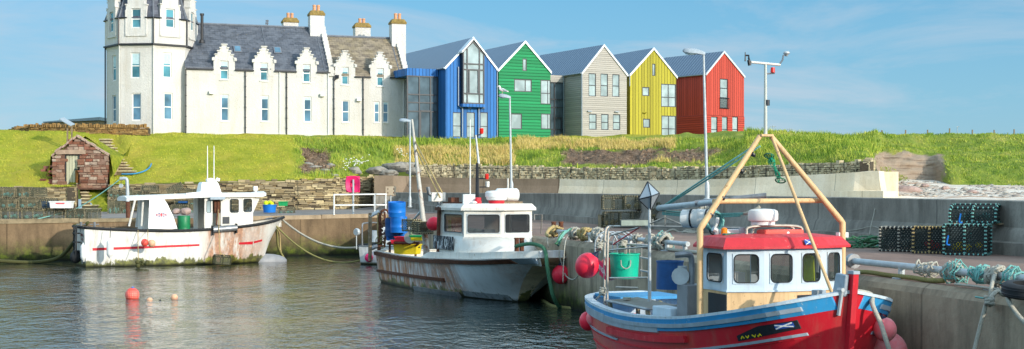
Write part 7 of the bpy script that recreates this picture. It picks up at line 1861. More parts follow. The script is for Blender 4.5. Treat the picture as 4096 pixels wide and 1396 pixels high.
m = MB(); m.bb(3.9, 5.4, -.1, 1.2, .97, 1.22); m.build('fish_hatch', MT['palep'], C.t, bevel=.02)
m = MB(); m.bb(-.1, 1.2, -.75, .75, 1.5, 1.56); m.build('stern_shelf', MT['bluep'], C.t)
# booms lying over the gantry
def top_boom(p, q, r, name, lab, mat):
    a, b = Vector(p), Vector(q); c = a.copy(); mb = MB(); mb.tube([a-c, b-c], r, 9); return tag(mb.build(name, mat, loc=tuple(c), smooth=60), lab, 'boom')
pB0, pB1 = C.W(cp2(2634, 832, 2.9)), C.W(cp2(2868, 808, 5.6)); top_boom(pB0, pB1, .055, 'derrick_boom', 'thick grey boom resting on the pipe gantry of the red boat', MT['galv'])
top_boom(C.W(cp2(2780, 812, 4.8)), C.W(cp2(3066, 782, 5.5)), .05, 'derrick_boom', 'grey boom with ringed end crossing behind the tan tripod', MT['alu'])
raft = thing('liferaft_canister', 'white liferaft canister with black straps lying behind the tan mast leg', 'liferaft', tuple(C.W(cp2(2797, 875, 4.4))))
m = MB(); c0, c1 = Vector(C.W(cp2(2728, 873, 4.2)))-raft.location, Vector(C.W(cp2(2868, 873, 4.7)))-raft.location; d = (c1-c0).normalized(); Lr = (c1-c0).length
m.lathe((c0+c1)/2, [(.13, -Lr*.5), (.17, -Lr*.46), (.17, -.02), (.18, -.02), (.18, .02), (.17, .02), (.17, Lr*.46), (.13, Lr*.5)], 14, align(d)); m.build('canister', MT['white'], raft, smooth=40)
for t in (-.2, .25): s2 = MB(); s2.lathe((c0+c1)/2+d*Lr*t, [(.183, -.015), (.183, .015)], 14, align(d)); s2.build('strap', MT['black'], raft)
# ---------------------------------------------------------------- creels
def creel(name, label, arched, wrap, L_=1.05, W_=.62, H_=.55, group='lobster creels', net='net', fill=None, mid=True):
    """pot: wrapped hoops and bars, net skin, slatted base.  origin at the middle of the base"""
    t = thing(name, label, 'lobster creel', (0, 0, 0), 0, group)
    def hoop(x):
        if arched: return [(x, -W_/2, .02), (x, -W_/2, H_*.45)]+[(x, -W_/2*math.cos(a), H_*.45+H_*.55*math.sin(a)) for a in np.linspace(.3, math.pi-.3, 7)]+[(x, W_/2, H_*.45), (x, W_/2, .02)]
        return [(x, -W_/2, .02), (x, -W_/2, H_), (x, W_/2, H_), (x, W_/2, .02)]
    xs = (-L_/2, 0, L_/2); hs = [hoop(x) for x in xs]
    for i, h in enumerate(hs):
        if i == 1 and not mid: continue
        m = MB(); m.tube(h, .022, 6, closed=True); m.cur = 1
        # wrapping rope: little rings along the hoop
        for a, b in zip(h, h[1:]+h[:1]):
            a, b = Vector(a), Vector(b); n = max(1, int((b-a).length/.085))
            for k in range(n):
                c = a.lerp(b, (k+.5)/n); d = (b-a).normalized()*.016; m.tube([c-d*1.1, c+d*1.1], .036, 5, caps=False)
        m.build('hoop', [MT['rubber'], MT[wrap]], t)
    n = len(hs[0]); idx = (0, n//4+1, n//2, n-2-n//4, n-1) if arched else (0, 1, 2, 3)
    for j in idx:
        m = MB(); m.tube([hs[0][j], hs[2][j]], .02, 5); m.cur = 1
        for k in range(9): x = lerp(-L_/2, L_/2, (k+.5)/9); m.tube([(x-.015, hs[0][j][1], hs[0][j][2]), (x+.015, hs[0][j][1], hs[0][j][2])], .033, 5, caps=False)
        m.build('side_bar', [MT['rubber'], MT[wrap]], t)
    m = MB(); m.loft([[(p[0]*.985, p[1]*.97, p[2]*.985) for p in hs[0]], [(p[0], p[1]*.97, p[2]*.985) for p in hs[1]], [(p[0]*.985, p[1]*.97, p[2]*.985) for p in hs[2]]], True, True); m.build('net_skin', MT[net], t)
    m = MB(); m.box((0, 0, .03), (L_*.98, W_*.95, .03)); m.build('base_slats', MT['timber'], t)
    if fill:
        m = MB(); rg = random.Random(len(label))
        for k in range(5): m.sphere((rg.uniform(-.35, .35)*L_, rg.uniform(-.3, .3)*W_, .12+rg.uniform(0, .12)), rg.uniform(.07, .12), 8, 6)
        m.build('rope_coil', MT[fill], t, smooth=180)
    return t
NT1 = creel('lobster_creel', 'creel', False, 'ropec', 1.06, .62, .63, 'stacked creels on the left quay', fill='ropeq')
NT2 = creel('lobster_creel', 'creel', True, 'ropec', 1.05, .62, .6, 'stacked creels on the left quay')
used = {}
def put(proto, loc, rz, label, group, scale=None, rot=None):
    k = proto.name
    if k not in used:
        used[k] = 1; proto.location = loc; proto.rotation_euler = rot or (0, 0, rz); proto['label'] = label; proto['group'] = group
        if scale: proto.scale = scale
        return proto
    return dup(proto, loc, rz, label, group, scale, rot)
GL = 'creels stacked at the left end of the quay'
zq = 2.25
def box_at(x0, x1, yb, Y): c = P((x0+x1)/2, yb, Y); return c, (x1-x0)/F*Y
lb = [((-60, 12, 886), 'bottom row creel cut by the left edge of the photo'), ((12, 86, 886), 'bottom row creel at the far left of the quay stack'), ((93, 184, 886), 'bottom row creel second from the left with green twine'), ((190, 262, 886), 'bottom row creel with a blue handle below the white fish box'), ((266, 345, 884), 'low creel directly under the white fish box'), ((348, 398, 884), 'small end creel of the bottom row beside the lower steps'),
      ((-50, 2, 842), 'second row creel cut by the left edge of the photo'), ((4, 76, 843), 'second row creel at the far left of the stack'), ((80, 150, 843), 'second row creel in the middle of the left stack'), ((154, 230, 843), 'second row creel with pale net beside the white fish box'),
      ((-30, 68, 796), 'top row creel at the far left against the stone wall'), ((72, 126, 796), 'top row creel in the middle of the left stack'), ((128, 184, 796), 'top row creel at the right end of the left stack')]
for i, ((x0, x1, yb), lab) in enumerate(lb):
    Y = 80.5+.35*(i > 5)+.5*(i > 9); c, w_ = box_at(x0, x1, yb, Y); z = c.z if i > 5 else max(c.z, 2.24)
    if i <= 5: z = 2.24
    elif i <= 9: z = 2.24+.66*.93
    else: z = 2.24+1.25
    put(NT2 if i in (3, 5, 9, 12) else NT1, (c.x, Y, z), random.uniform(-.16, .16), lab, GL, (w_/1.1, 1, .93), (random.uniform(-.05, .05), random.uniform(-.05, .05), random.uniform(-.16, .16)))
put(NT2, (P(259, 818, 81.6).x, 81.6, 2.85), 0, 'leaning creel with a turquoise frame standing on end right of the stack', GL, (.75, .8, 1.0), (0, R(-82), R(10)))
put(NT2, (P(303, 866, 80.5).x, 80.6, 2.24), R(80), 'half round creel at the foot of the lower steps', GL, (.8, .8, .8))
fb_ = thing('fish_box', 'long white plastic fish box lying on the left creel stack', 'fish box', (P(247, 845, 80.2).x, 80.2, 2.87))
m = MB(); w_ = 86/F*80; m.loft([[(sx*w_/2*k, sy*.3*k, z) for sx, sy in ((-1, -1), (1, -1), (1, 1), (-1, 1))] for k, z in ((.94, 0), (1, .36))], True, True); m.build('tray', MT['white'], fb_, bevel=.02)
m = MB(); m.bb(-w_/2-.03, w_/2+.03, -.33, .33, .35, .41); m.build('rim', MT['white'], fb_)
m = MB(); m.bb(-.25, .25, -.305, -.295, .24, .3); m.build('red_print', MT['redc'], fb_)
m = MB(); m.loft([[(sx*.35*k, sy*.25*k, z) for sx, sy in ((-1, -1), (1, -1), (1, 1), (-1, 1))] for k, z in ((.9, 0), (1, .42))], True, True)
tag(m.build('blue_tub', MT['tub_n'], loc=(P(194, 843, 81.3).x, 81.3, 2.85), bevel=.02), 'dark blue plastic tub tucked between creels behind the white fish box', 'tub')
# creels along the stone wall
GW = 'creels along the stone retaining wall'
for i, (px, yb, Y, kind, rot, lab, sc) in enumerate([
    (457, 858, 90.5, 0, (0, 0, .3), 'tall creel full of red rope at the right of the lower steps', (.75, 1, 1.5)), (494, 858, 91.2, 0, (0, 0, .1), 'creel behind the rusty crane post', (.7, 1, 1.1)),
    (462, 792, 91.2, 0, (.2, .25, .3), 'tilted creel on top of the red rope creel', (.9, 1, .8)), (506, 787, 91.6, 0, (0, -.15, .5), 'upper creel with pale frame just right of the crane post', (.7, .9, .8)),
    (545, 790, 92.3, 0, (0, .1, .2), 'small dark creel behind the shelter of the white boat', (.7, .9, .7)), (600, 768, 93, 1, (0, 0, 0), 'arched creel alone on top of the wall stack', (1.0, 1, .72)), (602, 796, 93, 0, (0, 0, 0), 'flat pale creel under the arched one', (1.05, 1, .62)), (602, 836, 92.6, 0, (0, 0, 0), 'creel behind the flag panel of the white boat', (1.05, 1, .9)),
    (706, 768, 93, 1, (0, -.45, .2), 'green creel thrown at a steep tilt onto the pile', (1.0, .9, .8)), (745, 778, 93.3, 1, (0, .05, .1), 'tan arched creel above the cabin roof line', (1.1, 1, .65)), (800, 782, 93.4, 0, (0, .05, .1), 'pale netted creel left of the mast housing', (.9, 1, .65)),
    (722, 856, 92.4, 0, (0, 0, .05), 'dark creel behind the green barrel', (1.05, 1, .95)), (788, 856, 92.6, 0, (0, 0, .05), 'dark creel behind the wheelhouse door', (1.0, 1, 1.0)), (790, 820, 92.9, 0, (0, 0, .05), 'pale yellow netted creel on the upper row behind the boat', (1.0, 1, .55)), (730, 818, 93, 0, (0, 0, .05), 'creel with a grey tray on the upper row behind the boat', (.9, 1, .5)),
    (1146, 858, 90.5, 0, (0, 0, .05), 'low dark creel right of the bow of the white boat', (.95, 1, .75))]):
    c = P(px, yb, Y); put(NT2 if kind else NT1, tuple(c), 0, lab, GW, sc, rot)
def tub(name, lab, loc, r0, r1, h, mat, cat='tub', handle=True, rim=True, inside=True, n=18):
    t = thing(name, lab, cat, tuple(loc)); m = MB()
    m.lathe((0, 0, 0), [(r0, 0), (r1, h)]+([(r1*1.05, h), (r1*1.05, h+.03), (r1*.95, h+.03)] if rim else [(r1*.96, h)])+[(r0*.92, .05), (.01, .05)], n); m.build('shell', MT[mat], t, smooth=40)
    if handle:
        q = Vector((0, -r1*1.0, h*.8)); m = MB(); m.tube(curve([q+Vector((-.1, -.01, .0)), q+Vector((-.09, -.03, -.12)), q+Vector((0, -.04, -.18)), q+Vector((.09, -.03, -.12)), q+Vector((.1, -.01, .0))], 3), .012, 5); m.build('rope_handle', MT['rope'], t)
    return t
t = tub('blue_tub', 'blue tub heaped with yellow green gear right of the white boat', P(1078, 850, 90), .38, .45, .48, 'tub_b', handle=False)
m = MB()
for i in range(6): m.sphere((random.uniform(-.25, .25), random.uniform(-.2, .1), .5+random.uniform(0, .14)), random.uniform(.1, .17), 8, 6)
tag(m.build('bundled_gear', MT['hivis'], loc=tuple(P(1078, 850, 90)), smooth=180), 'yellow green bundle of gear spilling from the blue tub', 'gear')
m = MB(); w_ = .28; m.loft([[(sx*w_*k, sy*.22*k, z) for sx, sy in ((-1, -1), (1, -1), (1, 1), (-1, 1))] for k, z in ((.9, 0), (1, .26))], True, True); m.bb(-.31, .31, -.25, .25, .25, .3)
tag(m.build('green_crate', MT['grnc'], loc=tuple(P(1133, 824, 90.4)), bevel=.01), 'green plastic crate on the low creel right of the white boat', 'crate')
m = MB(); m.loft([[(sx*.3*k, sy*.2*k, z) for sx, sy in ((-1, -1), (1, -1), (1, 1), (-1, 1))] for k, z in ((.95, 0), (1, .12))], True, True); tag(m.build('grey_tray', MT['tub_n'], loc=tuple(P(733, 812, 92.6))), 'dark grey tray on the creels behind the boat shelter', 'tray')
# creels by the wave wall (middle)
PG = creel('lobster_creel', 'creel', False, 'ropec', 1.0, .6, .64, 'creels against the wave wall', fill='ropet')
PGA = creel('lobster_creel', 'creel', True, 'ropec', .95, .6, .62, 'creels against the wave wall')
GM = 'creels stacked against the wave wall in the middle'
for px, yb, Y, pr, rot, lab, sc in [
    (2398, 908, 62.3, PG, (0, R(90), R(10)), 'dark creel standing on end at the left of the middle stack', (1.05, 1, .5)), (2447, 906, 62, PG, (0, 0, .1), 'bottom creel left of the radar reflector in the middle stack', (.72, 1, 1.0)), (2526, 906, 61.6, PG, (0, 0, .08), 'bottom creel behind the long work light', (1.05, 1, 1.0)),
    (2452, 838, 62.2, PGA, (0, 0, .08), 'arched creel with turquoise net on top of the middle stack', (1.0, 1, 1.0)), (2545, 837, 61.8, PG, (0, 0, .06), 'top creel just behind the radar reflector', (1.05, 1, .9)),
    (2640, 916, 59.5, PG, (0, 0, .1), 'lowest creel right of the radar reflector', (.8, 1, .7)), (2700, 918, 58.6, PG, (0, 0, .1), 'low creel below the left end of the liferaft', (.85, 1, .7)), (2645, 872, 59.7, PG, (0, 0, .05), 'middle creel behind the end of the grey boom', (.9, 1, .62)), (2705, 874, 58.9, PG, (0, 0, .05), 'tan roped creel behind the turquoise lines', (.9, 1, .62)), (2680, 838, 59.4, PGA, (0, 0, .1), 'flattest upper creel under the grey boom', (1.1, 1, .5))]:
    c = P(px, yb, Y); c.x -= 0; put(pr, tuple(c), 0, lab, GM, sc, rot)
# the four creels on the right of the pier
GR = 'four roped creels on the right of the pier'
def rc(lab, px0, px1, yb, Y, arched, wrap, rz, H_, L_, W_, z=None, fill=None):
    t = creel('lobster_creel', lab, arched, wrap, L_, W_, H_, GR, 'netk', fill); c = P((px0+px1)/2, yb, Y); t.location = (c.x, c.y, z if z else 2.2); t.rotation_euler = (0, 0, rz); t['label'] = lab; t['group'] = GR; return t
rc('wide black netted creel with white bound frame, leftmost of the four', 3541, 3666, 990, 36.6, False, 'rope', R(-24), .62, .95, .8, fill='rope')
rc('tan bound creel between two others with red and white gear inside', 3666, 3774, 1000, 35.4, False, 'ropet', R(-20), .66, .78, .7, fill='redc')
rc('large turquoise bound creel at the right, under the arched one', 3774, 3965, 1012, 34.4, False, 'ropeq', R(-28), .74, .98, .8, fill='yel')
rc('arched turquoise creel stacked on top of the right pile', 3813, 3993, 895, 35.2, True, 'ropeq', R(-32), .46, 1.12, .7, 2.97, fill='ropeq')
m = MB(); m.box((0, 0, 0), (1.5, .2, .04)); tag(m.build('wooden_plank', MT['wood'], loc=(P(3930, 897, 35.0).x, 35.0, 2.95)), 'short wooden plank under the arched turquoise creel', 'plank')
m = MB(); m.tube(curve([(0, -.02, .25), (.05, -.02, .05), (.02, -.02, 0), (-.03, -.02, .04)], 3), .025, 5); 
for px, py, lab in ((3788, 958, 'blue hook on the large turquoise bound creel'), (3838, 870, 'blue hook on the arched turquoise creel')):
    m = MB(); m.tube(curve([(.03, 0, .1), (.0, 0, -.04), (.0, 0, -.12), (.07, 0, -.13)], 3), .02, 5); tag(m.build('blue_hook', MT['tub_b'], loc=tuple(P(px, py, 33.75 if py > 900 else 34.75))), lab, 'hook')

# ---------------------------------------------------------------- lamps, gull, railing
def lamp(name, lab, px0, yb, px1, yt, Y, hd, glass=False, base=True, r=.07, group='harbour lamp posts'):
    b = P(px0, yb, Y); tp = P(px1, yt, Y); t = thing(name, lab, 'lamp post', tuple(b), 0, group); d = tp-b
    m = MB(); m.tube([(0, 0, 0), d*.5, d], [r, r*.9, r*.72], 10); m.build('pole', MT['galv'], t, smooth=60)
    if base: m = MB(); m.lathe((0, 0, -.05), [(r*2.4, 0), (r*2.4, .06), (r*1.5, .08), (r*1.5, .55), (r*1.05, .7)], 10); m.build('base', MT['galv'], t, smooth=40)
    w_, dz = hd; h0 = d+Vector((.06, 0, .0)); h1 = d+Vector((-w_, -.05, dz))
    m = MB(); u_ = (h1-h0)
    rings = []
    for k, (hw, top, bot) in enumerate(((.05, .06, -.05), (.07, .08, -.06), (.13, .13, -.05), (.15, .14, -.06), (.12, .1, -.05), (.05, .03, -.02))):
        c = h0+u_*(0, .1, .35, .7, .93, 1.0)[k]; rings.append([c+Vector((0, -hw, bot)), c+Vector((0, -hw, top*.5)), c+Vector((0, -hw*.5, top)), c+Vector((0, hw*.5, top)), c+Vector((0, hw, top*.5)), c+Vector((0, hw, bot))])
    m.loft(rings, True, True); m.build('lamp_head', MT['greyp'], t, smooth=50)
    m = MB(); c = h0+u_*.62; m.sphere(c+Vector((0, 0, -.06)), 1, 10, 6, (abs(w_)*.32, .11, .06)); m.build('lens', MT['blind'], t, smooth=180)
    return t
lamp('lamp_post', 'left lamp post by the quay corner with its short head turned left', 1640, 826, 1640, 484, 89, (.68, .04), r=.065)
lm = lamp('lamp_post', 'middle lamp post on the wave wall carrying a seagull', 2046, 772, 2039, 390, 78, (.62, .1), r=.07)
lamp('lamp_post', 'tall right lamp post above the red boat with a long head', 2829, 796, 2814, 214, 53.4, (.8, .1), r=.06)
for px, py, Y, lab, par in ((2036, 735, 78, 'tube', lm),):
    m = MB(); c = P(px, py, Y)-lm.location; m.tube([c+Vector((-.06, -.03, -.3)), c+Vector((-.06, -.03, .3))], .05, 6); m.build('cable_box', MT['whitep'], lm)
# seagull on the lamp head
gp = P(2012, 373, 77.95); g = thing('seagull', 'white seagull with grey wings standing on the middle lamp head', 'bird', tuple(gp))
secs = [(-.28, .14, .012), (-.25, .14, .045), (-.21, .175, .075), (-.15, .2, .085), (-.06, .195, .1), (.04, .17, .09), (.14, .13, .06), (.24, .1, .035), (.3, .085, .02)]
hd_ = [(-.31, .355, .008), (-.27, .37, .03), (-.23, .385, .055), (-.19, .37, .055), (-.17, .3, .055), (-.16, .24, .075), (-.1, .2, .1), (.0, .18, .1), (.1, .15, .075), (.22, .115, .04), (.32, .085, .02)]
m = MB(); path = [(x, 0, z) for x, z, r in hd_]; m.tube(curve(path, 3), [interp(i/30*10, [(k, h[2]) for k, h in enumerate(hd_)])[0] for i in range(31)], 10); m.build('body', MT['gull'], g, smooth=180)
for sy in (-1, 1): m = MB(); m.sphere((.05, sy*.075, .18), 1, 10, 6, (.2, .03, .06), Ry(R(18))); m.build('wing', MT['gullw'], g, smooth=180)
m = MB(); m.poly([(.24, -.03, .12), (.4, -.02, .06), (.4, .02, .06), (.24, .03, .12)]); m.box((.36, 0, .08), (.1, .05, .015), Ry(.4)); m.build('tail', MT['black'], g)
m = MB(); m.tube([(-.29, 0, .365), (-.35, 0, .35)], [.016, .004], 6); m.build('beak', MT['yel'], g)
for sy in (-.035, .035): m = MB(); m.tube([(-.02, sy, .1), (-.03, sy, .01), (-.08, sy, .005)], .009, 5); m.build('leg', MT['pot'], g)
# railing and lifebuoy housing
ra = thing('railing', 'white two bar pipe railing on the inner quay edge', 'railing', tuple(P(1440, 858, 85)))
Yr = lambda px: interp(px, [(1335, 84.6), (1500, 86.0), (1545, 86.6)])[0]
for px in (1336, 1499, 1543): m = MB(); m.tube([P(px, 860, Yr(px)), P(px, 776, Yr(px))], .045, 7); m.build('post', MT['white'], ra, world=True)
for y0, y1 in ((779, 777), (821, 820)): m = MB(); m.tube([P(1334, y0, Yr(1334)), P(1499, y1, Yr(1499)), P(1546, y1, Yr(1546))], .045, 7); m.build('rail', MT['white'], ra, world=True)
lbh = thing('lifebuoy_station', 'bright pink lifebuoy housing on a grey post by the railing', 'lifebuoy station', tuple(P(1413, 857, 87)))
m = MB(); m.tube([P(1413, 858, 87), P(1413, 718, 87)], .06, 7); m.build('post', MT['galv'], lbh, world=True)
c = P(1411, 737, 87.15); w_, h_ = 29/F*87, 34/F*87; n = 32; out = []; inn = []
for k in range(n):
    a = 2*math.pi*k/n; ca, sa_ = math.cos(a), math.sin(a); e = 3.6; rr2 = (abs(ca)**e+abs(sa_)**e)**(-1/e); out.append((w_*rr2*ca, h_*rr2*sa_)); inn.append((.15*ca, -.02+.16*sa_))
m = MB(); ring = lambda pts, y: [c+Vector((x, y, z)) for x, z in pts]
m.loft([ring(inn, .12), ring(inn, -.02), ring([(x*.92, z*.92) for x, z in out], -.13), ring(out, -.08), ring(out, .12)], True, False); m.build('housing', MT['pink'], lbh, world=True, smooth=35)
m = MB(); m.box(c+Vector((0, .13, 0)), (w_*1.9, .03, h_*1.9)); m.build('back_plate', MT['pink'], lbh, world=True)
m = MB(); m.tube([c+Vector((.2*math.cos(a), .06, -.02+.2*math.sin(a))) for a in np.linspace(0, 6.28, 25)[:-1]], .04, 6, closed=True); m.build('ring', std('dark_red_ring', hx('#8c1c30'), .6), lbh, world=True)
sg = thing('sign_plate', 'pale beige metal sign plate with rusty bolts beside the railing', 'sign', tuple(P(1562, 790, 90)))
m = MB(); c = P(1563, 763, 90); m.box(c, (.66, .03, .56)); m.build('plate', std('beige_plate', hx('#b5a58c'), .6, .1, 4), sg, world=True)
for dx, dz in ((-.18, .12), (.2, .12), (-.18, -.12), (.2, -.12)): b = MB(); b.tube([c+Vector((dx, -.015, dz+.05)), c+Vector((dx, -.03, dz-.05))], .025, 5); b.build('bolt', MT['rust'], sg, world=True)
b = MB(); b.tube([P(1563, 778, 90.1), P(1563, 830, 90.1)], .04, 6); b.build('post', MT['galv'], sg, world=True)
# crane post on the left quay
cp_ = thing('crane_post', 'rusty pipe post with bent grey top and pulley beside the creels', 'crane post', tuple(P(513, 886, 81)))
m = MB(); m.tube([P(513, 888, 81), P(511, 806, 81)], .13, 9); m.build('lower_post', MT['rust'], cp_, world=True, smooth=60)
m = MB(); m.tube(curve([P(511, 806, 81), P(509, 740, 81), P(507, 720, 81), P(500, 714, 81), P(480, 715, 81)], 4), .1, 9); m.build('bent_top', MT['galv'], cp_, world=True, smooth=60)
m = MB(); m.lathe(P(484, 743, 80.9), [(.12, -.05), (.06, 0), (.12, .05)], 12, Rx(R(90))); m.build('pulley', MT['galv'], cp_, world=True); m = MB(); m.tube([P(484, 722, 81), P(484, 740, 81)], .02, 4); m.build('chain', MT['rust'], cp_, world=True)
m = MB(); m.lathe(P(513, 888, 81), [(.3, -.05), (.3, .03)], 8); m.build('base_plate', MT['rust'], cp_, world=True)

# ---------------------------------------------------------------- buoys and fenders
def buoy(name, lab, c, r, mat='buoy', up=(0, 0, 1), cap='navy', group=None):
    t = thing(name, lab, 'buoy', tuple(c), 0, group); M = align(up); m = MB()
    m.lathe((0, 0, 0), [(r*math.sin(a)*(1-.03*math.cos(a)), -r*1.06*math.cos(a)) for a in np.linspace(.02, math.pi*.9, 15)], 20, M); m.build('ball', MT[mat], t, smooth=180)
    if cap:
        m = MB(); m.lathe((0, 0, 0), [(r*.42, r*.93), (r*.26, r*1.1), (r*.17, r*1.22), (r*.15, r*1.32), (.01, r*1.34)], 12, M); m.build('collar', MT[cap], t, smooth=60)
        m = MB(); q = M @ Vector((0, 0, r*1.36)); m.tube([q+M @ Vector((r*.1*math.cos(a), 0, r*.1*math.sin(a))) for a in np.linspace(0, 6.28, 11)[:-1]], r*.05, 5, closed=True); m.build('eye', MT[cap], t)
    return t
def drop(t, top, lab): 
    pass
bY = 45.6
buoy('mooring_buoy', 'round red buoy hanging at the bow of the rusty white boat', P(2244, 1098, bY), .3)
buoy('mooring_buoy', 'big bright red buoy tied to the stern rail of the red boat', P(2350, 1062, 29.9), .265, up=(.55, -.1, .75))
m = MB(); m.sphere(P(2304, 1058, 29.8), .09, 8, 6, (.6, 1, 1.1)); tag(m.build('rubber_patch', MT['navy'], loc=(0, 0, 0), smooth=180), 'dark rubber end of the big bright red buoy', 'buoy end') if False else None
buoy('mooring_buoy', 'lower red buoy of the pair hanging under the stern of the red boat', P(2354, 1284, 29.9), .2, up=(.25, 0, 1))
buoy('mooring_buoy', 'smaller faded red buoy in front of another under the stern of the red boat', P(2376, 1272, 29.45), .165, 'buoyp', up=(.1, 0, 1))
buoy('mooring_buoy', 'faded pink red buoy with printed digits between red bow and pier', P(3540, 1318, 23.0), .19, 'buoyp', up=(-.25, 0, 1))
buoy('mooring_buoy', 'largest faded pink buoy low at the pier, cut by the bottom edge', P(3548, 1410, 23.6), .34, 'buoyp')
buoy('mooring_buoy', 'small pink buoy on the stern of the little white boat', P(1475, 1031, 73.0), .215, 'pink')
buoy('mooring_buoy', 'orange red buoy behind the green tub on the red boat', C.W(C.LX(2440, 1075, .1)), .24, 'orange')
for px, py, rr2, mt_, lab in ((579, 971, 15, 'orange', 'small faded orange ball float on the side of the white boat'), (607, 974, 15, 'peach', 'small shaggy peach float beside the orange one on the white boat')):
    c = P(px, py, 70.6); buoy('ball_float', lab, c, rr2/F*70, mt_, cap=None)
wb_ = buoy('mooring_buoy', 'large orange netted buoy floating in the harbour', P(529, 1180, 49.6), .245, 'orange', cap=None)
m = MB(); m.sphere((0, 0, 0), .256, 20, 12); m.build('net_cover', MT['netb'], wb_, smooth=180); m = MB(); m.sphere((.02, 0, .25), .05, 8, 6); m.build('knot', MT['tub_b'], wb_)
buoy('ball_float', 'half sunk small orange float between two others in the harbour', P(598, 1202, 48.9), .105, 'peach', cap=None, up=(1, 0, .2))
buoy('ball_float', 'pale peach ball float, rightmost of the floating line', P(697, 1191, 49.4), .125, 'peach', cap=None)
m = MB(); m.sphere((0, 0, 0), .035, 8, 6); tag(m.build('tiny_float', MT['rubber'], loc=tuple(P(641, 1202, 48.6))), 'tiny black float on the line between the peach floats', 'float')
rope([P(530, 1200, 48.9), P(560, 1201, 48.8), P(598, 1205, 48.7), P(641, 1204, 48.6), P(697, 1203, 48.6), P(715, 1203, 48.6)], .018, MT['ropew'], 'thin dark line joining the floats in the harbour')
def fender(lab, c, r, h, mat='white', grp=None):
    t = thing('boat_fender', lab, 'fender', tuple(c), 0, grp); m = MB()
    m.lathe((0, 0, 0), [(r*.3, -h/2-.06), (r*.4, -h/2), (r*.9, -h/2+.1), (r, -h/2+.2), (r, h/2-.2), (r*.9, h/2-.1), (r*.4, h/2), (r*.3, h/2+.06)], 14); m.build('body', MT[mat], t, smooth=60); 
    m = MB(); m.tube([(0, 0, h/2+.05), (0, .1, h/2+.6)], .018, 5); m.build('lanyard', MT['black'], t); return t
fender('long white fender hanging on the side of the white boat near its stern', P(440, 993, 69.9), .17, .9)
fender('white fender hanging at the transom corner of the white boat', P(335, 1008, 70.4), .17, .85)

# ---------------------------------------------------------------- things aboard
def drum_open(name, lab, loc, r, h, mat, tilt=(0, 0, 0)):
    t = thing(name, lab, 'drum', tuple(loc)); M = Rx(tilt[0]) @ Ry(tilt[1]); m = MB()
    m.lathe((0, 0, 0), [(r*.97, 0), (r, h*.3), (r*1.02, h*.33), (r, h*.36), (r, h*.66), (r*1.02, h*.69), (r, h), (r*.95, h), (r*.93, .05), (.01, .05)], 20, M); m.build('shell', MT[mat], t, smooth=40); return t
bd = lambda px, py, x: B.W(B.LX(px, py, x))
drum_open('blue_drum', 'open light blue drum stacked highest on the stern of the rusty boat', bd(1588, 866, 1.6), .36, .6, 'tub_b', (.1, 0))
drum_open('blue_drum', 'light blue drum under the tilted open one on the rusty boat', bd(1595, 930, 1.6), .345, .66, 'tub_b')
drum_open('blue_drum', 'dark blue drum left of the stacked light blue drums', bd(1572, 945, 1.0), .33, .75, 'tub_n')
tub('blue_bucket', 'small blue bucket at the foot of the blue drums', bd(1563, 962, .7), .17, .21, .32, 'tub_b', 'bucket', handle=False)
tub('blue_bucket', 'blue bucket half hidden right of the brown cloth', bd(1612, 962, 1.2), .17, .2, .4, 'tub_b', 'bucket', handle=False)
cl = MB(); rings = []
for k, (px, py, w_) in enumerate(((1556, 872, 16), (1574, 872, 22), (1590, 885, 24), (1598, 905, 22), (1600, 930, 18), (1600, 956, 12))):
    a = Vector(bd(px-w_*.6, py, .75+.02*k)); b = Vector(bd(px+w_*.6, py-3, .75)); rings.append([a.lerp(b, t)+Vector((0, .05*math.sin(t*9+k), .02*math.cos(t*7))) for t in np.linspace(0, 1, 8)])
cl.loft(rings, False, False); c = rings[0][0]; cl.v = [tuple(Vector(p)-c) for p in cl.v]; tag(cl.build('brown_cloth', MT['cloth'], loc=tuple(c), smooth=180), 'crumpled brown cloth draped over the dark blue drum', 'cloth')
def crate(name, lab, loc, rz, s, mat):
    t = thing(name, lab, 'crate', tuple(loc), rz); m = MB(); x, y, h = s[0]/2, s[1]/2, s[2]
    m.loft([[(a*x*k, b*y*k, z) for a, b in ((-1, -1), (1, -1), (1, 1), (-1, 1))] for k, z in ((.9, 0), (.98, h), (1.04, h), (1.04, h+.03), (.95, h+.03), (.86, .04))], True, True); m.build('tray', MT[mat], t, bevel=.006)
    m = MB()
    for sx in (-1, 1): m.box((sx*x*.98, 0, h*.75), (.03, y*.5, .05))
    m.build('handle_slot', MT['darkp'], t); return t
rB = B.rz()
crate('yellow_crate', 'large yellow fish crate under the rusty table of the white boat', bd(1630, 1016, 1.7), rB+.9, (1.05, .6, .38), 'yel')
crate('red_crate', 'upper red fish crate on the stern of the rusty boat', bd(1625, 962, 1.9), rB+1.1, (.9, .5, .13), 'redc')
crate('red_crate', 'lower red fish crate under another on the rusty boat', bd(1612, 975, 1.9), rB+1.1, (.95, .55, .13), 'redc')
crate('yellow_crate', 'small yellow and green crate right of the red crates', bd(1670, 962, 3.0), rB+.9, (.5, .35, .16), 'yel')
crate('green_crate', 'thin green crate on top of the small yellow one', bd(1668, 949, 3.0), rB+.9, (.55, .38, .05), 'grnc')
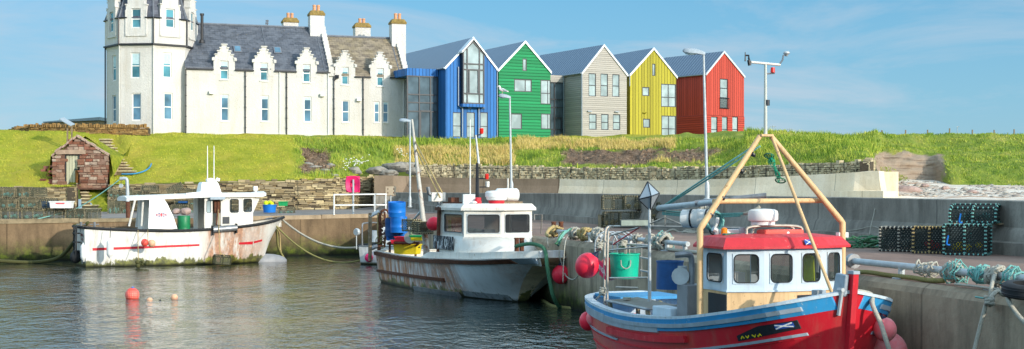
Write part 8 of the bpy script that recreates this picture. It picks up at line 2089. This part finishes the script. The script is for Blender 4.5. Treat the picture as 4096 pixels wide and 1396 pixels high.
# rusty anchor and chain
an = thing('anchor_chain', 'rusty anchor and heavy chain hung at the stern of the white boat', 'anchor', bd(1530, 980, .25))
m = MB(); q = [B.W(B.LX(px, py, .25)) for px, py in ((1540, 845), (1552, 838), (1560, 855), (1553, 862), (1540, 848), (1538, 870), (1545, 895), (1543, 935), (1537, 990))]; m.tube([q[4], q[5], q[6], q[7], q[8]], .045, 6); m.build('shank', MT['rust'], an, world=True)
for a in ([(1522, 848), (1540, 838), (1556, 852), (1560, 872)], [(1520, 860), (1516, 880), (1524, 895)]):
    m = MB(); m.tube(curve([B.W(B.LX(x, y, .25)) for x, y in a], 4), [.05]*((len(a)-1)*4)+[.015], 6); m.build('fluke', MT['rust'], an, world=True)
for k in range(9):
    y = 855+k*16; c = Vector(B.W(B.LX(1532+8*math.sin(k*1.3), y, .2))); m = MB(); M = Rz(k*1.4) @ Rx(.2*k)
    m.tube([c+M @ Vector((.055*math.cos(a), 0, .095*math.sin(a))) for a in np.linspace(0, 6.28, 11)[:-1]], .024, 5, closed=True); m.build('chain_link', MT['rust'], an, world=True)
for i, x in enumerate((1512, 1522)): rope([B.W(B.LX(x, 850, .2)), B.W(B.LX(x-2+5*i, 930, .2)), B.W(B.LX(x+6, 990, .15))], .03, MT['rust'] if i else MT['ropet'], ['tan rope tied down the gallows post by the anchor', 'rusty bar hanging beside the anchor chain'][i], ['rope', 'bar'][i], ['tied_rope', 'rusty_bar'][i])
rg = random.Random(33); heap = MB()
for k in range(5):
    c = Vector(B.W(B.LX(1522+rg.uniform(-10, 22), 968+rg.uniform(-14, 14), .2))); heap.tube([c+Vector((.12*math.cos(a)*rg.uniform(.7, 1.2), .05*math.sin(a*2), .14*math.sin(a))) for a in np.linspace(0, 6.28, 12)[:-1]], .02, 5, closed=True)
c = Vector(B.W(B.LX(1525, 970, .2))); heap.v = [tuple(Vector(p)-c) for p in heap.v]; tag(heap.build('rope_tangle', MT['ropea'], loc=tuple(c), smooth=180), 'yellowish tangle of rope below the rusty anchor', 'rope')
buoy('mooring_buoy', 'pinkish red buoy lying on creels behind the leaning mast', bd(1735, 895, 6.0), .27, 'buoy', up=(.9, -.3, .25))
PB = creel('lobster_creel', 'creel', False, 'ropec', .9, .55, .45, 'creels on the aft deck of the rusty boat')
put(PB, B.W(B.LX(1690, 935, 5.2)), rB, 'creel with a red patch behind the leaning mast', 'creels aboard the rusty boat'); put(PB, B.W(B.LX(1655, 925, 4.2)), rB+.2, 'creel with blue twine left of the leaning mast', 'creels aboard the rusty boat')
m = MB(); m.tube([P(1648, 868, 58), P(1758, 868, 54)], .07, 7); m.build('rail_pipe', MT['alu'], loc=(0, 0, 0)) if False else None
# red boat gear
cw = lambda px, py, x: C.W(C.LX(px, py, x))
q = C.LX(2498, 1113, .55); tub('green_tub', 'large turquoise green tub on the stern shelf of the red boat', C.W(q), .285, .315, .5, 'tub_g')
q = C.LX(2680, 1156, 4.0); t2 = tub('blue_tub', 'dark blue tub standing left of the rope hauler', C.W(q), .26, .25, .5, 'tub_n', handle=False, rim=True)
m = MB(); q0, q1, q2, q3_ = (Vector(cw(px, py, x)) for px, py, x in ((2396, 1037, .45), (2424, 1065, .8), (2424, 1122, .8), (2397, 1098, .45))); m.poly([q0, q3_, q2, q1]); c = q0.copy(); m.v = [tuple(Vector(p)-c) for p in m.v]
bn_ = tag(m.build('banner', std('pink_banner', hx('#e0355f'), .7, .12, 3), loc=tuple(c)), 'pink red banner with pale lettering tied to the stern rail', 'banner')
uu = (q1-q0); text_mesh('lettering', 'INSA', .16, MT['txt_white'], bn_, faceM((q0+q1+q2+q3_)/4-c+Vector((-.012, -.012, 0)), uu, (0, 0, 1)))
t = thing('green_barrel', 'dark green barrel standing on the deck of the white boat', 'barrel', tuple(A.W(A.L(735, 911, -.9)))); m = MB(); m.lathe((0, 0, -.4), [(.33, 0), (.335, .35), (.32, .4), (.335, .45), (.33, 1.0), (.31, 1.03), (.3, 1.0), (.01, .98)], 18); m.build('shell', MT['tub_d'], t, smooth=40)
for i, (px, rr2) in enumerate(((705, .28), (742, .36))): rock('sandstone_lump', tuple(P(px, 846, 84.0)), (rr2, rr2*.8, rr2*.6), MT['stone_p'], ['round pink boulder behind the green barrel, left one of two', 'long pink boulder above the green barrel'][i], 90+i)
# hanging creel at the waterline
hc = creel('lobster_creel', 'small wet creel hung from the hauler at the waterline of the white boat', True, 'ropew', .8, .5, .48, 'creel hanging overside'); hc.location = tuple(P(886, 1058, 71.9)); hc.rotation_euler = (0, .08, A.rz()); hc['label'] = 'small wet creel hung from the hauler at the waterline of the white boat'; del hc['group']
a = P(885, 1022, 71.9); rope([A.W(A.L(873, 838, -1.35)), A.W(A.L(876, 915, -1.98)), P(878, 1000, 71.95), a], .022, MT['ropet'], 'tan hauling rope running from the hauler down to the wet creel')
for s_ in (-22, 22): rope([a+Vector((0, 0, .12)), P(885+s_, 1030, 71.9)], .018, MT['ropet'], 'tan bridle rope on the %s of the hanging creel' % ('left' if s_ < 0 else 'right'))
m = MB(); rg = random.Random(4)
for k in range(14): m.sphere((rg.uniform(-.3, .3), rg.uniform(-.1, .1), rg.uniform(-.12, .15)), rg.uniform(.06, .12), 7, 5)
tag(m.build('weed_clump', MT['ropew'], loc=tuple(P(570, 1058, 69.6)), smooth=180), 'dark clump of weed and rope hanging at the waterline of the white boat', 'weed')
for px, py0, py1, lab in ((552, 918, 1040, 'thin line from the rail down to the weed clump'), (591, 918, 965, 'short line holding the two ball floats')): rope([A.W(A.L(px, py0, -1.74)), P(px+1, py1, 70.0)], .02, MT['ropet'], lab)

# ---------------------------------------------------------------- small boat D behind
D_ = Boat('small_boat', 'little white boat half hidden behind the stern of the rusty boat', (-7.6, 74.2), (.93, -.37), [
    [(0, 0, -.3), (0, .6, -.2), (-.02, .85, .05), (-.04, .95, .5), (-.06, 1.0, .95)], [(1.5, 0, -.4), (1.5, .7, -.25), (1.5, .95, .05), (1.5, 1.02, .5), (1.5, 1.08, .95)], [(3.4, 0, -.35), (3.4, .4, -.2), (3.4, .7, .1), (3.4, .9, .6), (3.4, .98, 1.05)], [(4.6, 0, -.2), (4.6, .05, -.1), (4.65, .1, .2), (4.8, .15, .7), (4.9, .15, 1.2)]], 20, 8)
D_.t['category'] = 'boat'
D_.shell(hull_mat('small_white_hull', hx('#e6e8e6'), (.08, .1), None), MT['greyp'], MT['white'], .45, True, MT['alu'], .1, .04)
m = MB(); m.bb(1.0, 2.2, -.5, .5, .5, 1.95); m.build('cabin', MT['white'], D_.t, bevel=.04); m = MB(); m.bb(.985, .995, -.35, .35, 1.3, 1.8); m.build('window', MT['panew'], D_.t); m = MB(); m.bb(1.2, 1.95, -.52, -.505, 1.3, 1.8); m.build('window', MT['panew'], D_.t)
m = MB(); m.tube(curve([(.1, .9, .95), (.1, .9, 2.0), (.1, .6, 2.15), (.1, -.6, 2.15), (.1, -.9, 2.0), (.1, -.9, .95)], 3), .04, 6); m.build('stern_hoop', MT['alu'], D_.t)
m = MB(); c = D_.LX(1426, 928, -.1); m.lathe(c, [(.18, -.1), (.2, 0), (.17, .06)], 14, align((-.3, -1, 0))); m.tube([c, c-Vector((0, 0, .9))], .03, 5); m.build('round_lamp', MT['galv'], D_.t, smooth=50)
m = MB(); c = D_.LX(1494, 968, .6); m.lathe(c, [(.2, 0), (.28, .55), (.3, .6)], 12); m.build('grey_bin', MT['greyp'], D_.t, smooth=40)
m = MB(); c = D_.LX(1465, 975, -.08); m.tube([(-.1, -.95, .98), (-.1, .95, .98)], .09, 8); m.build('rubber_roll', MT['rubber'], D_.t)

# ---------------------------------------------------------------- quay edge pipes, bollards, ropes on the right
def Yrail(px): return 12.63/((px-CX)/F+.2307)
def rail_pt(px, z=2.42): Y = Yrail(px); return Vector(((px-CX)/F*Y, Y, z))
def rail(name, lab, px0, px1, sup, r=.062, end=None):
    t = thing(name, lab, 'pipe rail', tuple(rail_pt((px0+px1)/2, 2.2))); m = MB(); a, b = rail_pt(px0), rail_pt(px1); pts = [a, b]
    if end: pts = curve([a, a.lerp(b, .97), b, Vector((b.x+.02, b.y, 2.25))], 4)
    m.tube(pts, r, 10); m.build('pipe', MT['galv'], t, world=True, smooth=60)
    for s_ in sup:
        p = rail_pt(s_); m = MB(); m.tube([Vector((p.x, p.y, 2.19)), p], .06, 8); m.lathe((p.x, p.y, 2.19), [(.17, 0), (.17, .025)], 8); m.build('support', MT['galv'], t, world=True)
    return t
rail('pipe_rail', 'long grey pipe rail wrapped in ropes on the near pier edge', 3412, 4220, (3606, 3975))
rail('pipe_rail', 'short grey pipe rail with knotted rope behind the stern of the red boat', 2478, 2738, (2520, 2668), end=True)
rail('pipe_rail', 'distant pipe rail heaped with rope at the bow of the rusty boat', 2205, 2405, (2240, 2360))
m = MB(); p = rail_pt(3412); m.lathe(p, [(.14, -.06), (.14, .06)], 12, align((.23, -.97, 0))); tag(m.build('pipe_flange', MT['alu'], loc=(0, 0, 0)), 'round end flange of the long pipe rail', 'flange')
bo = thing('bollard', 'rusty double bollard on the pier edge wound with rope', 'bollard', tuple(G(2224, 927, 2.2)))
for dx in (-.09, .2): m = MB(); m.tube([(dx, 0, 0), (dx, 0, .36)], [.11, .085], 9); m.lathe((dx, 0, .34), [(.1, 0), (.1, .06)], 9); m.build('bitt', MT['rust'], bo)
m = MB(); m.box((.05, 0, .03), (.7, .35, .06)); m.build('base_plate', MT['rust'], bo)
def coil(c, ax, R_, r, turns, mat, lab, jit=.15, length=.25, name='rope_coil', seed=1, cat='rope'):
    rg = random.Random(seed); M = align(ax); pts = []; n = int(turns*12)
    for i in range(n+1):
        a = i/12*2*math.pi; rr2 = R_*(1+rg.uniform(-jit, jit)); pts.append(Vector(c)+M @ Vector((rr2*math.cos(a), rr2*math.sin(a), length*(i/n-.5)+rg.uniform(-1, 1)*r*.8)))
    return rope(pts, r, mat, lab, cat, name)
rd3 = Vector((.225, -.974, 0))
def railcoil(px, turns, ln, mat, lab, r=.028, R_=.11, seed=1): return coil(rail_pt(px, 2.41), rd3, R_*1.1, r*.8, turns*1.5, MT[mat], lab, .42, ln*1.3, 'rope_lashing', seed)
railcoil(2222, 5, .5, 'ropet', 'tan rope wound round the distant rail beside the bollard', .045, .14, 1); railcoil(2302, 5, .45, 'rope', 'grey rope wound at the middle of the distant rail', .045, .14, 2); railcoil(2345, 4, .5, 'ropet', 'thick tan rope wound on the distant rail left of the red buoy', .05, .15, 3); railcoil(2395, 4, .4, 'rope', 'pale rope at the right end of the distant rail', .045, .16, 4)
railcoil(2552, 3, .14, 'rope', 'grey rope lashing at the left of the short rail', .032, .11, 5); railcoil(2602, 4, .22, 'rope', 'grey rope lashing at the middle of the short rail', .035, .12, 6); railcoil(2650, 7, .45, 'rope', 'big knotted bundle of grey rope on the short rail', .05, .17, 7); railcoil(2655, 2, .2, 'ropeq', 'turquoise twine over the knotted rope bundle', .018, .2, 8)
railcoil(3710, 3, .5, 'rope', 'loose grey rope twisted at the left of the long rail', .025, .1, 9); railcoil(3812, 7, .22, 'rope', 'thick grey rope lashing in the middle of the long rail', .03, .11, 10); railcoil(3830, 4, .3, 'ropeq', 'pale turquoise twine round the long rail lashing', .016, .14, 11); railcoil(3920, 5, .3, 'ropeq', 'turquoise rope lashing right of the grey lashing', .022, .11, 12); railcoil(3990, 6, .22, 'rope', 'grey rope lashing where the mooring ropes leave the long rail', .03, .12, 13); railcoil(4060, 4, .3, 'ropeq', 'turquoise and grey rope above the tyre', .022, .12, 14)
# ropes along the kerb under the long rail
def edge_pt(px, z=2.2, o=.12): Y = (12.283+o)/((px-CX)/F+.2307); return Vector(((px-CX)/F*Y, Y, z))
rope(curve([edge_pt(px, 2.23+.02*(i % 2), .22+.06*(i % 3)) for i, px in enumerate((3420, 3480, 3560, 3650, 3720, 3780))], 5), .045, MT['ropea'], 'mossy old rope lying along the pier edge under the long rail', name='old_rope')
rope(curve([edge_pt(px, 2.235, .12+.05*(i % 2)) for i, px in enumerate((3820, 3900, 3980, 4060, 4140))], 5), .022, MT['rope'], 'thin pale rope lying along the pier edge near the tyre', name='old_rope')
rope(curve([edge_pt(px, 2.24, .3+.1*(i % 2)) for i, px in enumerate((2440, 2500, 2560, 2640, 2700, 2760, 2830))], 5), .05, MT['rope'], 'thick grey rope lying along the pier behind the red boat', name='old_rope')
kn = MB(); p = rail_pt(3985)
e0 = edge_pt(3968, 2.1, -.06)
rope(curve([rail_pt(3985, 2.5), edge_pt(3966, 2.28, -.06), edge_pt(3960, 2.0, -.09), P(3952, 1195, 20.9), P(3925, 1290, 20.9), P(3898, 1400, 20.9), P(3880, 1480, 20.9)], 5), .034, MT['rope'], 'thick plaited mooring rope hanging straight down the near pier wall')
rope(curve([rail_pt(4050, 2.48), edge_pt(4025, 2.2, -.07), P(3990, 1165, 20.9), P(3960, 1195, 20.8)], 5), .036, MT['rope'], 'second plaited rope joining the knot on the near pier wall')
rope(curve([edge_pt(4030, 2.25, -.05), P(4034, 1200, 20.3), P(4060, 1245, 20.2), P(4110, 1300, 20.0), P(4200, 1370, 20)], 5), .036, MT['rope'], 'thick rope hanging below the tyre at the right edge')
coil(P(3957, 1205, 20.8), (0, .2, 1), .05, .03, 3, MT['rope'], 'knot where the two plaited ropes meet on the pier wall', .2, .1, 'rope_knot', 5)
rope([P(3900, 1187, 20.95), P(3930, 1192, 20.9), P(3957, 1193, 20.8)], .014, MT['ropeq'], 'short turquoise rope end sticking out left of the knot')
ty = thing('tyre', 'black tyre fender on the pier edge at the right margin', 'tyre', tuple(P(4105, 1160, 20.3))); m = MB(); m.lathe((0, 0, 0), [(.19, -.1), (.3, -.1), (.34, -.07), (.345, 0), (.34, .07), (.3, .1), (.19, .1), (.21, 0)], 26, Rx(.12), caps=False); m.build('tread', MT['rubber'], ty, smooth=40)
for dz in (-.035, .035): m = MB(); m.tube([Rx(.12) @ Vector((.348*math.cos(a), .348*math.sin(a), dz)) for a in np.linspace(0, 6.28, 33)[:-1]], .006, 4, closed=True); m.build('groove', MT['black'], ty)
# turquoise heap hanging by the bollard
for k in range(7):
    o_ = k*.06; Y = 44.8-o_; rope(curve([P(2285-5*k, 915+2*k, Y+.3), P(2262-4*k, 930+3*k, Y), P(2245-3*k, 955+k*3, Y-.25), P(2232-2*k, 985-2*k, Y-.3)], 4), .035, MT['ropeq' if k % 3 else 'ropeg'], 'one of the turquoise ropes hanging over the pier edge by the bollard', grp='turquoise ropes hanging over the pier edge')
rope(curve([P(2215, 905, 47), P(2195, 920, 46.6), P(2186, 938, 46), P(2200, 945, 45.6)], 4), .06, MT['ropet'], 'thick tan rope looped off the left of the bollard')
rope(curve([G(2185, 948, 2.2)+Vector((.2, .2, .05)), P(2190, 950, 47.5), P(2193, 990, 47.2)], 3), .02, MT['rope'], 'thin grey line down the pier wall left of the turquoise ropes')
rope(curve([rail_pt(2280, 2.35), P(2262, 965, 43.4), P(2254, 1060, 43), P(2252, 1130, 43)], 5), .018, MT['rope'], 'thin dark line down the pier wall right of the turquoise ropes')
# mooring ropes
rope(curve([A.W((-.1, 1.0, 2.05)), P(325, 905, 73), P(290, 975, 74), P(235, 1030, 74.5), P(150, 1048, 74.2), P(40, 1046, 74), P(-150, 1030, 74)], 5), .1, MT['ropew'], 'thick weedy mooring rope sagging left from the stern of the white boat')
rope(curve([P(352, 890, 73), P(318, 930, 74.2), P(300, 960, 74.4), P(288, 985, 74.4)], 4), .09, MT['ropew'], 'second weedy rope end hanging at the stern of the white boat')
rope(sag(P(478, 718, 81), P(310, 832, 81.2), .08)+sag(P(310, 832, 81.2), P(110, 884, 79.5), .05)[1:], .03, MT['ropeq'], 'pale turquoise rope from the crane post down to the left quay')
rope(curve([hit(x, y)+Vector((0, -.15, .1)) for x, y in ((488, 702), (520, 702), (550, 699), (580, 690), (600, 676), (608, 660))], 5), .05, MT['bluep'], 'light blue hose curving up from the lawn above the creels', 'hose', 'blue_hose')
rope(sag(A.W((10.6, .1, 2.42)), D_.W((-.05, .4, 1.0)), .75), .06, MT['rope'], 'grey rope sagging from the bow of the white boat to the little boat')
rope(sag(A.W((10.1, -.2, 2.2)), D_.W((-.05, 0, .3)), 1.0, 18), .05, MT['ropea'], 'yellow green rope drooping to the water right of the white boat')
rope(curve([A.W((10.3, .1, 2.2)), P(1106, 925, 78), P(1112, 985, 78.6), P(1128, 1020, 79), P(1140, 1040, 79)], 5), .07, MT['ropea'], 'weedy rope hanging straight down under the white bow')
rope(curve([A.W((10.2, .3, 2.2)), P(1116, 930, 79), P(1122, 1000, 79.4), P(1130, 1030, 79.4)], 4), .05, MT['ropet'], 'tan rope beside the weedy one under the white bow')
rope(curve([B.W(B.LX(2062, 985, 13.2)), B.W(B.LX(2120, 975, 14)), B.W(B.LX(2165, 985, 14.8)), B.W(B.LX(2182, 1010, 15.1)), P(2188, 1060, 44.9), P(2200, 1130, 44.9), P(2215, 1190, 45), P(2245, 1232, 45.5), P(2300, 1240, 46)], 5), .065, MT['ropeg'], 'thick green rope from the bitts over the bow into the water')
for k, q in enumerate([[(2170, 1200, 48), (2210, 1225, 46.5), (2260, 1232, 46), (2330, 1240, 45.5)], [(2200, 1190, 49), (2250, 1205, 47.5), (2300, 1225, 46.3), (2350, 1228, 45.5)], [(2230, 1180, 50), (2275, 1195, 48.8), (2310, 1210, 47.2)]]): rope(curve([Vector((P(*p).x, G(p[0], p[1], 0).y, .01)) for p in q], 5), .06, MT['ropea'], ['lowest floating weedy rope by the bow of the rusty boat', 'middle floating weedy rope by the bow of the rusty boat', 'farthest floating weedy rope by the pier foot'][k])
rope(curve([P(2236, 1000, 45.6), P(2240, 1030, 45.4), P(2262, 1100, 45.2), P(2295, 1118, 42), P(2322, 1085, 36), P(2330, 1050, 31)], 5), .02, MT['rope'], 'thin white line looping between the two red buoys')
rope(curve([C.W((8.15, .2, 2.12)), C.W((8.1, .55, 2.05)), P(3490, 1222, 22.6), P(3520, 1290, 22.5), P(3540, 1350, 22.4), P(3562, 1420, 22.4)], 5), .042, MT['rope'], 'thick grey rope over the port bow of the red boat')
# lines of the leaning mast and the red boat's boom
for k, (a, b) in enumerate([((1657, 560, 3.7), (1768, 770, 8)), ((1660, 590, 3.75), (1760, 790, 8))]): rope([B.W(B.LX(*a)), B.W(B.LX(*b))], .03, MT['ropet'], ['upper tan stay from the leaning mast to the wheelhouse roof', 'lower tan stay from the leaning mast to the wheelhouse roof'][k])
for k, (a, b) in enumerate([((2650, 826, 3), (3030, 575, 5.7)), ((2654, 830, 3), (3040, 585, 5.7))]): rope([cw(*a), cw(*b)], .018, MT['ropeq'], ['upper of two pale green lines rising from the boom to the masthead', 'lower of two pale green lines rising from the boom to the masthead'][k])
for k, (a, b) in enumerate([((2650, 842, 3), (2975, 853, 5.6)), ((2650, 850, 3), (2975, 857, 5.6)), ((2650, 856, 3), (2960, 864, 5.5))]): rope(sag(cw(*a), cw(*b), .03), .015, MT['ropeq'], ['highest', 'middle', 'lowest'][k]+' of three turquoise lines along the boom')
rope(sag(cw(2975, 855, 5.6), cw(3040, 826, 5.8), .02), .03, MT['rope'], 'grey rope and blocks joining the turquoise lines to the cross bar')
coil(cw(2857, 884, 4.9), (.3, -1, .1), .17, .02, 8, MT['ropeq'], 'turquoise rope coil hanging beside the tan mast leg', .1, .1, 'rope_coil', 21)
rope(curve([cw(2835, 890, 4.9), cw(2838, 920, 4.9), cw(2845, 935, 4.9), cw(2862, 940, 4.9)], 4), .014, MT['black'], 'black cable hanging next to the turquoise rope coil', 'cable', 'black_cable')
coil(P(2815, 845, 53.0), (1, 0, .1), .3, .03, 6, MT['rope'], 'pale ropes hanging at the foot of the tall lamp post', .25, .3, 'rope_coil', 22)
rope(curve([P(2640+i*18, 925+6*math.sin(i*1.7), 55) for i in range(9)], 3), .05, MT['rope'], 'pale heap of rope on the pier behind the work light', name='rope_heap')
coil(G(2770, 930, 2.22), (0, 0, 1), .35, .03, 6, MT['rope'], 'flat coil of pale rope on the pier below the liferaft', .2, .1, 'rope_coil', 23)
rope(curve([C.W((1.9, -.2, 1.5)), C.W((2.6, -.3, 1.45)), C.W((3.2, .1, 1.62)), C.W((3.4, .3, 1.7))], 5), .04, MT['ropet'], 'thick tan plaited rope behind the stern bollard of the red boat')
for k, (px, py, x) in enumerate(((2398, 985, .3), (2412, 1165, .9), (2492, 975, .4))): coil(cw(px, py, x), (.2, .4, .8), .06, .02, 5, MT['rope'], ['white rope knot at the top of the stern rail', 'grey rope knot low on the stern rail of the red boat', 'white rope bundle on the guard rail above the green tub'][k], .3, .16, 'rope_knot', 30+k)
rope([cw(2362, 1240, -.2), cw(2385, 1195, .3), cw(2418, 1165, .9)], .018, MT['rope'], 'grey line from the stern buoys up to the stern rail')
for px in (2506, 2518): rope([cw(px, 985, .4), cw(px-1, 1020, .4)], .016, MT['rope'], 'one of two short white ropes hanging behind the green tub', grp='short ropes behind the green tub')
# hoops standing on the pier behind the stern
for px, lab in ((2425, 'left grey hoop ladder on the pier edge behind the gantry'), (2475, 'right grey hoop ladder on the pier edge behind the gantry')):
    t = thing('ladder_hoop', lab, 'ladder hoop', tuple(G(px, 985, 2.2)))
    for dx in (0, .16):
        m = MB(); m.tube([(-.32+dx, dx, -.2)]+[(-.32*math.cos(a)+dx, dx, .05+.36*math.sin(a)) for a in np.linspace(0, math.pi, 10)]+[(.32+dx, dx, -.2)], .025, 6); m.build('hoop', MT['galv'], t, smooth=60)
# net and rope by the wave wall
rg = random.Random(77); nb_ = MB()
for k in range(16):
    c = Vector((rg.uniform(-.45, .45), rg.uniform(-.2, .2), rg.uniform(.03, .3))); nb_.tube(curve([c+Vector((rg.uniform(-.3, .3), rg.uniform(-.15, .15), rg.uniform(-.1, .1))) for _ in range(5)], 3), .02, 4)
tag(nb_.build('net_heap', MT['ropeg'], loc=tuple(G(3468, 992, 2.2)), smooth=180), 'green heap of net and rope at the foot of the wave wall', 'net')
rope(curve([P(3507, 800, 42.35), P(3497, 850, 42.1), P(3485, 900, 41.9), P(3478, 940, 41.7)], 4), .018, MT['rope'], 'thin pale line hanging down the wave wall to the net heap')
rope(curve([P(3330, 925, 44.5), P(3420, 920, 43.0), P(3490, 905, 41.9), P(3540, 925, 41)], 4), .012, MT['rope'], 'thin line sagging along the wave wall above the net heap')
rope(curve([G(3450, 985, 2.22), G(3480, 970, 2.22), G(3490, 990, 2.22), G(3520, 975, 2.22)], 4), .02, MT['ropeq'], 'loose turquoise rope end on the deck by the net heap')
# green scoop net hung on the front stay
sn = thing('scoop_net', 'green tube of netting between two rings hung in the tripod', 'net', tuple(C.W(C.LX(3078, 650, 6.0))))
o0, o1 = Vector(C.W(C.LX(3076, 623, 6.0)))-sn.location, Vector(C.W(C.LX(3122, 722, 6.4)))-sn.location
def ringp(c, r, ax, n=14): M = align(ax); return [c+M @ Vector((r*math.cos(a), r*math.sin(a), 0)) for a in np.linspace(0, 2*math.pi, n+1)[:-1]]
m = MB(); d = (o1-o0).normalized(); m.loft([ringp(o0.lerp(o1, t), r_, d if 0 < t < 1 else (.2, .5, 1)) for t, r_ in ((0, .085), (.2, .07), (.45, .035), (.6, .03), (.8, .05), (1, .085))], True, False); m.build('netting', MT['netg'], sn, smooth=180)
for c, r_ in ((o0, .085), (o1, .088)): m = MB(); m.tube(ringp(c, r_, (.2, .5, 1)), .012, 5, closed=True); m.build('ring', MT['ropeg'], sn)
# wisps: birds / insects are left out; small aerials on the skyline
for px, py0, py1, lab in ((3092, 545, 502, 'thin aerial on the bank behind the masthead'), (3160, 545, 512, 'short aerial on the skyline right of the masthead')):
    Y = 116; b = gpx(px, Y); m = MB(); top = EZ-(py0-43-HZ)/F*Y if px == 3092 else EZ-(py1-HZ)/F*Y
    m.tube([(0, 0, -.1), (0, 0, top-b.z)], .03, 4); m.tube([(-.25, 0, top-b.z-.08), (.25, 0, top-b.z-.08)], .025, 4); tag(m.build('skyline_aerial', MT['galv'], loc=tuple(b)), lab, 'aerial')
for o in (NT1, NT2, PG, PGA, PB):
    if o.name not in used: o.location = (0, 300, -50)
